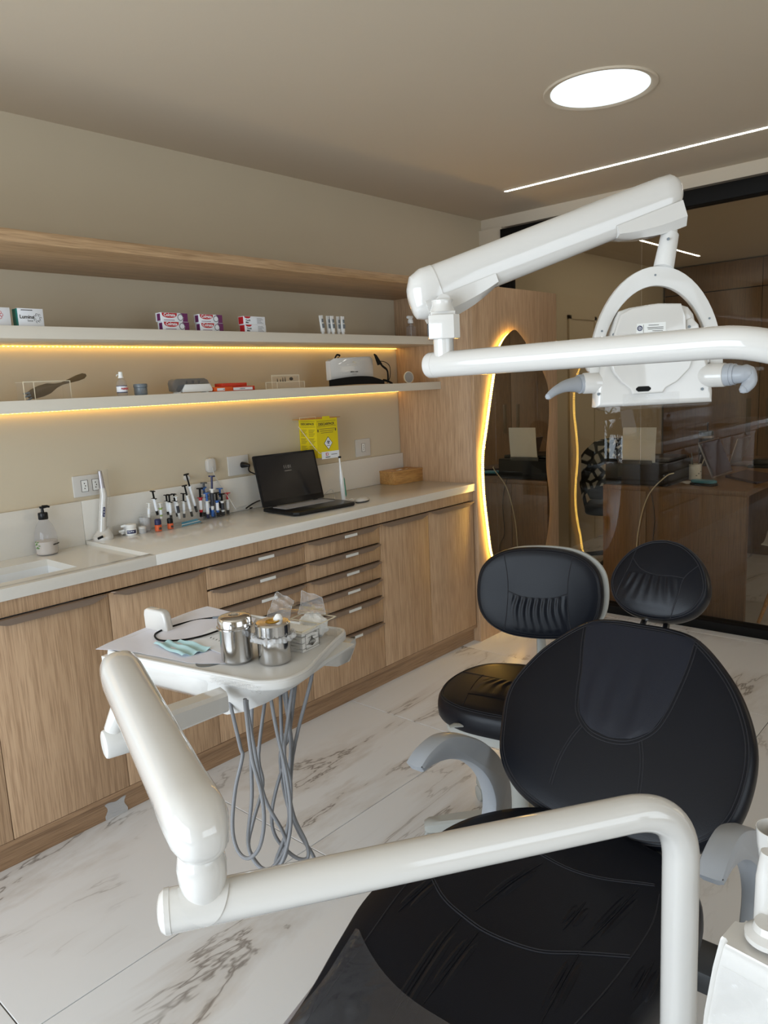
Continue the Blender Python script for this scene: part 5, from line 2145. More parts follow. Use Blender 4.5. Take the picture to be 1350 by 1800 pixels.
def armrest(sgn):
    v0, v1 = (.280, .326) if sgn > 0 else (-.330, -.284)
    outer = [(1.165, .648), (1.205, .668), (1.27, .674), (1.34, .650), (1.42, .602), (1.49, .535), (1.535, .455), (1.545, .38), (1.53, .30), (1.50, .26)]
    inner = [(1.40, .26), (1.43, .32), (1.462, .40), (1.455, .455), (1.42, .515), (1.36, .572), (1.29, .612), (1.225, .630), (1.18, .630)]
    b = B()
    if sgn < 0:
        outer = [(u - .01, z - .005) for u, z in outer]
        inner = [(u - .01, z - .005) for u, z in inner]
    ol = cat([V((u, z, 0)) for u, z in outer], 4) + cat([V((u, z, 0)) for u, z in inner], 4)
    F = frame(CHF @ V((0, v0, 0)), CA, UP, CN)
    FM_ = F
    prism(b, [(p.x, p.y) for p in ol], 0, v1 - v0, FM_, .011, 2)
    return obj('armrest', b, M['grey'], dc)


armrest(1)
armrest(-1)
b = B()
for s_ in (1, -1):
    box(b, 1.40, 1.50, s_ * .30 - .03, s_ * .30 + .03, .22, .30, .008, CHF)
box(b, 1.36, 1.46, -.30, .30, .24, .29, .01, CHF)
obj('arm_bracket', b, M['darkgrey'], dc, label='dark grey bracket joining the armrests')
b = B()
prism(b, rrect(1.05, .30, .08, cx=.98), .24, .425, CHF, .03, 3)
obj('under_cover', b, M['warmgrey'], dc)
b = B()
prism(b, rrect(.42, .26, .06, cx=1.05), .05, .25, CHF, .01, 2)
obj('pedestal', b, M['warmgrey'], dc)
b = B()
prism(b, rrect(.95, .40, .10, cx=.95), 0, .05, CHF, .012, 2)
obj('base_plate', b, M['warmgrey'], dc)

# ================================================================ OPERATOR STOOL
SC0 = onz(908, 1210, .52)
f_ = V((-.985, -.17, 0)).normalized()
yawS = math.atan2(f_.y, f_.x)
SF = Matrix.Translation((SC0.x, SC0.y, 0)) @ Matrix.Rotation(yawS, 4, 'Z')   # x forward
st = thing('operator_stool', 'black leather operator stool with backrest, between the dental chair and the cabinets', 'stool', (SC0.x, SC0.y, 0))
so2 = [(.225, 0), (.215, .10), (.165, .185), (.06, .222), (-.06, .215), (-.15, .17), (-.19, .08), (-.195, 0)]
so2 = so2 + [(x, -y) for x, y in so2[::-1][1:-1]]
SS = SF @ Matrix.Translation((0, 0, .525))
b = B()
cush(b, so2, cushprof(.075, .010, .028), SS, centre=(0, 0))
tr2 = bvh(b)
sseat = obj('seat', b, M['leather'], st)
b = B()
seam(b, tr2, SS, [(x * .94, y * .94) for x, y in so2] + [(.225 * .94, 0)], .0013, .003)
seam(b, tr2, SS, [(-.04, .20), (-.02, .10), (-.01, 0), (-.02, -.10), (-.04, -.20)], .0014, .0, False)
seam(b, tr2, SS, [(.19, .09), (.05, .12), (-.03, .125)], .0013, 0, False)
seam(b, tr2, SS, [(.19, -.09), (.05, -.12), (-.03, -.125)], .0013, 0, False)
obj('seam', b, M['stitch'], sseat)
b = B()


def gath(u, v):
    x = -.012 + .13 * v
    y = (u - .5) * .22
    e = min(u, 1 - u, .1) / .1 * min(v, 1 - v, .1) / .1
    return proj(tr2, SS, x, y, .0006 + e * (.0015 + .003 * math.exp(-v * 2.5) * math.sin(y * (1 - .5 * v) * 260 + 2 * math.sin(v * 5))))


sheet(b, gath, 60, 16, .0006)
obj('gathered_panel', b, M['leather'], sseat)
b = B()
cush(b, so2, [(.84, -.030), (.90, -.028), (.90, -.002), (.84, 0)], SF @ Matrix.Translation((0, 0, .449)), centre=(0, 0))
obj('seat_shell', b, M['warmgrey'], st)
# backrest
bc = at(945, 1044, 2.42)
f2 = V((-.93, -.36, .0)).normalized()
tiltb = math.radians(8)
ez = (f2 * math.cos(tiltb) + UP * math.sin(tiltb)).normalized()
ex = UP.cross(f2).normalized() * 1
ey = ez.cross(ex)
SB = frame(bc, ex, ey, ez)
w2, h2 = .205, .150
so3 = []
for k in range(20):
    a = 2 * math.pi * k / 20
    cx__, sy__ = math.cos(a), math.sin(a)
    so3.append((w2 * math.copysign(abs(cx__) ** .78, cx__), h2 * math.copysign(abs(sy__) ** .78, sy__) * (1.0 if sy__ > 0 else 1.0)))
b = B()
cush(b, so3, cushprof(.055, .008, .022), SB, 4, centre=(0, 0))
tr3 = bvh(b)
sback = obj('backrest', b, M['leather'], st)
b = B()
seam(b, tr3, SB, [(x * .94, y * .94) for x, y in so3] + [(so3[0][0] * .94, so3[0][1] * .94)], .0012, .0028, n=3)
seam(b, tr3, SB, [(.110, .125), (.098, .06), (.095, 0), (.100, -.07), (.108, -.125)], .0014, 0, False)
seam(b, tr3, SB, [(-.110, .125), (-.098, .06), (-.095, 0), (-.100, -.07), (-.108, -.125)], .0014, 0, False)
seam(b, tr3, SB, [(.095, .006), (.05, -.010), (0, -.014), (-.05, -.010), (-.095, .006)], .0014, 0, False)
obj('seam', b, M['stitch'], sback)
b = B()


def gath2(u, v):
    x = (u - .5) * .188
    s = -.012 - .115 * v + .012 * (2 * (u - .5)) ** 2
    e = min(u, 1 - u, .1) / .1 * min(v, 1 - v, .08) / .08
    return proj(tr3, SB, x, s, .0006 + e * (.0012 + .0026 * math.exp(-v * 1.8) * math.sin(x * (1 - .2 * v) * 300 + 2.2 * math.sin(v * 4))))


sheet(b, gath2, 70, 16, .0006)
obj('gathered_panel', b, M['leather'], sback)
b = B()
cush(b, so3, [(.7, -.034), (.92, -.026), (.995, -.010), (1.005, .0), (.99, .006)], SB @ Matrix.Translation((.014, .004, -.046)), 4, centre=(0, 0))
obj('back_shell', b, M['warmgrey'], st, label='pale grey shell behind the cushion')
b = B()
pb = SB @ V((0, -.06, -.07))
tube(b, fillet([pb, pb - UP * .22, SF @ V((-.10, 0, .43))], .08), .016, 12, sq=(1.6, .6))
obj('back_bar', b, M['warmgrey'], st)
b = B()
cyl(b, SF @ V((0, 0, .30)), SF @ V((0, 0, .43)), .020, 24)
cyl(b, SF @ V((0, 0, .41)), SF @ V((0, 0, .425)), .10, 24)
obj('gas_spring', b, M['white2'], st)
b = B()
cyl(b, SF @ V((0, 0, .09)), SF @ V((0, 0, .31)), .030, 28)
obj('column', b, M['warmgrey'], st)
b = B()
lv0 = SF @ V((.03, .05, .435))
lv1 = at(800, 1277, 2.16)
tube(b, [lv0, lv0.lerp(lv1, .6), lv1 + V((0, 0, .004)), lv1 + (lv1 - lv0).normalized() * .02], [.006, .007, .010, .005], 10, sq=(.5, 1.2))
obj('lever', b, M['warmgrey'], st)
b = B()
lathe(b, [(.02, .07), (.045, .075), (.045, .105), (.032, .12), (.02, .12)], 28, SF)
obj('hub', b, M['warmgrey'], st)
for k, a in enumerate((130, 58, -14, -86, 202)):
    ar = math.radians(a)
    d = V((math.cos(ar), math.sin(ar), 0))
    F = frame(V((SC0.x, SC0.y, 0)), d, UP.cross(d), UP)
    b = B()
    rings = []
    for x, w_, z0, z1 in ((.03, .034, .070, .112), (.12, .030, .066, .108), (.24, .026, .062, .096), (.285, .025, .060, .090), (.30, .018, .064, .084)):
        rings.append([(x, -w_, z0), (x, w_, z0), (x, w_, z1 - .006), (x, w_ - .008, z1), (x, -w_ + .008, z1), (x, -w_, z1 - .006)])
    loft(b, rings, M=F)
    leg = obj('leg', b, M['warmgrey'], st)
    b = B()
    for s_ in (-1, 1):
        cyl(b, F @ V((.275, s_ * .006, .0275)), F @ V((.275, s_ * .024, .0275)), .0275, 20, .004)
    cyl(b, F @ V((.275, -.008, .0275)), F @ V((.275, .008, .0275)), .012, 12)
    box(b, .262, .292, -.008, .008, .028, .064, .004, F)
    obj('caster', b, M['warmgrey'], leg)

# ================================================================ INSTRUMENT ARM (lower) with tray
K = .85


def kz(px, py, z):
    return onz(px, py, z)


Zt = .872
R_t = .0246
L0 = onz(279, 1605, Zt)
bend = V((.954, .340, Zt))
dirT = (bend - L0).normalized()
delivery = thing('delivery_arm', 'thick white jointed arm crossing in front of the dental chair and carrying the tray', 'arm', (.954, .34, 0))
b = B()
pts = fillet([L0 + dirT * .012, bend, V((.954, .340, .02))], .085, 14)
tube(b, pts, R_t, 40)
obj('lower_tube', b, M['white'], delivery, smooth=60)
b = B()
Fc = axis(L0 + dirT * .013, -dirT)
lathe(b, [(R_t + .0006, 0), (R_t + .0004, .006), (R_t * .85, .011), (R_t * .5, .014), (0, .015)], 40, Fc)
obj('end_cap', b, M['white'], delivery)
b = B()
lathe(b, [(.085, 0), (.085, .012), (.04, .02), (.03, .05)], 40, Matrix.Translation((.954, .34, 0)))
obj('foot', b, M['white2'], delivery)
# knuckle on the tube
kc = L0 + dirT * .052
kb = V((kc.x, kc.y, Zt))
b = B()
lathe(b, [(.018, .0), (.0245, .02), (.0275, .034), (.0285, .050), (.0255, .068), (.022, .075)], 36, Matrix.Translation(kb))
# the saddle that grips the tube
rings = []
obj('knuckle', b, M['white'], delivery)
b = B()
n = 16
rings = []
for k in range(n + 1):
    t_ = k / n
    s = .058 * t_                          # down the near side of the tube
    ang = math.radians(90 - 120 * t_)
    wv = .0285 * math.cos(t_ * math.pi / 2) ** .6 + .0004
    perp = dirT.cross(UP).normalized()
    perp = perp if perp.dot(CAM - kb) > 0 else -perp
    c_ = kb + UP * math.sin(ang) * (R_t + .0018) + perp * math.cos(ang) * (R_t + .0018)
    rings.append([c_ - dirT * wv, c_ + dirT * wv])
loft(b, rings, closed=False, caps=False)
bmesh.ops.recalc_face_normals(b, faces=b.faces[:])
bmesh.ops.solidify(b, geom=b.faces[:], thickness=.0016)
obj('saddle', b, M['white'], delivery)
b = B()
lathe(b, [(.021, .073), (.0235, .074), (.0235, .078), (.021, .079)], 36, Matrix.Translation(kb))
obj('collar', b, M['white2'], delivery)
# spring arm
A0 = kb + V((0, 0, .100))
A1 = at(207, 1172, 1.20)
D = (A1 - A0).normalized()
print('spring arm', A0, A1, (A1 - A0).length)
b = B()
sideways = D.cross(UP).normalized()
upn = sideways.cross(D).normalized()
SA = frame(A0, sideways, upn, D)
LA = (A1 - A0).length


def arm_ring(z, w_, h_, cy=0):
    return [(w_ * math.copysign(abs(math.cos(2 * math.pi * q / 32)) ** .8, math.cos(2 * math.pi * q / 32)), cy + h_ * math.copysign(abs(math.sin(2 * math.pi * q / 32)) ** .8, math.sin(2 * math.pi * q / 32)), z) for q in range(32)]


sec = [(LA * .13, .0345, .0365), (LA * .5, .0335, .0355), (LA * .9, .0325, .0345), (LA * .97, .030, .033), (LA * 1.0, .024, .026), (LA * 1.012, .012, .014)]
loft(b, [arm_ring(*s) for s in sec], M=SA)
obj('spring_arm', b, M['white'], delivery)
b = B()
sec = [(-.040, .010, .012, -.004), (-.036, .020, .022, -.004), (-.024, .029, .032, -.003), (-.006, .0350, .0375, 0), (LA * .06, .0360, .0380), (LA * .128, .0353, .0373)]
loft(b, [arm_ring(*s) for s in sec], M=SA)
obj('arm_elbow_cover', b, M['white'], delivery)
b = B()
cyl(b, kb + V((0, 0, .070)), kb + V((0, 0, .100)), .021, 28)
obj('pivot_pin', b, M['white2'], delivery)
# top link down to the cross beam
b = B()
K0 = at(222, 1200, 1.22)
K1 = at(203, 1300, 1.23)
tube(b, [K0, K0.lerp(K1, .4), K1 + UP * .02, K1], [.016, .017, .016, .014], 24)
obj('drop_link', b, M['white'], delivery)
b = B()
bd = (at(400, 1242, 1.34) - at(196, 1303, 1.23))
bd.z = 0.0
ce_ = at(215, 1300, 1.235)
bdn = bd.normalized()
cyl(b, ce_ - bdn * .030, ce_ + bdn * .02, .0235, 32, .004)
obj('pivot_cap', b, M['white2'], delivery)
b = B()
e0, e1 = ce_ + bdn * .005, at(394, 1229, 1.45)
e0 = e0 + V((0, 0, .004))
rings = []
for p_, hh in ((e0, .022), (e1, .020)):
    sd = bdn.cross(UP).normalized()
    rings.append([p_ + sd * (x * .022) + UP * (y * hh) for x, y in ((-1, -.7), (-.7, -1), (.7, -1), (1, -.7), (1, .7), (.7, 1), (-.7, 1), (-1, .7))])
loft(b, rings)
obj('cross_beam', b, M['white'], delivery)

# ---------------------------------------------------------------- tray
ZR = .915
SCL = (1.45 - ZR) / .56
tx, ty = V((.985, .17, 0)).normalized(), V((-.17, .985, 0)).normalized()
TO = V((.985, 1.385, 0)) * SCL
TO.z = ZR
TF = frame(TO, tx, ty, UP)       # x away from the camera, y to the left
tray = thing('instrument_tray', 'white instrument tray with grey hoses hanging beneath, over the floor left of the chair', 'tray', TO)
to = [(-.155, -.17), (-.150, -.215), (-.118, -.255), (-.06, -.262), (0, -.245), (.10, -.215), (.160, -.20), (.178, -.18), (.178, -.14), (.176, .0), (.172, .18), (.16, .225), (.10, .24), (-.10, .24), (-.145, .225), (-.160, .18), (-.160, .0)]
tol = cat([V((x, y, 0)) for x, y in to], 5, closed=True)
b = B()
prism(b, [(p.x, p.y) for p in tol], -.020, -.004, TF, .003)
# raised rim
rr = cat([V((x, y, 0)) for x, y in to], 5, closed=True)
tube(b, [TF @ V((p.x * .975, p.y * .985, -.004)) for p in rr] + [TF @ V((rr[0].x * .975, rr[0].y * .985, -.004))], .0042, 8, caps=False)
obj('tray_top', b, M['white2'], tray)
# curved cowl in front
b = B()
rings = []
for y in (.232, .19, .10, .0, -.055, -.075, -.085):
    d = 1.0 if y > -.05 else 1.0 - .12 * ((-.05 - y) / .035)
    prof = [(-.158, -.016), (-.158, -.030), (-.146, -.058 * d), (-.118, -.082 * d), (-.07, -.096 * d), (0, -.100 * d), (.10, -.085 * d), (.15, -.05 * d), (.165, -.016)]
    if y <= -.055:
        prof = [(x + (-.055 - y) * .5 * (1 if x < 0 else 0), z) for x, z in prof]
    rings.append([(x, y, z) for x, z in prof])
loft(b, rings, M=TF)
obj('cowl', b, M['white'], tray)
# hose manifold hull on the right
b = B()
rings = []
for y, f, xo in ((-.060, 1.0, .0), (-.075, 1.0, .0), (-.12, .86, .004), (-.17, .62, .012), (-.21, .36, .035), (-.238, .10, .07)):
    rings.append([(-.150 + xo, y, -.018), (-.142 + xo, y - .004, -.018 - .03 * f), (-.10 + xo, y, -.018 - .098 * f), (-.03, y, -.018 - .100 * f), (.06, y, -.018 - .07 * f), (.14, y, -.018)])
loft(b, rings, M=TF)
obj('manifold_hull', b, M['warmgrey' if False else 'white2'], tray)
# tip holder wing at the far right corner
b = B()
rings = []
for x, y0, y1, z0, z1 in ((.05, -.225, -.10, -.040, -.018), (.10, -.225, -.10, -.060, -.022), (.165, -.212, -.10, -.072, -.026), (.20, -.200, -.10, -.062, -.030), (.205, -.195, -.10, -.048, -.034)):
    rings.append([(x, y0, z0 + .02), (x, y0 + .008, z0), (x, y1, z0), (x, y1, z1), (x, y0 + .002, z1)])
loft(b, rings, M=TF)
obj('holder_wing', b, M['white'], tray)
# handle paddle at the left back
b = B()
hp = at(280, 1088, 1.76)
HFm = frame(V((hp.x, hp.y, hp.z - .045)), ty * -1, UP, tx)
hol = [(-.045, -.03), (-.050, .055), (-.046, .066), (-.036, .070), (.022, .068), (.032, .062), (.036, .052), (.050, -.03)]
prism(b, [(x * .85, y) for x, y in hol], -.011, .011, HFm, .005, 3)
obj('handle_paddle', b, M['white'], tray)
# recessed cup hollow at the front edge
b = B()
prism(b, circle(.042, 28, -.095, -.045, .03), -.0038, -.0030, TF)
obj('dark_recess', b, M['jargrey'], tray, label='dark grey recess in the tray top beside the paper')
b = B()


def filmf(u, v):
    y = -.10 - .13 * u
    x = -.168 + .0 * v
    return TF @ V((-.160 - .0015 + .0022 * math.sin(31 * u + 7 * v) * math.sin(17 * v + 3), y, -.019 + .015 * v))


sheet(b, filmf, 40, 6, .0003)
obj('protective_film', b, M['film'], tray, label='strip of crinkled clear film on the front rim')
# hoses
HX = [
    [(690, 325), (735, 520), (745, 570), (712, 720), (698, 900), (722, 1010), (772, 1050), (825, 1000), (848, 880), (835, 740), (790, 570), (762, 345)],
    [(790, 330), (786, 560), (790, 760), (772, 960), (800, 1060), (862, 1105), (925, 1080), (965, 960), (975, 830), (955, 660), (905, 430), (876, 262)],
    [(856, 270), (822, 560), (842, 700), (795, 880), (776, 1000), (838, 1098), (885, 1095), (950, 1000), (968, 860), (940, 620), (930, 420), (925, 232)],
    [(936, 230), (985, 560), (930, 640), (885, 830), (905, 950), (990, 1040), (1052, 1050), (1050, 980), (990, 850), (965, 700), (975, 500), (950, 235)],
    [(1000, 205), (965, 470), (925, 560), (950, 760), (1010, 920), (1078, 1030), (1085, 1075), (1040, 1100), (930, 1090), (965, 900), (985, 560), (1072, 200)],
    [(770, 350), (800, 520), (850, 760), (940, 930), (955, 1020), (915, 1095), (905, 1060), (960, 900), (975, 700), (945, 560), (960, 400), (985, 212)],
]
for i, h in enumerate(HX):
    b = B()
    pts = []
    n_ = len(h)
    cdep = lambda p: -(RM.transposed() @ (p - CAM)).z
    ds_ = cdep(onz(150 + h[0][0] / 2.7, 1120 + h[0][1] / 2.7, ZR - .085))
    de_ = cdep(onz(150 + h[-1][0] / 2.7, 1120 + h[-1][1] / 2.7, ZR - .060))
    for k, (x, y) in enumerate(h):
        f = k / (n_ - 1)
        d = ds_ + (de_ - ds_) * f + .02 * math.sin(math.pi * 2 * f + i)
        pts.append(at(150 + x / 2.7, 1120 + y / 2.7, d))
    pts = [pts[0] + V((0, 0, .022))] + pts + [pts[-1] + V((0, 0, .022))]
    tube(b, cat(pts, 6), .0039, 10)
    obj('hose', b, M['hose'], tray)

# ---- things on the tray
ZTR = ZR - .004


def tz(px, py):
    p = onz(px, py, ZTR)
    return p


# paper liner
b = B()
pc = [onz(168, 1141, ZTR + .006), onz(246, 1148, ZTR + .002), onz(330, 1166, ZTR + .001), onz(400, 1168, ZTR + .001), onz(455, 1120, ZTR + .001), onz(445, 1080, ZTR + .004), onz(372, 1070, ZTR + .02), onz(300, 1085, ZTR + .004)]


def paperf(u, v):
    # bilinear patch between front (168..400) and back (190..455) edges
    fr = pc[0].lerp(pc[3], u) if u < 0 else None
    fpts = [pc[0], pc[1], pc[2], pc[3]]
    bpts = [onz(215, 1120, ZTR + .004), onz(285, 1093, ZTR + .002), onz(365, 1072, ZTR + .010), onz(450, 1088, ZTR + .002)]
    s = u * 3
    i = min(int(s), 2)
    a = fpts[i].lerp(fpts[i + 1], s - i)
    c_ = bpts[i].lerp(bpts[i + 1], s - i)
    p = a.lerp(c_, v)
    p.z = max(p.z, ZTR + .0012) + .0015 * abs(math.sin(8 * u + 3 * v)) + .016 * max(0, v - .75) * max(0, math.sin(math.pi * (u - .35) / .65) if u > .35 else 0) * 2
    return p


sheet(b, paperf, 36, 16, .0004)
tag(obj('paper_liner', b, M['paper']), 'pale lilac paper sheet lining the left of the instrument tray', 'paper')
b = B()
q0 = [onz(335, 1128, ZTR + .006), onz(372, 1104, ZTR + .008), onz(400, 1112, ZTR + .006), onz(392, 1150, ZTR + .005)]
sheet(b, lambda u, v: q0[0].lerp(q0[3], u).lerp(q0[1].lerp(q0[2], u), v), 6, 6, .0004)
nb = obj('note_slip', b, M['paperw'])
tag(nb, 'small white slip of paper leaning by the left steel canister', 'note')
b = B()
for k in range(4):
    p_ = q0[0].lerp(q0[3], .4 + .12 * k).lerp(q0[1].lerp(q0[2], .4 + .12 * k), .5)
    box(b, -.004, .004, -.0006, .0006, .0006, .001, 0, Matrix.Translation(p_) @ Matrix.Rotation(.6, 4, 'Z'))
obj('handwriting', b, M['ink'], nb, smooth=0)
# folded mask
b = B()
mq = [onz(270, 1134, ZTR + .004), onz(320, 1156, ZTR + .004), onz(371, 1143, ZTR + .004), onz(318, 1128, ZTR + .004)]


def maskf(u, v):
    p = mq[0].lerp(mq[1], u).lerp(mq[3].lerp(mq[2], u), v)
    p.z += .004 + .003 * math.sin(v * 14) + .002 * math.sin(u * 9 + v * 4)
    return p


sheet(b, maskf, 14, 20, .0008)
mk = obj('face_mask', b, M['cloth'])
tag(mk, 'folded pale teal face mask in clear wrap on the tray paper', 'mask')
# black looped cable with metal tip
b = B()
lp = [onz(374, 1086, ZTR + .012), onz(340, 1091, ZTR + .008), onz(300, 1102, ZTR + .006), onz(276, 1112, ZTR + .006), onz(273, 1120, ZTR + .006), onz(285, 1126, ZTR + .006), onz(320, 1125, ZTR + .006), onz(355, 1118, ZTR + .010), onz(385, 1108, ZTR + .012), onz(398, 1102, ZTR + .010)]
t = thing('black_lead', 'thin black looped lead with a metal tip lying on the tray paper', 'cable', lp[4])
tube(b, cat(lp, 7), .0022, 8)
obj('lead', b, M['mattblack'], t)
b = B()
cyl(b, lp[0], lp[0] + (lp[0] - lp[1]).normalized() * .022, .003, 10, 0, 0, .002)
obj('metal_tip', b, M['jargrey'], t)

# steel canisters
c1 = tz(418, 1161)
t = thing('steel_canister', 'taller stainless steel canister with a domed lid, left one on the tray', 'canister', c1)
Mx = Matrix.Translation(c1)
b = B()
r = .0335
lathe(b, [(0, 0), (r - .006, 0), (r - .004, .002), (r - .001, .006), (r - .001, .074), (r, .076)], 48, Mx)
obj('can_body', b, M['steel'], t)
b = B()
lathe(b, [(r + .001, .072), (r + .0035, .073), (r + .0035, .076), (r + .001, .077), (r + .001, .090), (r - .002, .095), (r - .010, .098), (r - .022, .098), (r - .023, .096), (0, .096)], 48, Mx)
cyl(b, c1 + V((-.008, 0, .0965)), c1 + V((.008, 0, .0965)), .003, 12)
obj('lid', b, M['steel'], t)
b = B()
box(b, -.004, .004, -.003, .004, .078, .096, .001, rotz(c1 + V((.012, -.033, 0)), -70))
obj('clasp', b, M['steel'], t)
c2 = tz(484, 1162)
t = thing('steel_canister', 'shorter steel canister with a flat lid and a film ruff, right one on the tray', 'canister', c2)
Mx = Matrix.Translation(c2)
r = .0345
b = B()
lathe(b, [(0, 0), (r - .005, 0), (r - .002, .003), (r - .001, .006), (r - .001, .064)], 48, Mx)
obj('can_body', b, M['steel'], t)
b = B()
lathe(b, [(r, .058), (r + .001, .059), (r + .001, .081), (r - .002, .084), (.012, .0845), (.012, .081)], 48, Mx)
obj('lid', b, M['steel'], t)
b = B()
lathe(b, [(.0125, .0835), (.0145, .085), (.0125, .0865), (.0115, .085)], 28, Mx)
obj('brass_ring', b, M['gold'], t)
b = B()
lathe(b, [(.010, .078), (.010, .088), (.007, .094), (.004, .097), (0, .096)], 12, Mx @ Matrix.Translation((-.002, 0, 0)) @ Matrix.Rotation(.2, 4, 'Y'))
obj('cotton_wick', b, M['cotton'], t)
b = B()
rings = []
for k in range(73):
    a = 2 * math.pi * k / 72
    j = .0022 * math.sin(k * 2.3) + .0018 * math.sin(k * 5.1)
    ring = []
    for q_ in range(8):
        g_ = 2 * math.pi * q_ / 8
        rr_ = r + .0055 + (.0055 + j) * math.cos(g_ + .6 * math.sin(k * 1.7))
        ring.append((rr_ * math.cos(a), rr_ * math.sin(a), .054 + (.0055 + .4 * j) * math.sin(g_)))
    rings.append(ring)
rings[-1] = rings[0]
loft(b, rings, caps=False, M=Mx)
obj('film_ruff', b, M['filmw'], t)

# clear acrylic box with gauze, lidless, and further box
g0, g1, g2 = tz(533, 1150), tz(606, 1113), tz(470, 1120)
ux = (g1 - g0)
ux.z = 0
gl_ = ux.length
ux.normalize()
uy = V((-ux.y, ux.x, 0))
GF = frame(g0, ux, uy, UP)
t = thing('gauze_box', 'clear acrylic box of white gauze pads at the right end of the tray', 'box', g0)
bw, bh = .085, .046
bl_ = gl_ * .82
b = B()
box(b, 0, bl_, 0, .002, 0, bh, 0, GF)
box(b, 0, bl_, bw - .002, bw, 0, bh, 0, GF)
box(b, 0, .002, .002, bw - .002, 0, bh, 0, GF)
box(b, bl_ - .002, bl_, .002, bw - .002, 0, bh, 0, GF)
box(b, bl_ * .52, bl_ * .52 + .002, .002, bw - .002, 0, bh, 0, GF)
obj('walls', b, M['acrylic'], t, smooth=0)
b = B()
for (x0, x1, y0, y1) in ((0, bl_, 0, .0022), (0, bl_, bw - .0022, bw), (0, .0022, 0, bw), (bl_ - .0022, bl_, 0, bw), (bl_ * .52, bl_ * .52 + .002, 0, bw)):
    box(b, x0, x1, y0, y1, bh, bh + .0016, 0, GF)
obj('rim', b, M['edge'], t, smooth=0)
b = B()
lid_ = []
prism(b, rrect(bl_ * .62, bw * 1.25, .004), 0, .012, GF @ Matrix.Translation((bl_ * .78, bw * .75, bh + .002)) @ Matrix.Rotation(.10, 4, 'X'), .001)
obj('lid', b, M['acrylic'], t, label='loose clear lid lying over the back of the box')
for k in range(6):
    b = B()
    z0 = .003 + .0068 * k
    sheet(b, lambda u, v: GF @ V((.004 + (bl_ * .5 - .006) * u, .004 + (bw - .010) * v, z0 + .003 + .0015 * math.sin(7 * u + k) * math.sin(6 * v + 2 * k))), 8, 8, .0058)
    obj('gauze_pad', b, M['cotton'], t)
b = B()
for k in range(4):
    dv_ = k * .0065
    for s_ in (-1, 1):
        tube(b, [GF @ V((bl_ * .26 + s_ * (dv_ * .6) * math.sin(math.pi * q_ / 8), -.0004, .010 + .022 * q_ / 8 * (1 - .12 * k))) for q_ in range(9)], .0005, 5)
for (za, zb) in ((.006, .0066), (.038, .0386)):
    box(b, bl_ * .08, bl_ * .46, -.0006, 0, za, zb, 0, GF)
for xx in (bl_ * .08, bl_ * .46):
    box(b, xx, xx + .0006, -.0006, 0, .006, .0386, 0, GF)
obj('leaf_logo', b, M['ink'], t)
b = B()


def wad(u, v):
    a, c_ = 2 * math.pi * u, math.pi * v
    rr_ = 1 + .16 * math.sin(5 * a + 3 * c_) * math.sin(4 * c_)
    return GF @ V((bl_ * .76 + bl_ * .19 * rr_ * math.cos(a) * math.sin(c_), bw * .5 + bw * .40 * rr_ * math.sin(a) * math.sin(c_), .030 - .026 * math.cos(c_) * rr_))


sheet(b, wad, 28, 18, .0005)
obj('gauze_wad', b, M['cotton'], t)


def pouch(lab, p0, p1, p2, p3, bow, seed):
    b = B()

    def f(u, v):
        p = p0.lerp(p1, u).lerp(p3.lerp(p2, u), v)
        n_ = (p1 - p0).cross(p3 - p0).normalized()
        return p + n_ * (bow * math.sin(math.pi * v) + .004 * math.sin(11 * u + seed) * math.sin(7 * v + seed) + .003 * math.sin(23 * v + 5 * u))
    sheet(b, f, 14, 18, .0003)
    rim_ = [f(k / 12, 0) for k in range(13)] + [f(1, k / 12) for k in range(13)] + [f(1 - k / 12, 1) for k in range(13)] + [f(0, 1 - k / 12) for k in range(13)]
    o = obj('clear_pouch', b, M['pouch'])
    b = B()
    tube(b, rim_, .0006, 5)
    obj('pouch_seal', b, M['filmw'], o)
    tag(o, lab, 'pouch')
    return o


dq = 1.60
pouch('clear plastic pouch standing up behind the right steel canister', at(466, 1095, dq), at(508, 1092, dq), at(517, 1056, dq + .03), at(487, 1040, dq + .03), .008, 1)
pouch('crumpled clear pouch sticking up behind the acrylic gauze box', at(524, 1080, dq + .03), at(572, 1078, dq + .03), at(566, 1050, dq + .05), at(530, 1038, dq + .05), -.010, 4)

# ================================================================ OPERATING LAMP on its arm
lamp = thing('operating_lamp', 'white dental operating lamp on a long jointed arm, seen from behind against the glass', 'lamp', at(1160, 620, 1.28))
# lower long tube
d0 = 1.25
pL = at(757, 639, d0)
pM = at(1275, 607, .95)
zt_ = (pL.z + pM.z) / 2
pL.z = zt_ - .001
pM.z = zt_ + .002
dd = (pM - pL).normalized()
post = at(1420, 700, .93)
pE = V((post.x, post.y, zt_))
b = B()
pts = fillet([pL, pM + dd * .02, V((pE.x, pE.y, zt_)) + V((0, 0, -.02)), V((pE.x, pE.y, .3))], [.12, .05], 14)
tube(b, pts, .0208, 36)
obj('lower_tube', b, M['white'], lamp, smooth=60)
b = B()
lathe(b, [(.0212, -.012), (.0214, 0), (.0195, .004), (.010, .006), (0, .0065)], 36, axis(pL, -dd))
obj('end_cap', b, M['white'], lamp)
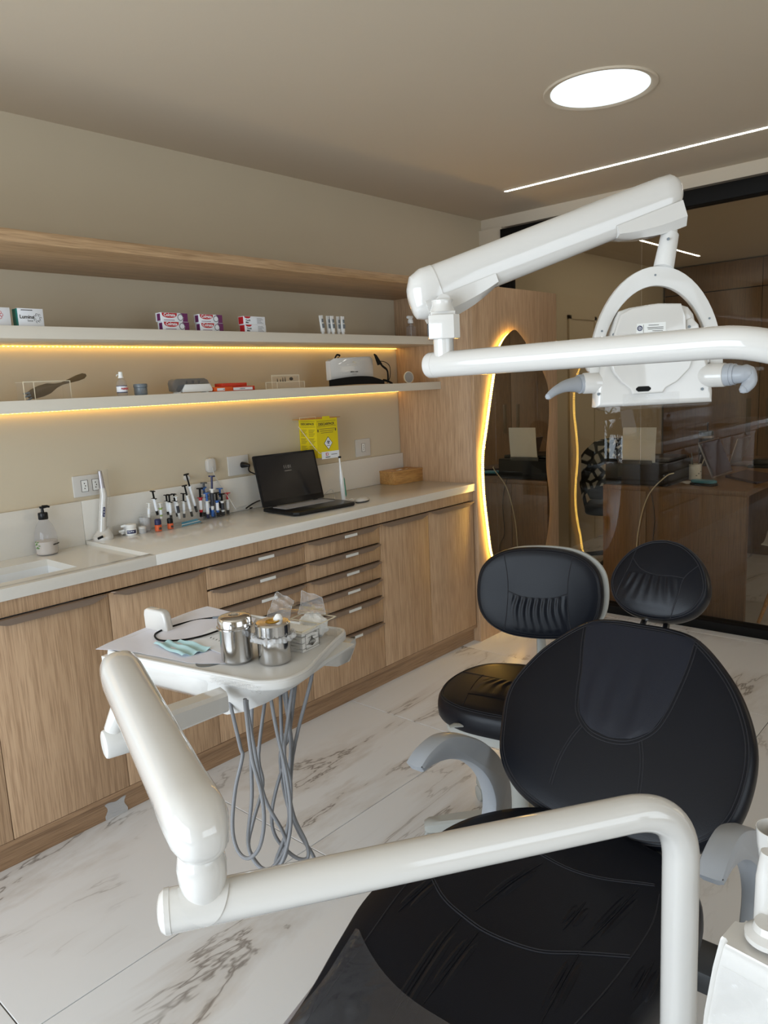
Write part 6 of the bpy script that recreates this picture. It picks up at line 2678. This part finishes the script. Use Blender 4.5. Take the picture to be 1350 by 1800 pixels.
# vertical joint above the left end
jc = pL + dd * .028
b = B()
lathe(b, [(.0165, .012), (.0165, .042), (.0150, .043)], 30, Matrix.Translation(jc))
obj('joint_sleeve', b, M['white'], lamp)
b = B()
JF = frame(jc, V((.64, -.77, 0)), V((.77, .64, 0)), UP)
prism(b, [(-.024, -.020), (-.016, -.026), (.016, -.026), (.026, -.018), (.026, .018), (.016, .026), (-.016, .026), (-.024, .020)], .040, .078, JF, .002)
box(b, -.020, .020, -.018, .018, .074, .084, .002, JF)
obj('joint_block', b, M['white'], lamp)
b = B()
box(b, -.0255, -.0235, -.006, .006, .046, .066, .002, JF)
obj('slot', b, M['darkgrey'], lamp)
b = B()
lathe(b, [(.022, .083), (.0175, .092), (.0165, .098), (.018, .102)], 30, Matrix.Translation(jc))
obj('joint_neck', b, M['white'], lamp)
# upper spring arm
U0 = at(748, 512, 1.26)
U1 = at(1192, 338, 1.29)
UD = (U1 - U0).normalized()
usd = UD.cross(UP).normalized()
uup = usd.cross(UD).normalized()
UA = frame(U0, usd, uup, UD)
UL_ = (U1 - U0).length
print('lamp arm', UL_)
b = B()
W_, H_ = .028, .0365
sec = [(.020, W_, H_), (UL_ * .5, W_, H_ * .98), (UL_ * .93, W_ * .98, H_ * .95), (UL_ * .975, W_ * .9, H_ * .85, .003), (UL_, W_ * .6, H_ * .55, .006), (UL_ + .006, W_ * .3, H_ * .25, .008)]
loft(b, [arm_ring(*s) for s in sec], M=UA)
obj('upper_arm', b, M['white'], lamp)
b = B()
for z_ in (.030,):
    tube(b, [UA @ V((-W_ * 1.0, H_ * .60, .02 + (UL_ * .95 - .02) * k / 10)) for k in range(11)], .0009, 6)
obj('arm_seam', b, M['edge'], lamp)
b = B()
sec = [(-.032, .010, .016, -.014), (-.029, .018, .026, -.012), (-.018, .0265, .0375, -.006), (0, W_ + .002, .0410, -.003), (.020, W_ + .0012, .0385, -.001)]
loft(b, [arm_ring(*s) for s in sec], M=UA)
obj('arm_end_cover', b, M['white'], lamp)


def shoe(z0, z1, flip):
    b = B()
    rings = []
    for k in range(9):
        f = k / 8
        z = z0 + (z1 - z0) * f
        g_ = (1 - f) if not flip else f
        dep = .024 * (1 - (1 - g_) ** 2.4)
        rings.append([(-W_ * 1.02, -.016, z), (-W_ * 1.02, -.030 - dep * .55, z), (-W_ * .6, -.034 - dep, z), (W_ * .6, -.034 - dep, z), (W_ * 1.02, -.030 - dep * .55, z), (W_ * 1.02, -.016, z)])
    loft(b, rings, M=UA)
    return obj('arm_shoe', b, M['white'], lamp)


shoe(-.012, .115, False)
shoe(UL_ - .135, UL_ - .012, True)
b = B()
nk0 = jc + V((0, 0, .125))
cyl(b, nk0 + usd * -.012 - UP * .026, nk0 + usd * .012 - UP * .026, .012, 28)
obj('arm_knuckle', b, M['white'], lamp)
# stem and yoke
dl = 1.29
s0, s1 = at(1178, 380, dl), at(1166, 470, dl)
b = B()
cyl(b, s0 + UP * .02, s0 + UP * -.035, .0125, 24)
lathe(b, [(.010, -.014), (.018, -.008), (.022, .002), (.022, .008)], 28, Matrix.Translation(s0))
obj('stem', b, M['white'], lamp)
b = B()
cyl(b, s0 - UP * .030, s1 - UP * .002, .0150, 28, .001, 0, .0170)
obj('stem_sleeve', b, M['white2'], lamp)
b = B()
mid = (s0 + s1) / 2
rdir = RM @ V((1, 0, 0))
rdir = V((rdir.x, rdir.y, 0)).normalized()
fdir = UP.cross(rdir).normalized()          # away from the camera
fdir = fdir if fdir.dot(mid - CAM) > 0 else -fdir
cyl(b, mid - fdir * .0135 + UP * .002 - rdir * .003, mid - fdir * .0165 + UP * .002 - rdir * .003, .0024, 10)
obj('screw', b, M['jargrey'], lamp)
MPP = dl / FPX                                # metres per photo pixel at the lamp's distance
LO = at(1158, 625, dl)
LFm = frame(LO, rdir, UP, -fdir)              # x right, y up, z toward the camera
b = B()
ol = []
cxp, cyp = 2, -28
for k in range(33):
    a = math.radians(-8 + 196 * k / 32)
    ol.append(((cxp + 119 * math.cos(a)) * MPP, (cyp + 184 * .99 * max(math.sin(a), -.3)) * MPP))
inn = []
for k in range(33):
    a = math.radians(188 - 196 * k / 32)
    inn.append(((cxp - 2 + 98 * math.cos(a)) * MPP, (cyp + 149 * max(math.sin(a), -.3)) * MPP))
prism(b, ol + inn, -.030, -.016, LFm, .0015)
yk = obj('yoke', b, M['white2'], lamp)
b = B()
for a in (92, 32, 153):
    ar = math.radians(a)
    p_ = ((cxp + 109 * math.cos(ar)) * MPP, (cyp + 167 * math.sin(ar)) * MPP)
    lathe(b, [(.0018, -.016), (.0018, -.0152)], 10, LFm @ Matrix.Translation((p_[0], p_[1], 0)))
obj('screw', b, M['jargrey'], yk)
# head
px2 = lambda x, y: ((x - 1158) * MPP, (625 - y) * MPP)
ho_ = [(1092, 545), (1110, 540), (1150, 535), (1190, 536), (1212, 543), (1222, 556), (1228, 580), (1240, 612), (1252, 650), (1258, 690), (1258, 711), (1050, 711), (1052, 670), (1060, 640), (1072, 600), (1080, 575), (1086, 556)]
b = B()
prism(b, [px2(*p) for p in ho_], -.045, -.004, LFm, .010, 4)
head_ = obj('lamp_head', b, M['white'], lamp)
b = B()
sh = [(1090, 552), (1110, 542), (1155, 536), (1195, 538), (1204, 560), (1206, 600), (1222, 620), (1212, 650), (1190, 672), (1170, 682), (1165, 690), (1112, 690), (1108, 680), (1092, 668), (1078, 650), (1070, 625), (1076, 595), (1084, 570)]
prism(b, [px2(*p) for p in sh], -.006, .004, LFm, .003, 3)
obj('back_shield', b, M['white'], head_)
b = B()
b2 = [(1228, 575), (1216, 562), (1206, 566), (1204, 590), (1210, 612), (1236, 612)]
prism(b, [px2(*p) for p in b2], -.02, -.001, LFm, .003, 3)
obj('corner_block', b, M['white'], head_)
b = B()
prism(b, [px2(x, y) for x, y in ((1121, 677), (1139, 677), (1143, 680), (1143, 683), (1139, 686), (1121, 686), (1117, 683), (1117, 680))], .003, .0046, LFm)
obj('sensor_slot', b, M['mattblack'], head_)
for (x, y) in ((1080, 585), (1211, 578), (1053, 687), (1237, 687)):
    b = B()
    lathe(b, [(.0026, 0), (.0026, .0006)], 12, LFm @ Matrix.Translation((px2(x, y)[0], px2(x, y)[1], -.0035 if (x, y) != (1211, 578) else -.0008)))
    obj('screw', b, M['jargrey'], head_)
b = B()
prism(b, [px2(x, y) for x, y in ((1052, 711), (1258, 711), (1248, 717), (1062, 717))], -.044, -.008, LFm, .002)
obj('lens_cover', b, M['acrylic'], head_, label='clear lens cover under the head')
b = B()
fx0, fy0 = px2(1096, 711)
fx1, fy1 = px2(1196, 689)
sheet(b, lambda u, v: LFm @ V((fx0 + (fx1 - fx0) * u, fy0 + (fy1 - fy0) * v, -.0025 + .0006 * math.sin(37 * u + 5 * v) * math.sin(11 * v + 9 * u))), 50, 12, .0002)
obj('protective_film', b, M['film'], head_, label='crinkled clear film on the lower edge')
# rating label
b = B()
prism(b, [px2(x, y) for x, y in ((1116, 595), (1168, 595), (1168, 568), (1118, 569))], .0038, .0043, LFm)
rl_ = obj('rating_label', b, M['chip'], head_, smooth=0)
b = B()
cx1, cy1 = px2(1123, 577)
ring = [LFm @ V((cx1 + .0038 * math.cos(a * math.pi / 8), cy1 + .0038 * math.sin(a * math.pi / 8), .0044)) for a in range(17)]
tube(b, ring, .0008, 6)
FQ = LFm @ Matrix.Translation((cx1, cy1, .0043))
text(b, 'G', .006, FQ, .0002, bold=.0002)
obj('round_mark', b, M['navyp'], head_, smooth=0)
b = B()
for k, (xa, xb, y) in enumerate(((1138, 1156, 572), (1136, 1164, 576), (1137, 1164, 578.5), (1145, 1163, 582), (1149, 1163, 585), (1145, 1150, 588), (1152, 1163, 588), (1146, 1162, 591), (1120, 1126, 590))):
    (x0, y0), (x1, y1) = px2(xa, y), px2(xb, y + .9)
    box(b, x0, x1, min(y0, y1), max(y0, y1), .0043, .0046, 0, LFm)
(x0, y0), (x1, y1) = px2(1129, 594), px2(1129.5, 571)
box(b, x0, x1, y0, y1, .0043, .0046, 0, LFm)
obj('small_print', b, M['ink'], head_, smooth=0)
# side hubs and grey handles
b = B()
hb0, hb1 = LFm @ V((px2(1062, 667)[0], px2(1062, 667)[1], -.022)), LFm @ V((px2(1030, 667)[0], px2(1030, 667)[1], -.022))
cyl(b, hb0, hb1, .0185, 32, .002)
obj('side_hub', b, M['white'], lamp)
b = B()
h1 = LFm @ V((px2(1022, 668)[0], px2(1022, 668)[1], -.020))
h2 = LFm @ V((px2(958, 686)[0], px2(958, 686)[1], .025))
cyl(b, hb1 + (hb0 - hb1) * .1, h1, .0165, 28)
m_ = h1.lerp(h2, .5) + UP * .006
tube(b, cat([h1, h1.lerp(m_, .5) + UP * .001, m_, h2.lerp(m_, .4) + UP * .002, h2], 4), [.0150, .0140, .013, .0125, .0120, .0115, .011, .0105, .0100, .0092, .0085, .008, .0075, .007, .0065, .006, .0055], 18)
lathe(b, [(0, -.006), (.0045, -.004), (.006, 0), (.0045, .004), (0, .006)], 14, Matrix.Translation(h2))
obj('grip', b, M['grey'], lamp, label='long grey grip handle on the left')
b = B()
hb2, hb3 = LFm @ V((px2(1240, 664)[0], px2(1240, 664)[1], -.022)), LFm @ V((px2(1272, 664)[0], px2(1272, 664)[1], .010))
cyl(b, hb2, hb3, .0205, 32, .002)
obj('side_hub', b, M['white'], lamp)
b = B()
dH = (hb3 - hb2).normalized()
cyl(b, hb3, hb3 + dH * .010, .0190, 28)
cyl(b, hb3 + dH * .010, hb3 + dH * .016, .0180, 28)
gp = [hb3 + dH * .012, hb3 + dH * .028, LFm @ V((px2(1300, 662)[0], px2(1300, 662)[1], .030)), LFm @ V((px2(1303, 676)[0], px2(1303, 676)[1], .034)), LFm @ V((px2(1296, 686)[0], px2(1296, 686)[1], .036)), LFm @ V((px2(1291, 690)[0], px2(1291, 690)[1], .037))]
gl2 = cat(gp, 4)
tube(b, gl2, [.0165 - .0085 * k / (len(gl2) - 1) for k in range(len(gl2))], 18)
lathe(b, [(0, -.0075), (.0055, -.0055), (.0075, 0), (.0055, .0055), (0, .0075)], 14, Matrix.Translation(gl2[-1]))
obj('grip', b, M['grey'], lamp, label='short curled grey grip handle on the right')
# pivot brackets between yoke and hubs
b = B()
for x, y in ((1232, 634), (1046, 634)):
    prism(b, [px2(x - 14, y - 4), px2(x + 26, y - 4), px2(x + 26, y + 7), px2(x + 14, y + 12), px2(x - 6, y + 12)][::-1], -.034, -.018, LFm, .002)
obj('yoke_bracket', b, M['white'], lamp)

# ================================================================ DENTAL UNIT at the lower right
un = thing('dental_unit', 'white glossy dental unit with film on its front, cut off at the lower right corner', 'dental unit', (.85, .12, 0))
q1, q2, q3 = onz(1262, 1652, .80), onz(1297, 1612, .80), onz(1420, 1664, .80)
ex = (q2 - q1)
e1n = ex.normalized()
b = B()
zt2 = .80
top4 = [q1, q2, q2 + (q3 - q2).normalized() * .30, q1 + (onz(1400, 1725, .80) - q1).normalized() * .26]
low4 = []
ctr = sum(top4, V((0, 0, 0))) / 4
for p in top4:
    low4.append(ctr + (p - ctr) * 1.16 + V((-.012, .0, 0)))
rings = []
for z, f in ((0.10, 1.0), (.45, 1.0), (.62, .82), (.70, .60), (.76, .30), (.785, .12), (.797, .03), (.80, -.03)):
    rings.append([V((t4.lerp(l4, f).x, t4.lerp(l4, f).y, z)) for t4, l4 in zip(top4, low4)])
loft(b, rings)
bmesh.ops.bevel(b, geom=[e for e in b.edges if abs((e.verts[0].co - e.verts[1].co).z) > .001], offset=.008, segments=3, affect='EDGES')
ub = obj('unit_body', b, M['white'], un, smooth=50)
b = B()
a4, b4 = V((top4[0].x, top4[0].y, .80)), V((top4[3].x, top4[3].y, .80))


def film2(u, v):
    t4 = top4[0].lerp(top4[3], .04 + .8 * u)
    l4 = low4[0].lerp(low4[3], .04 + .8 * u)
    z = .775 - .20 * v
    f = 0
    for (z0, f0), (z1, f1) in zip(((.80, -.03), (.797, .03), (.785, .12), (.76, .30), (.70, .60), (.62, .82), (.45, 1.0)), ((.797, .03), (.785, .12), (.76, .30), (.70, .60), (.62, .82), (.45, 1.0), (.1, 1.0))):
        if z1 <= z <= z0:
            f = f0 + (f1 - f0) * (z0 - z) / (z0 - z1)
    p = t4.lerp(l4, f)
    nrm_ = V((-(top4[3] - top4[0]).y, (top4[3] - top4[0]).x, 0)).normalized()
    nrm_ = nrm_ if nrm_.dot(top4[0] - ctr) > 0 else -nrm_
    return V((p.x, p.y, z)) + nrm_ * (.003 + .0008 * math.sin(40 * u + 9 * v) * math.sin(33 * v + 6 * u))


sheet(b, film2, 70, 50, .0003)
obj('protective_film', b, M['unitfilm'], un, label='crinkled clear protective film')
b = B()
cc_ = onz(1352, 1650, .805)
lathe(b, [(.026, 0), (.026, .006), (.018, .012), (.016, .02)], 30, Matrix.Translation(cc_))
obj('cup_ring', b, M['white'], un)
b = B()
sp = onz(1346, 1622, .805)
tube(b, [sp, sp + V((0, 0, .06)), sp + V((.003, -.002, .09))], [.0135, .0125, .011], 20)
obj('spout', b, M['white'], un)
# white cup held on the unit
cp = at(1362, 1520, .95)
t = thing('white_cup', 'white plastic funnel cup above the dental unit, at the right picture edge', 'cup', cp)
b = B()
lathe(b, [(.006, -.075), (.009, -.07), (.014, -.02), (.022, .03), (.0235, .05), (.0225, .05), (.013, -.01)], 32, Matrix.Translation(cp))
obj('cup_wall', b, M['white'], t)
b = B()
cyl(b, V((cp.x, cp.y, .80)), cp + V((0, 0, -.06)), .012, 20)
obj('stem', b, M['white'], t)

# ================================================================ OFFICE BEHIND THE GLASS
desk = thing('office_desk', 'long oak desk with a panel end, right behind the glass partition', 'desk', (5.3, 1.66, 0))
b = B()
box(b, 4.42, 6.3, 1.245, 2.10, .745, .775, .001)
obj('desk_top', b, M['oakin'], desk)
b = B()
box(b, 4.42, 4.455, 1.245, 1.82, 0, .745, .001)
obj('end_panel', b, M['oakin'], desk)
b = B()
box(b, 4.42, 4.455, 1.823, 2.10, 0, .745, .001)
obj('end_panel', b, M['oakin'], desk)
b = B()
box(b, 6.25, 6.28, 1.27, 2.08, 0, .745, .001)
obj('far_panel', b, M['oakin'], desk)
b = B()
box(b, 4.46, 6.25, 2.05, 2.07, .3, .745, .001)
obj('modesty_panel', b, M['oakin'], desk)

t = thing('printer', 'black inkjet printer on the end of the office desk', 'printer', (4.63, 1.90, .775))
b = B()
prism(b, [(4.455, 1.70), (4.82, 1.70), (4.82, 2.10), (4.455, 2.10)], .776, .915, None, .010, 3)
obj('housing', b, M['black'], t)
b = B()
box(b, 4.50, 4.80, 1.715, 2.105, .914, .936, .006)
obj('scanner_lid', b, M['black'], t)
b = B()
box(b, 4.449, 4.456, 1.80, 2.02, .905, .930, .003)
obj('feed_guide', b, M['darkgrey'], t)
b = B()
box(b, 4.450, 4.456, 1.73, 2.09, .80, .812, .001)
obj('output_slot', b, M['mattblack'], t)
b = B()


def shf(u, v):
    return V((4.475 - .02 * v + .012 * v * v * 1.2, 1.79 + .21 * u - .01 * v, .915 + .215 * v))


sheet(b, shf, 6, 10, .0015)
tag(obj('paper_stack', b, M['paperw']), 'white paper standing in the feed of the black printer', 'paper')
t = thing('printer_cable', 'pale cable hanging from the printer down the desk end', 'cable', (4.40, 1.70, .6))
b = B()
tube(b, cat([V((4.445, 1.665, .86)), V((4.40, 1.70, .84)), V((4.395, 1.80, .72)), V((4.398, 1.86, .50)), V((4.398, 1.885, .22)), V((4.39, 1.95, .03)), V((4.39, 2.05, .006))], 7), .0035, 8)
obj('cable', b, M['edge'], t)
t = thing('thin_black_cable', 'thin dark cable hanging from the desk edge below the printer', 'cable', (4.40, 1.75, .5))
b = B()
tube(b, cat([V((4.405, 1.80, .78)), V((4.402, 1.775, .70)), V((4.402, 1.76, .58)), V((4.402, 1.77, .40)), V((4.402, 1.73, .30)), V((4.402, 1.74, .15)), V((4.40, 1.80, .01))], 7), .0025, 8)
obj('cable', b, M['black'], t)

c = onz(1222, 843, .775)
t = thing('pen_mug', 'white mug full of pens beside the printer', 'mug', c)
b = B()
lathe(b, [(0, 0), (.036, 0), (.040, .004), (.041, .10), (.038, .10), (.036, .006), (0, .006)], 32, Matrix.Translation(c))
tube(b, [c + V((-.02, .04, .08)) + V((-.01 * math.sin(a), .026 * math.sin(a), -.03 + .03 * math.cos(a))) for a in [k * math.pi / 8 for k in range(9)]], .005, 10)
obj('mug_body', b, M['matte_white'], t)
b = B()
for k in range(4):
    prism(b, circle(.006, 6, 0, 0, .003), 0, .0006, axis(c + V((-.0405 * math.cos(.5 + k * .35), -.0405 * math.sin(.5 + k * .35), .03 + .012 * (k % 3))), (-math.cos(.5 + k * .35), -math.sin(.5 + k * .35), 0)))
obj('print', b, M['jargrey'], t)
for k, (dx, dy, m_) in enumerate(((.02, .02, 'jargrey'), (-.015, -.02, 'silver'), (.0, .025, 'black'), (.01, -.028, 'edge'), (-.02, .01, 'jargrey'))):
    b = B()
    cyl(b, c + V((dx * .3, dy * .3, .01)), c + V((dx * 1.6, dy * 1.9, .165 - .006 * k)), .0035, 8)
    tag(obj('pen', b, M[m_]), ['grey pen leaning left in the white mug', 'silver pen leaning right in the white mug', 'black pen at the left of the white mug', 'beige pencil leaning far right in the mug', 'second grey pen, at the back of the mug'][k], 'pen', 'pens in the mug')
c = onz(1240, 818, .775)
t = thing('thermos_cup', 'black insulated tumbler with a steel lid ring and a straw, behind the mug', 'tumbler', c)
Mx = Matrix.Translation(c)
b = B()
lathe(b, [(0, 0), (.045, 0), (.048, .01), (.052, .20)], 32, Mx)
obj('tumbler_body', b, M['black'], t)
b = B()
lathe(b, [(.0525, .20), (.0525, .215), (.050, .217)], 32, Mx)
obj('steel_ring', b, M['silver'], t)
b = B()
lathe(b, [(.050, .215), (.050, .245), (.045, .25), (0, .25)], 32, Mx)
obj('lid', b, M['darkgrey'], t)
b = B()
cyl(b, c + V((.0, -.01, .25)), c + V((.0, -.01, .31)), .005, 10)
obj('straw', b, M['black'], t)
c = onz(1237, 853, .775)
t = thing('glasses_pouch', 'teal blue pouch on a black case at the desk corner', 'pouch', c)
Mx = rotz(c, -15)
b = B()
prism(b, rrect(.07, .16, .02), 0, .014, Mx, .004)
obj('lower_case', b, M['mattblack'], t)
b = B()
prism(b, rrect(.065, .15, .02), .014, .032, Mx, .007, 3)
obj('pouch_body', b, M['cyan'], t)
for k, (px, py) in enumerate(((1203, 847), (1216, 849))):
    c = onz(px, py, .775)
    b = B()
    box(b, -.03, .03, -.045, .045, 0, .002, 0, rotz(c, 10 + 30 * k))
    tag(obj('paper_note', b, M['paperw']), ['white card on the desk between the printer and the mug', 'white card on the desk just in front of the mug'][k], 'card')
# plum laptop facing away to the right
LBx = onz(1258, 842, .775)
LF2 = frame(V((4.80, 1.56, .775)), V((1, -.08, 0)).normalized(), V((.08, 1, 0)).normalized(), UP)
t = thing('office_laptop', 'open plum grey laptop standing sideways on the office desk', 'laptop', (4.95, 1.4, .775))
b = B()
lpts = [onz(1275, 838, .78), onz(1330, 850, .78), onz(1372, 838, .78), onz(1312, 828, .78)]
lp2 = [(p.x, p.y) for p in lpts]
prism(b, lp2, .775, .790)
bmesh.ops.recalc_face_normals(b, faces=b.faces[:])
obj('base', b, M['screen2'], t)
b = B()
s_bl, s_br = onz(1253, 840, .79), onz(1288, 828, .79)
s_bl.z = s_br.z = .788
s_tr = ony(1261, 769, s_br.y + .00)
dU = V((-.14, .05, .215))


def to_z(px, py, ref):
    # point on the ray at the horizontal distance of ref
    r_ = ray(px, py)
    k_ = math.hypot(ref.x, ref.y) / math.hypot(r_.x, r_.y)
    return CAM + r_ * k_


s_tl2 = to_z(1228, 778, s_bl * 1.0)
s_tr2 = to_z(1263, 769, s_br * 1.0)
sheet(b, lambda u, v: s_bl.lerp(s_br, u).lerp(s_tl2.lerp(s_tr2, u), v), 4, 4, .006)
sc2 = obj('lid', b, M['silver'], t)
b = B()
nn = (s_br - s_bl).cross(s_tl2 - s_bl).normalized()
nn = nn if nn.dot(CAM - s_bl) > 0 else -nn
sheet(b, lambda u, v: s_bl.lerp(s_br, .04 + .92 * u).lerp(s_tl2.lerp(s_tr2, .04 + .92 * u), .04 + .92 * v) + nn * .0075, 4, 4, .001)
obj('screen', b, M['screen2'], sc2)
# back of second laptop beyond
b = B()
m0, m1 = onz(1282, 818, .778), onz(1303, 812, .778)
n0, n1 = to_z(1297, 772, m0), to_z(1321, 766, m1)
t = thing('second_laptop', 'thin grey laptop lid standing behind the plum laptop', 'laptop', m0)
sheet(b, lambda u, v: m0.lerp(m1, u).lerp(n0.lerp(n1, u), v), 4, 4, .006)
obj('lid', b, M['silver'], t)
b = B()
box(b, 0, .22, -.30, .0, 0, .012, .002, rotz(m0, -8))
obj('base', b, M['silver'], t)
c = onz(1342, 820, .775)
t = thing('black_holder', 'black desk phone base at the right edge, on the office desk', 'phone', c)
Mx = rotz(c, 0)
b = B()
prism(b, rrect(.22, .16, .02), 0, .015, Mx, .004)
obj('base', b, M['mattblack'], t)
b = B()
prism(b, rrect(.12, .12, .02), .015, .055, Mx, .01, 3)
obj('body', b, M['black'], t)

# swivel chair with a black jacket, reflection painted on it
oc = thing('office_chair', 'black office chair behind the desk, left of the printer', 'chair', (5.41, 2.455, 0))
OF = rotz((5.41, 2.455, 0), 20)
b = B()
rings = []
for z, w_, x in ((.56, .17, .22), (.66, .215, .235), (.80, .225, .25), (.92, .20, .265), (.98, .13, .27)):
    rings.append([OF @ V((-x + .02 * math.cos(math.pi * k / 6) if False else -x - .03 * math.cos((k - 3) / 3 * 1.2) + .03, w_ * (k - 3) / 3, z)) for k in range(7)])
loft(b, rings, closed=False, caps=False)
b.normal_update()
bmesh.ops.solidify(b, geom=b.faces[:], thickness=.04)
obj('backrest', b, M['mattblack'], oc)
b = B()
prism(b, rrect(.46, .46, .12), .42, .49, OF, .02, 3)
obj('seat', b, M['mattblack'], oc)
b = B()
cyl(b, OF @ V((0, 0, .08)), OF @ V((0, 0, .42)), .028, 16)
tube(b, [OF @ V((-.1, 0, .42)), OF @ V((-.26, 0, .44)), OF @ V((-.28, 0, .60))], .015, 8)
obj('column', b, M['black'], oc)
for s_ in (-1, 1):
    b = B()
    tube(b, fillet([OF @ V((0, s_ * .23, .44)), OF @ V((0, s_ * .27, .64)), OF @ V((.16, s_ * .27, .66))], .03), .014, 10)
    obj('armrest', b, M['black'], oc)
for k in range(5):
    a = k * 2 * math.pi / 5 + .3
    b = B()
    tube(b, [OF @ V((.03 * math.cos(a), .03 * math.sin(a), .10)), OF @ V((.30 * math.cos(a), .30 * math.sin(a), .065))], [.022, .014], 10)
    lg = obj('leg', b, M['black'], oc)
    b = B()
    e_ = OF @ V((.30 * math.cos(a), .30 * math.sin(a), .027))
    pz = V((-math.sin(a + .2), math.cos(a + .2), 0)) * .02
    cyl(b, e_ - pz, e_ + pz, .027, 14, .004)
    obj('caster', b, M['black'], lg)
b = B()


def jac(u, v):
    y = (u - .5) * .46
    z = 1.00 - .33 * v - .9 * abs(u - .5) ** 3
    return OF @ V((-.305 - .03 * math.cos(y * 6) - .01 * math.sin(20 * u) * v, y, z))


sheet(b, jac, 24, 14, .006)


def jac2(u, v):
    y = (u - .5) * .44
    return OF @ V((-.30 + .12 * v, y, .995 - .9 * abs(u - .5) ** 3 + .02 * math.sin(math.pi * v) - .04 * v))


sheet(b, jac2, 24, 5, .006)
tag(obj('black_jacket', b, M['reflection_cloth']), 'black jacket hung over the office chair back, window reflection painted on it as pale spots', 'jacket')

# white shell chair
wc = thing('shell_chair', 'white shell chair with splayed wooden legs, at the right edge behind the glass', 'chair', (4.75, .98, 0))
WFm = rotz((4.76, 1.0, 0), 100)
b = B()


def shellf(u, v):
    # u across, v from seat front to back top
    y = (u - .5) * 2
    if v < .55:
        t_ = v / .55
        x, z = .23 - .40 * t_, .445 - .02 * math.sin(math.pi * t_)
        wd_ = .20 + .04 * math.sin(math.pi * t_ * .9)
    else:
        t_ = (v - .55) / .45
        x, z = -.17 - .07 * t_, .445 + .36 * t_
        wd_ = .235 - .07 * t_ ** 2
    return WFm @ V((x + .03 * y * y * (v > .5), y * wd_, z + .05 * y * y * (1 - abs(v - .5)) * .8))


sheet(b, shellf, 16, 24, .006)
obj('shell', b, M['white2'], wc)
for sx in (1, -1):
    for sy in (1, -1):
        b = B()
        cyl(b, WFm @ V((sx * .10, sy * .08, .42)), WFm @ V((sx * .23, sy * .22, .0)), .015, 12, 0, 0, .010)
        obj('leg', b, M['bamboo'], wc)
b = B()
for sx in (1, -1):
    cyl(b, WFm @ V((sx * .12, -.10, .36)), WFm @ V((sx * .12, .10, .36)), .004, 8)
cyl(b, WFm @ V((.12, 0, .36)), WFm @ V((-.12, 0, .36)), .004, 8)
obj('stretcher', b, M['mattblack'], wc)

# built-in cupboards on the far office wall
bk = thing('wall_cupboard', 'dark oak cupboards filling the far office wall', 'cupboard', (7.8, 1.2, 0))
b = B()
box(b, 7.82, 7.94, -1.8, 3.04, 0, 2.47)
obj('carcass', b, M['mattblack'], bk, smooth=0)
ys = [3.04, 2.12, 1.52, .92, .32, -.28, -.88, -1.48]
for i in range(len(ys) - 1):
    b = B()
    box(b, 7.80, 7.818, ys[i + 1] + .003, ys[i] - .003, .08, 2.205, .001)
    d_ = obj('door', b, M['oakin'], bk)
    b = B()
    yy = ys[i + 1] + .09 if i % 2 == 0 else ys[i] - .09
    box(b, 7.797, 7.8, yy - .022, yy + .022, .82, 1.17, .001)
    obj('pull_recess', b, M['brown'], d_)
    b = B()
    box(b, 7.80, 7.818, ys[i + 1] + .003, ys[i] - .003, 2.215, 2.47, .001)
    obj('top_door', b, M['oakin'], bk)

# office left wall: door and bright window with a plant
b = B()
for d_ in ((5.78, 5.82, 1.96), (6.24, 6.28, 1.96)):
    box(b, d_[0], d_[1], 3.04, 3.062, 0, d_[2])
box(b, 5.78, 6.28, 3.04, 3.062, 1.93, 1.96)
box(b, 5.82, 6.24, 3.05, 3.062, 0, 1.93)
struct('door_1', b, M['wall'])
PX = V((-1.45, -.08, 0))
t = thing('leafy_plant', 'green strappy plant before the bright shop window, seen only as a reflection in the glass', 'plant', PX)
b = B()
lathe(b, [(0, 0), (.11, 0), (.13, .02), (.15, .28), (.14, .28), (.12, .26), (0, .26)], 28, Matrix.Translation(PX))
obj('pot', b, M['darkgrey'], t)
b = B()
tube(b, [PX + V((0, 0, .25)), PX + V((.01, .01, .6)), PX + V((0, 0, .85))], .015, 8)
obj('stem', b, M['brown'], t)
for k in range(34):
    a = random.uniform(0, 2 * math.pi)
    z0_ = random.uniform(.45, .95)
    L_ = random.uniform(.12, .24)
    rise = random.uniform(.02, .22)
    base = V((PX.x, PX.y, z0_))
    d_ = V((math.cos(a), math.sin(a), 0))
    s_ = d_.cross(UP)
    b = B()
    sheet(b, lambda u, v: base + d_ * (L_ * v) + UP * (rise * math.sin(v * 2.2)) + s_ * ((u - .5) * .028 * math.sin(math.pi * min(max(v, .03), .97))), 2, 7, .0008)
    o_ = obj('leaf', b, M['leafgreen'], t)
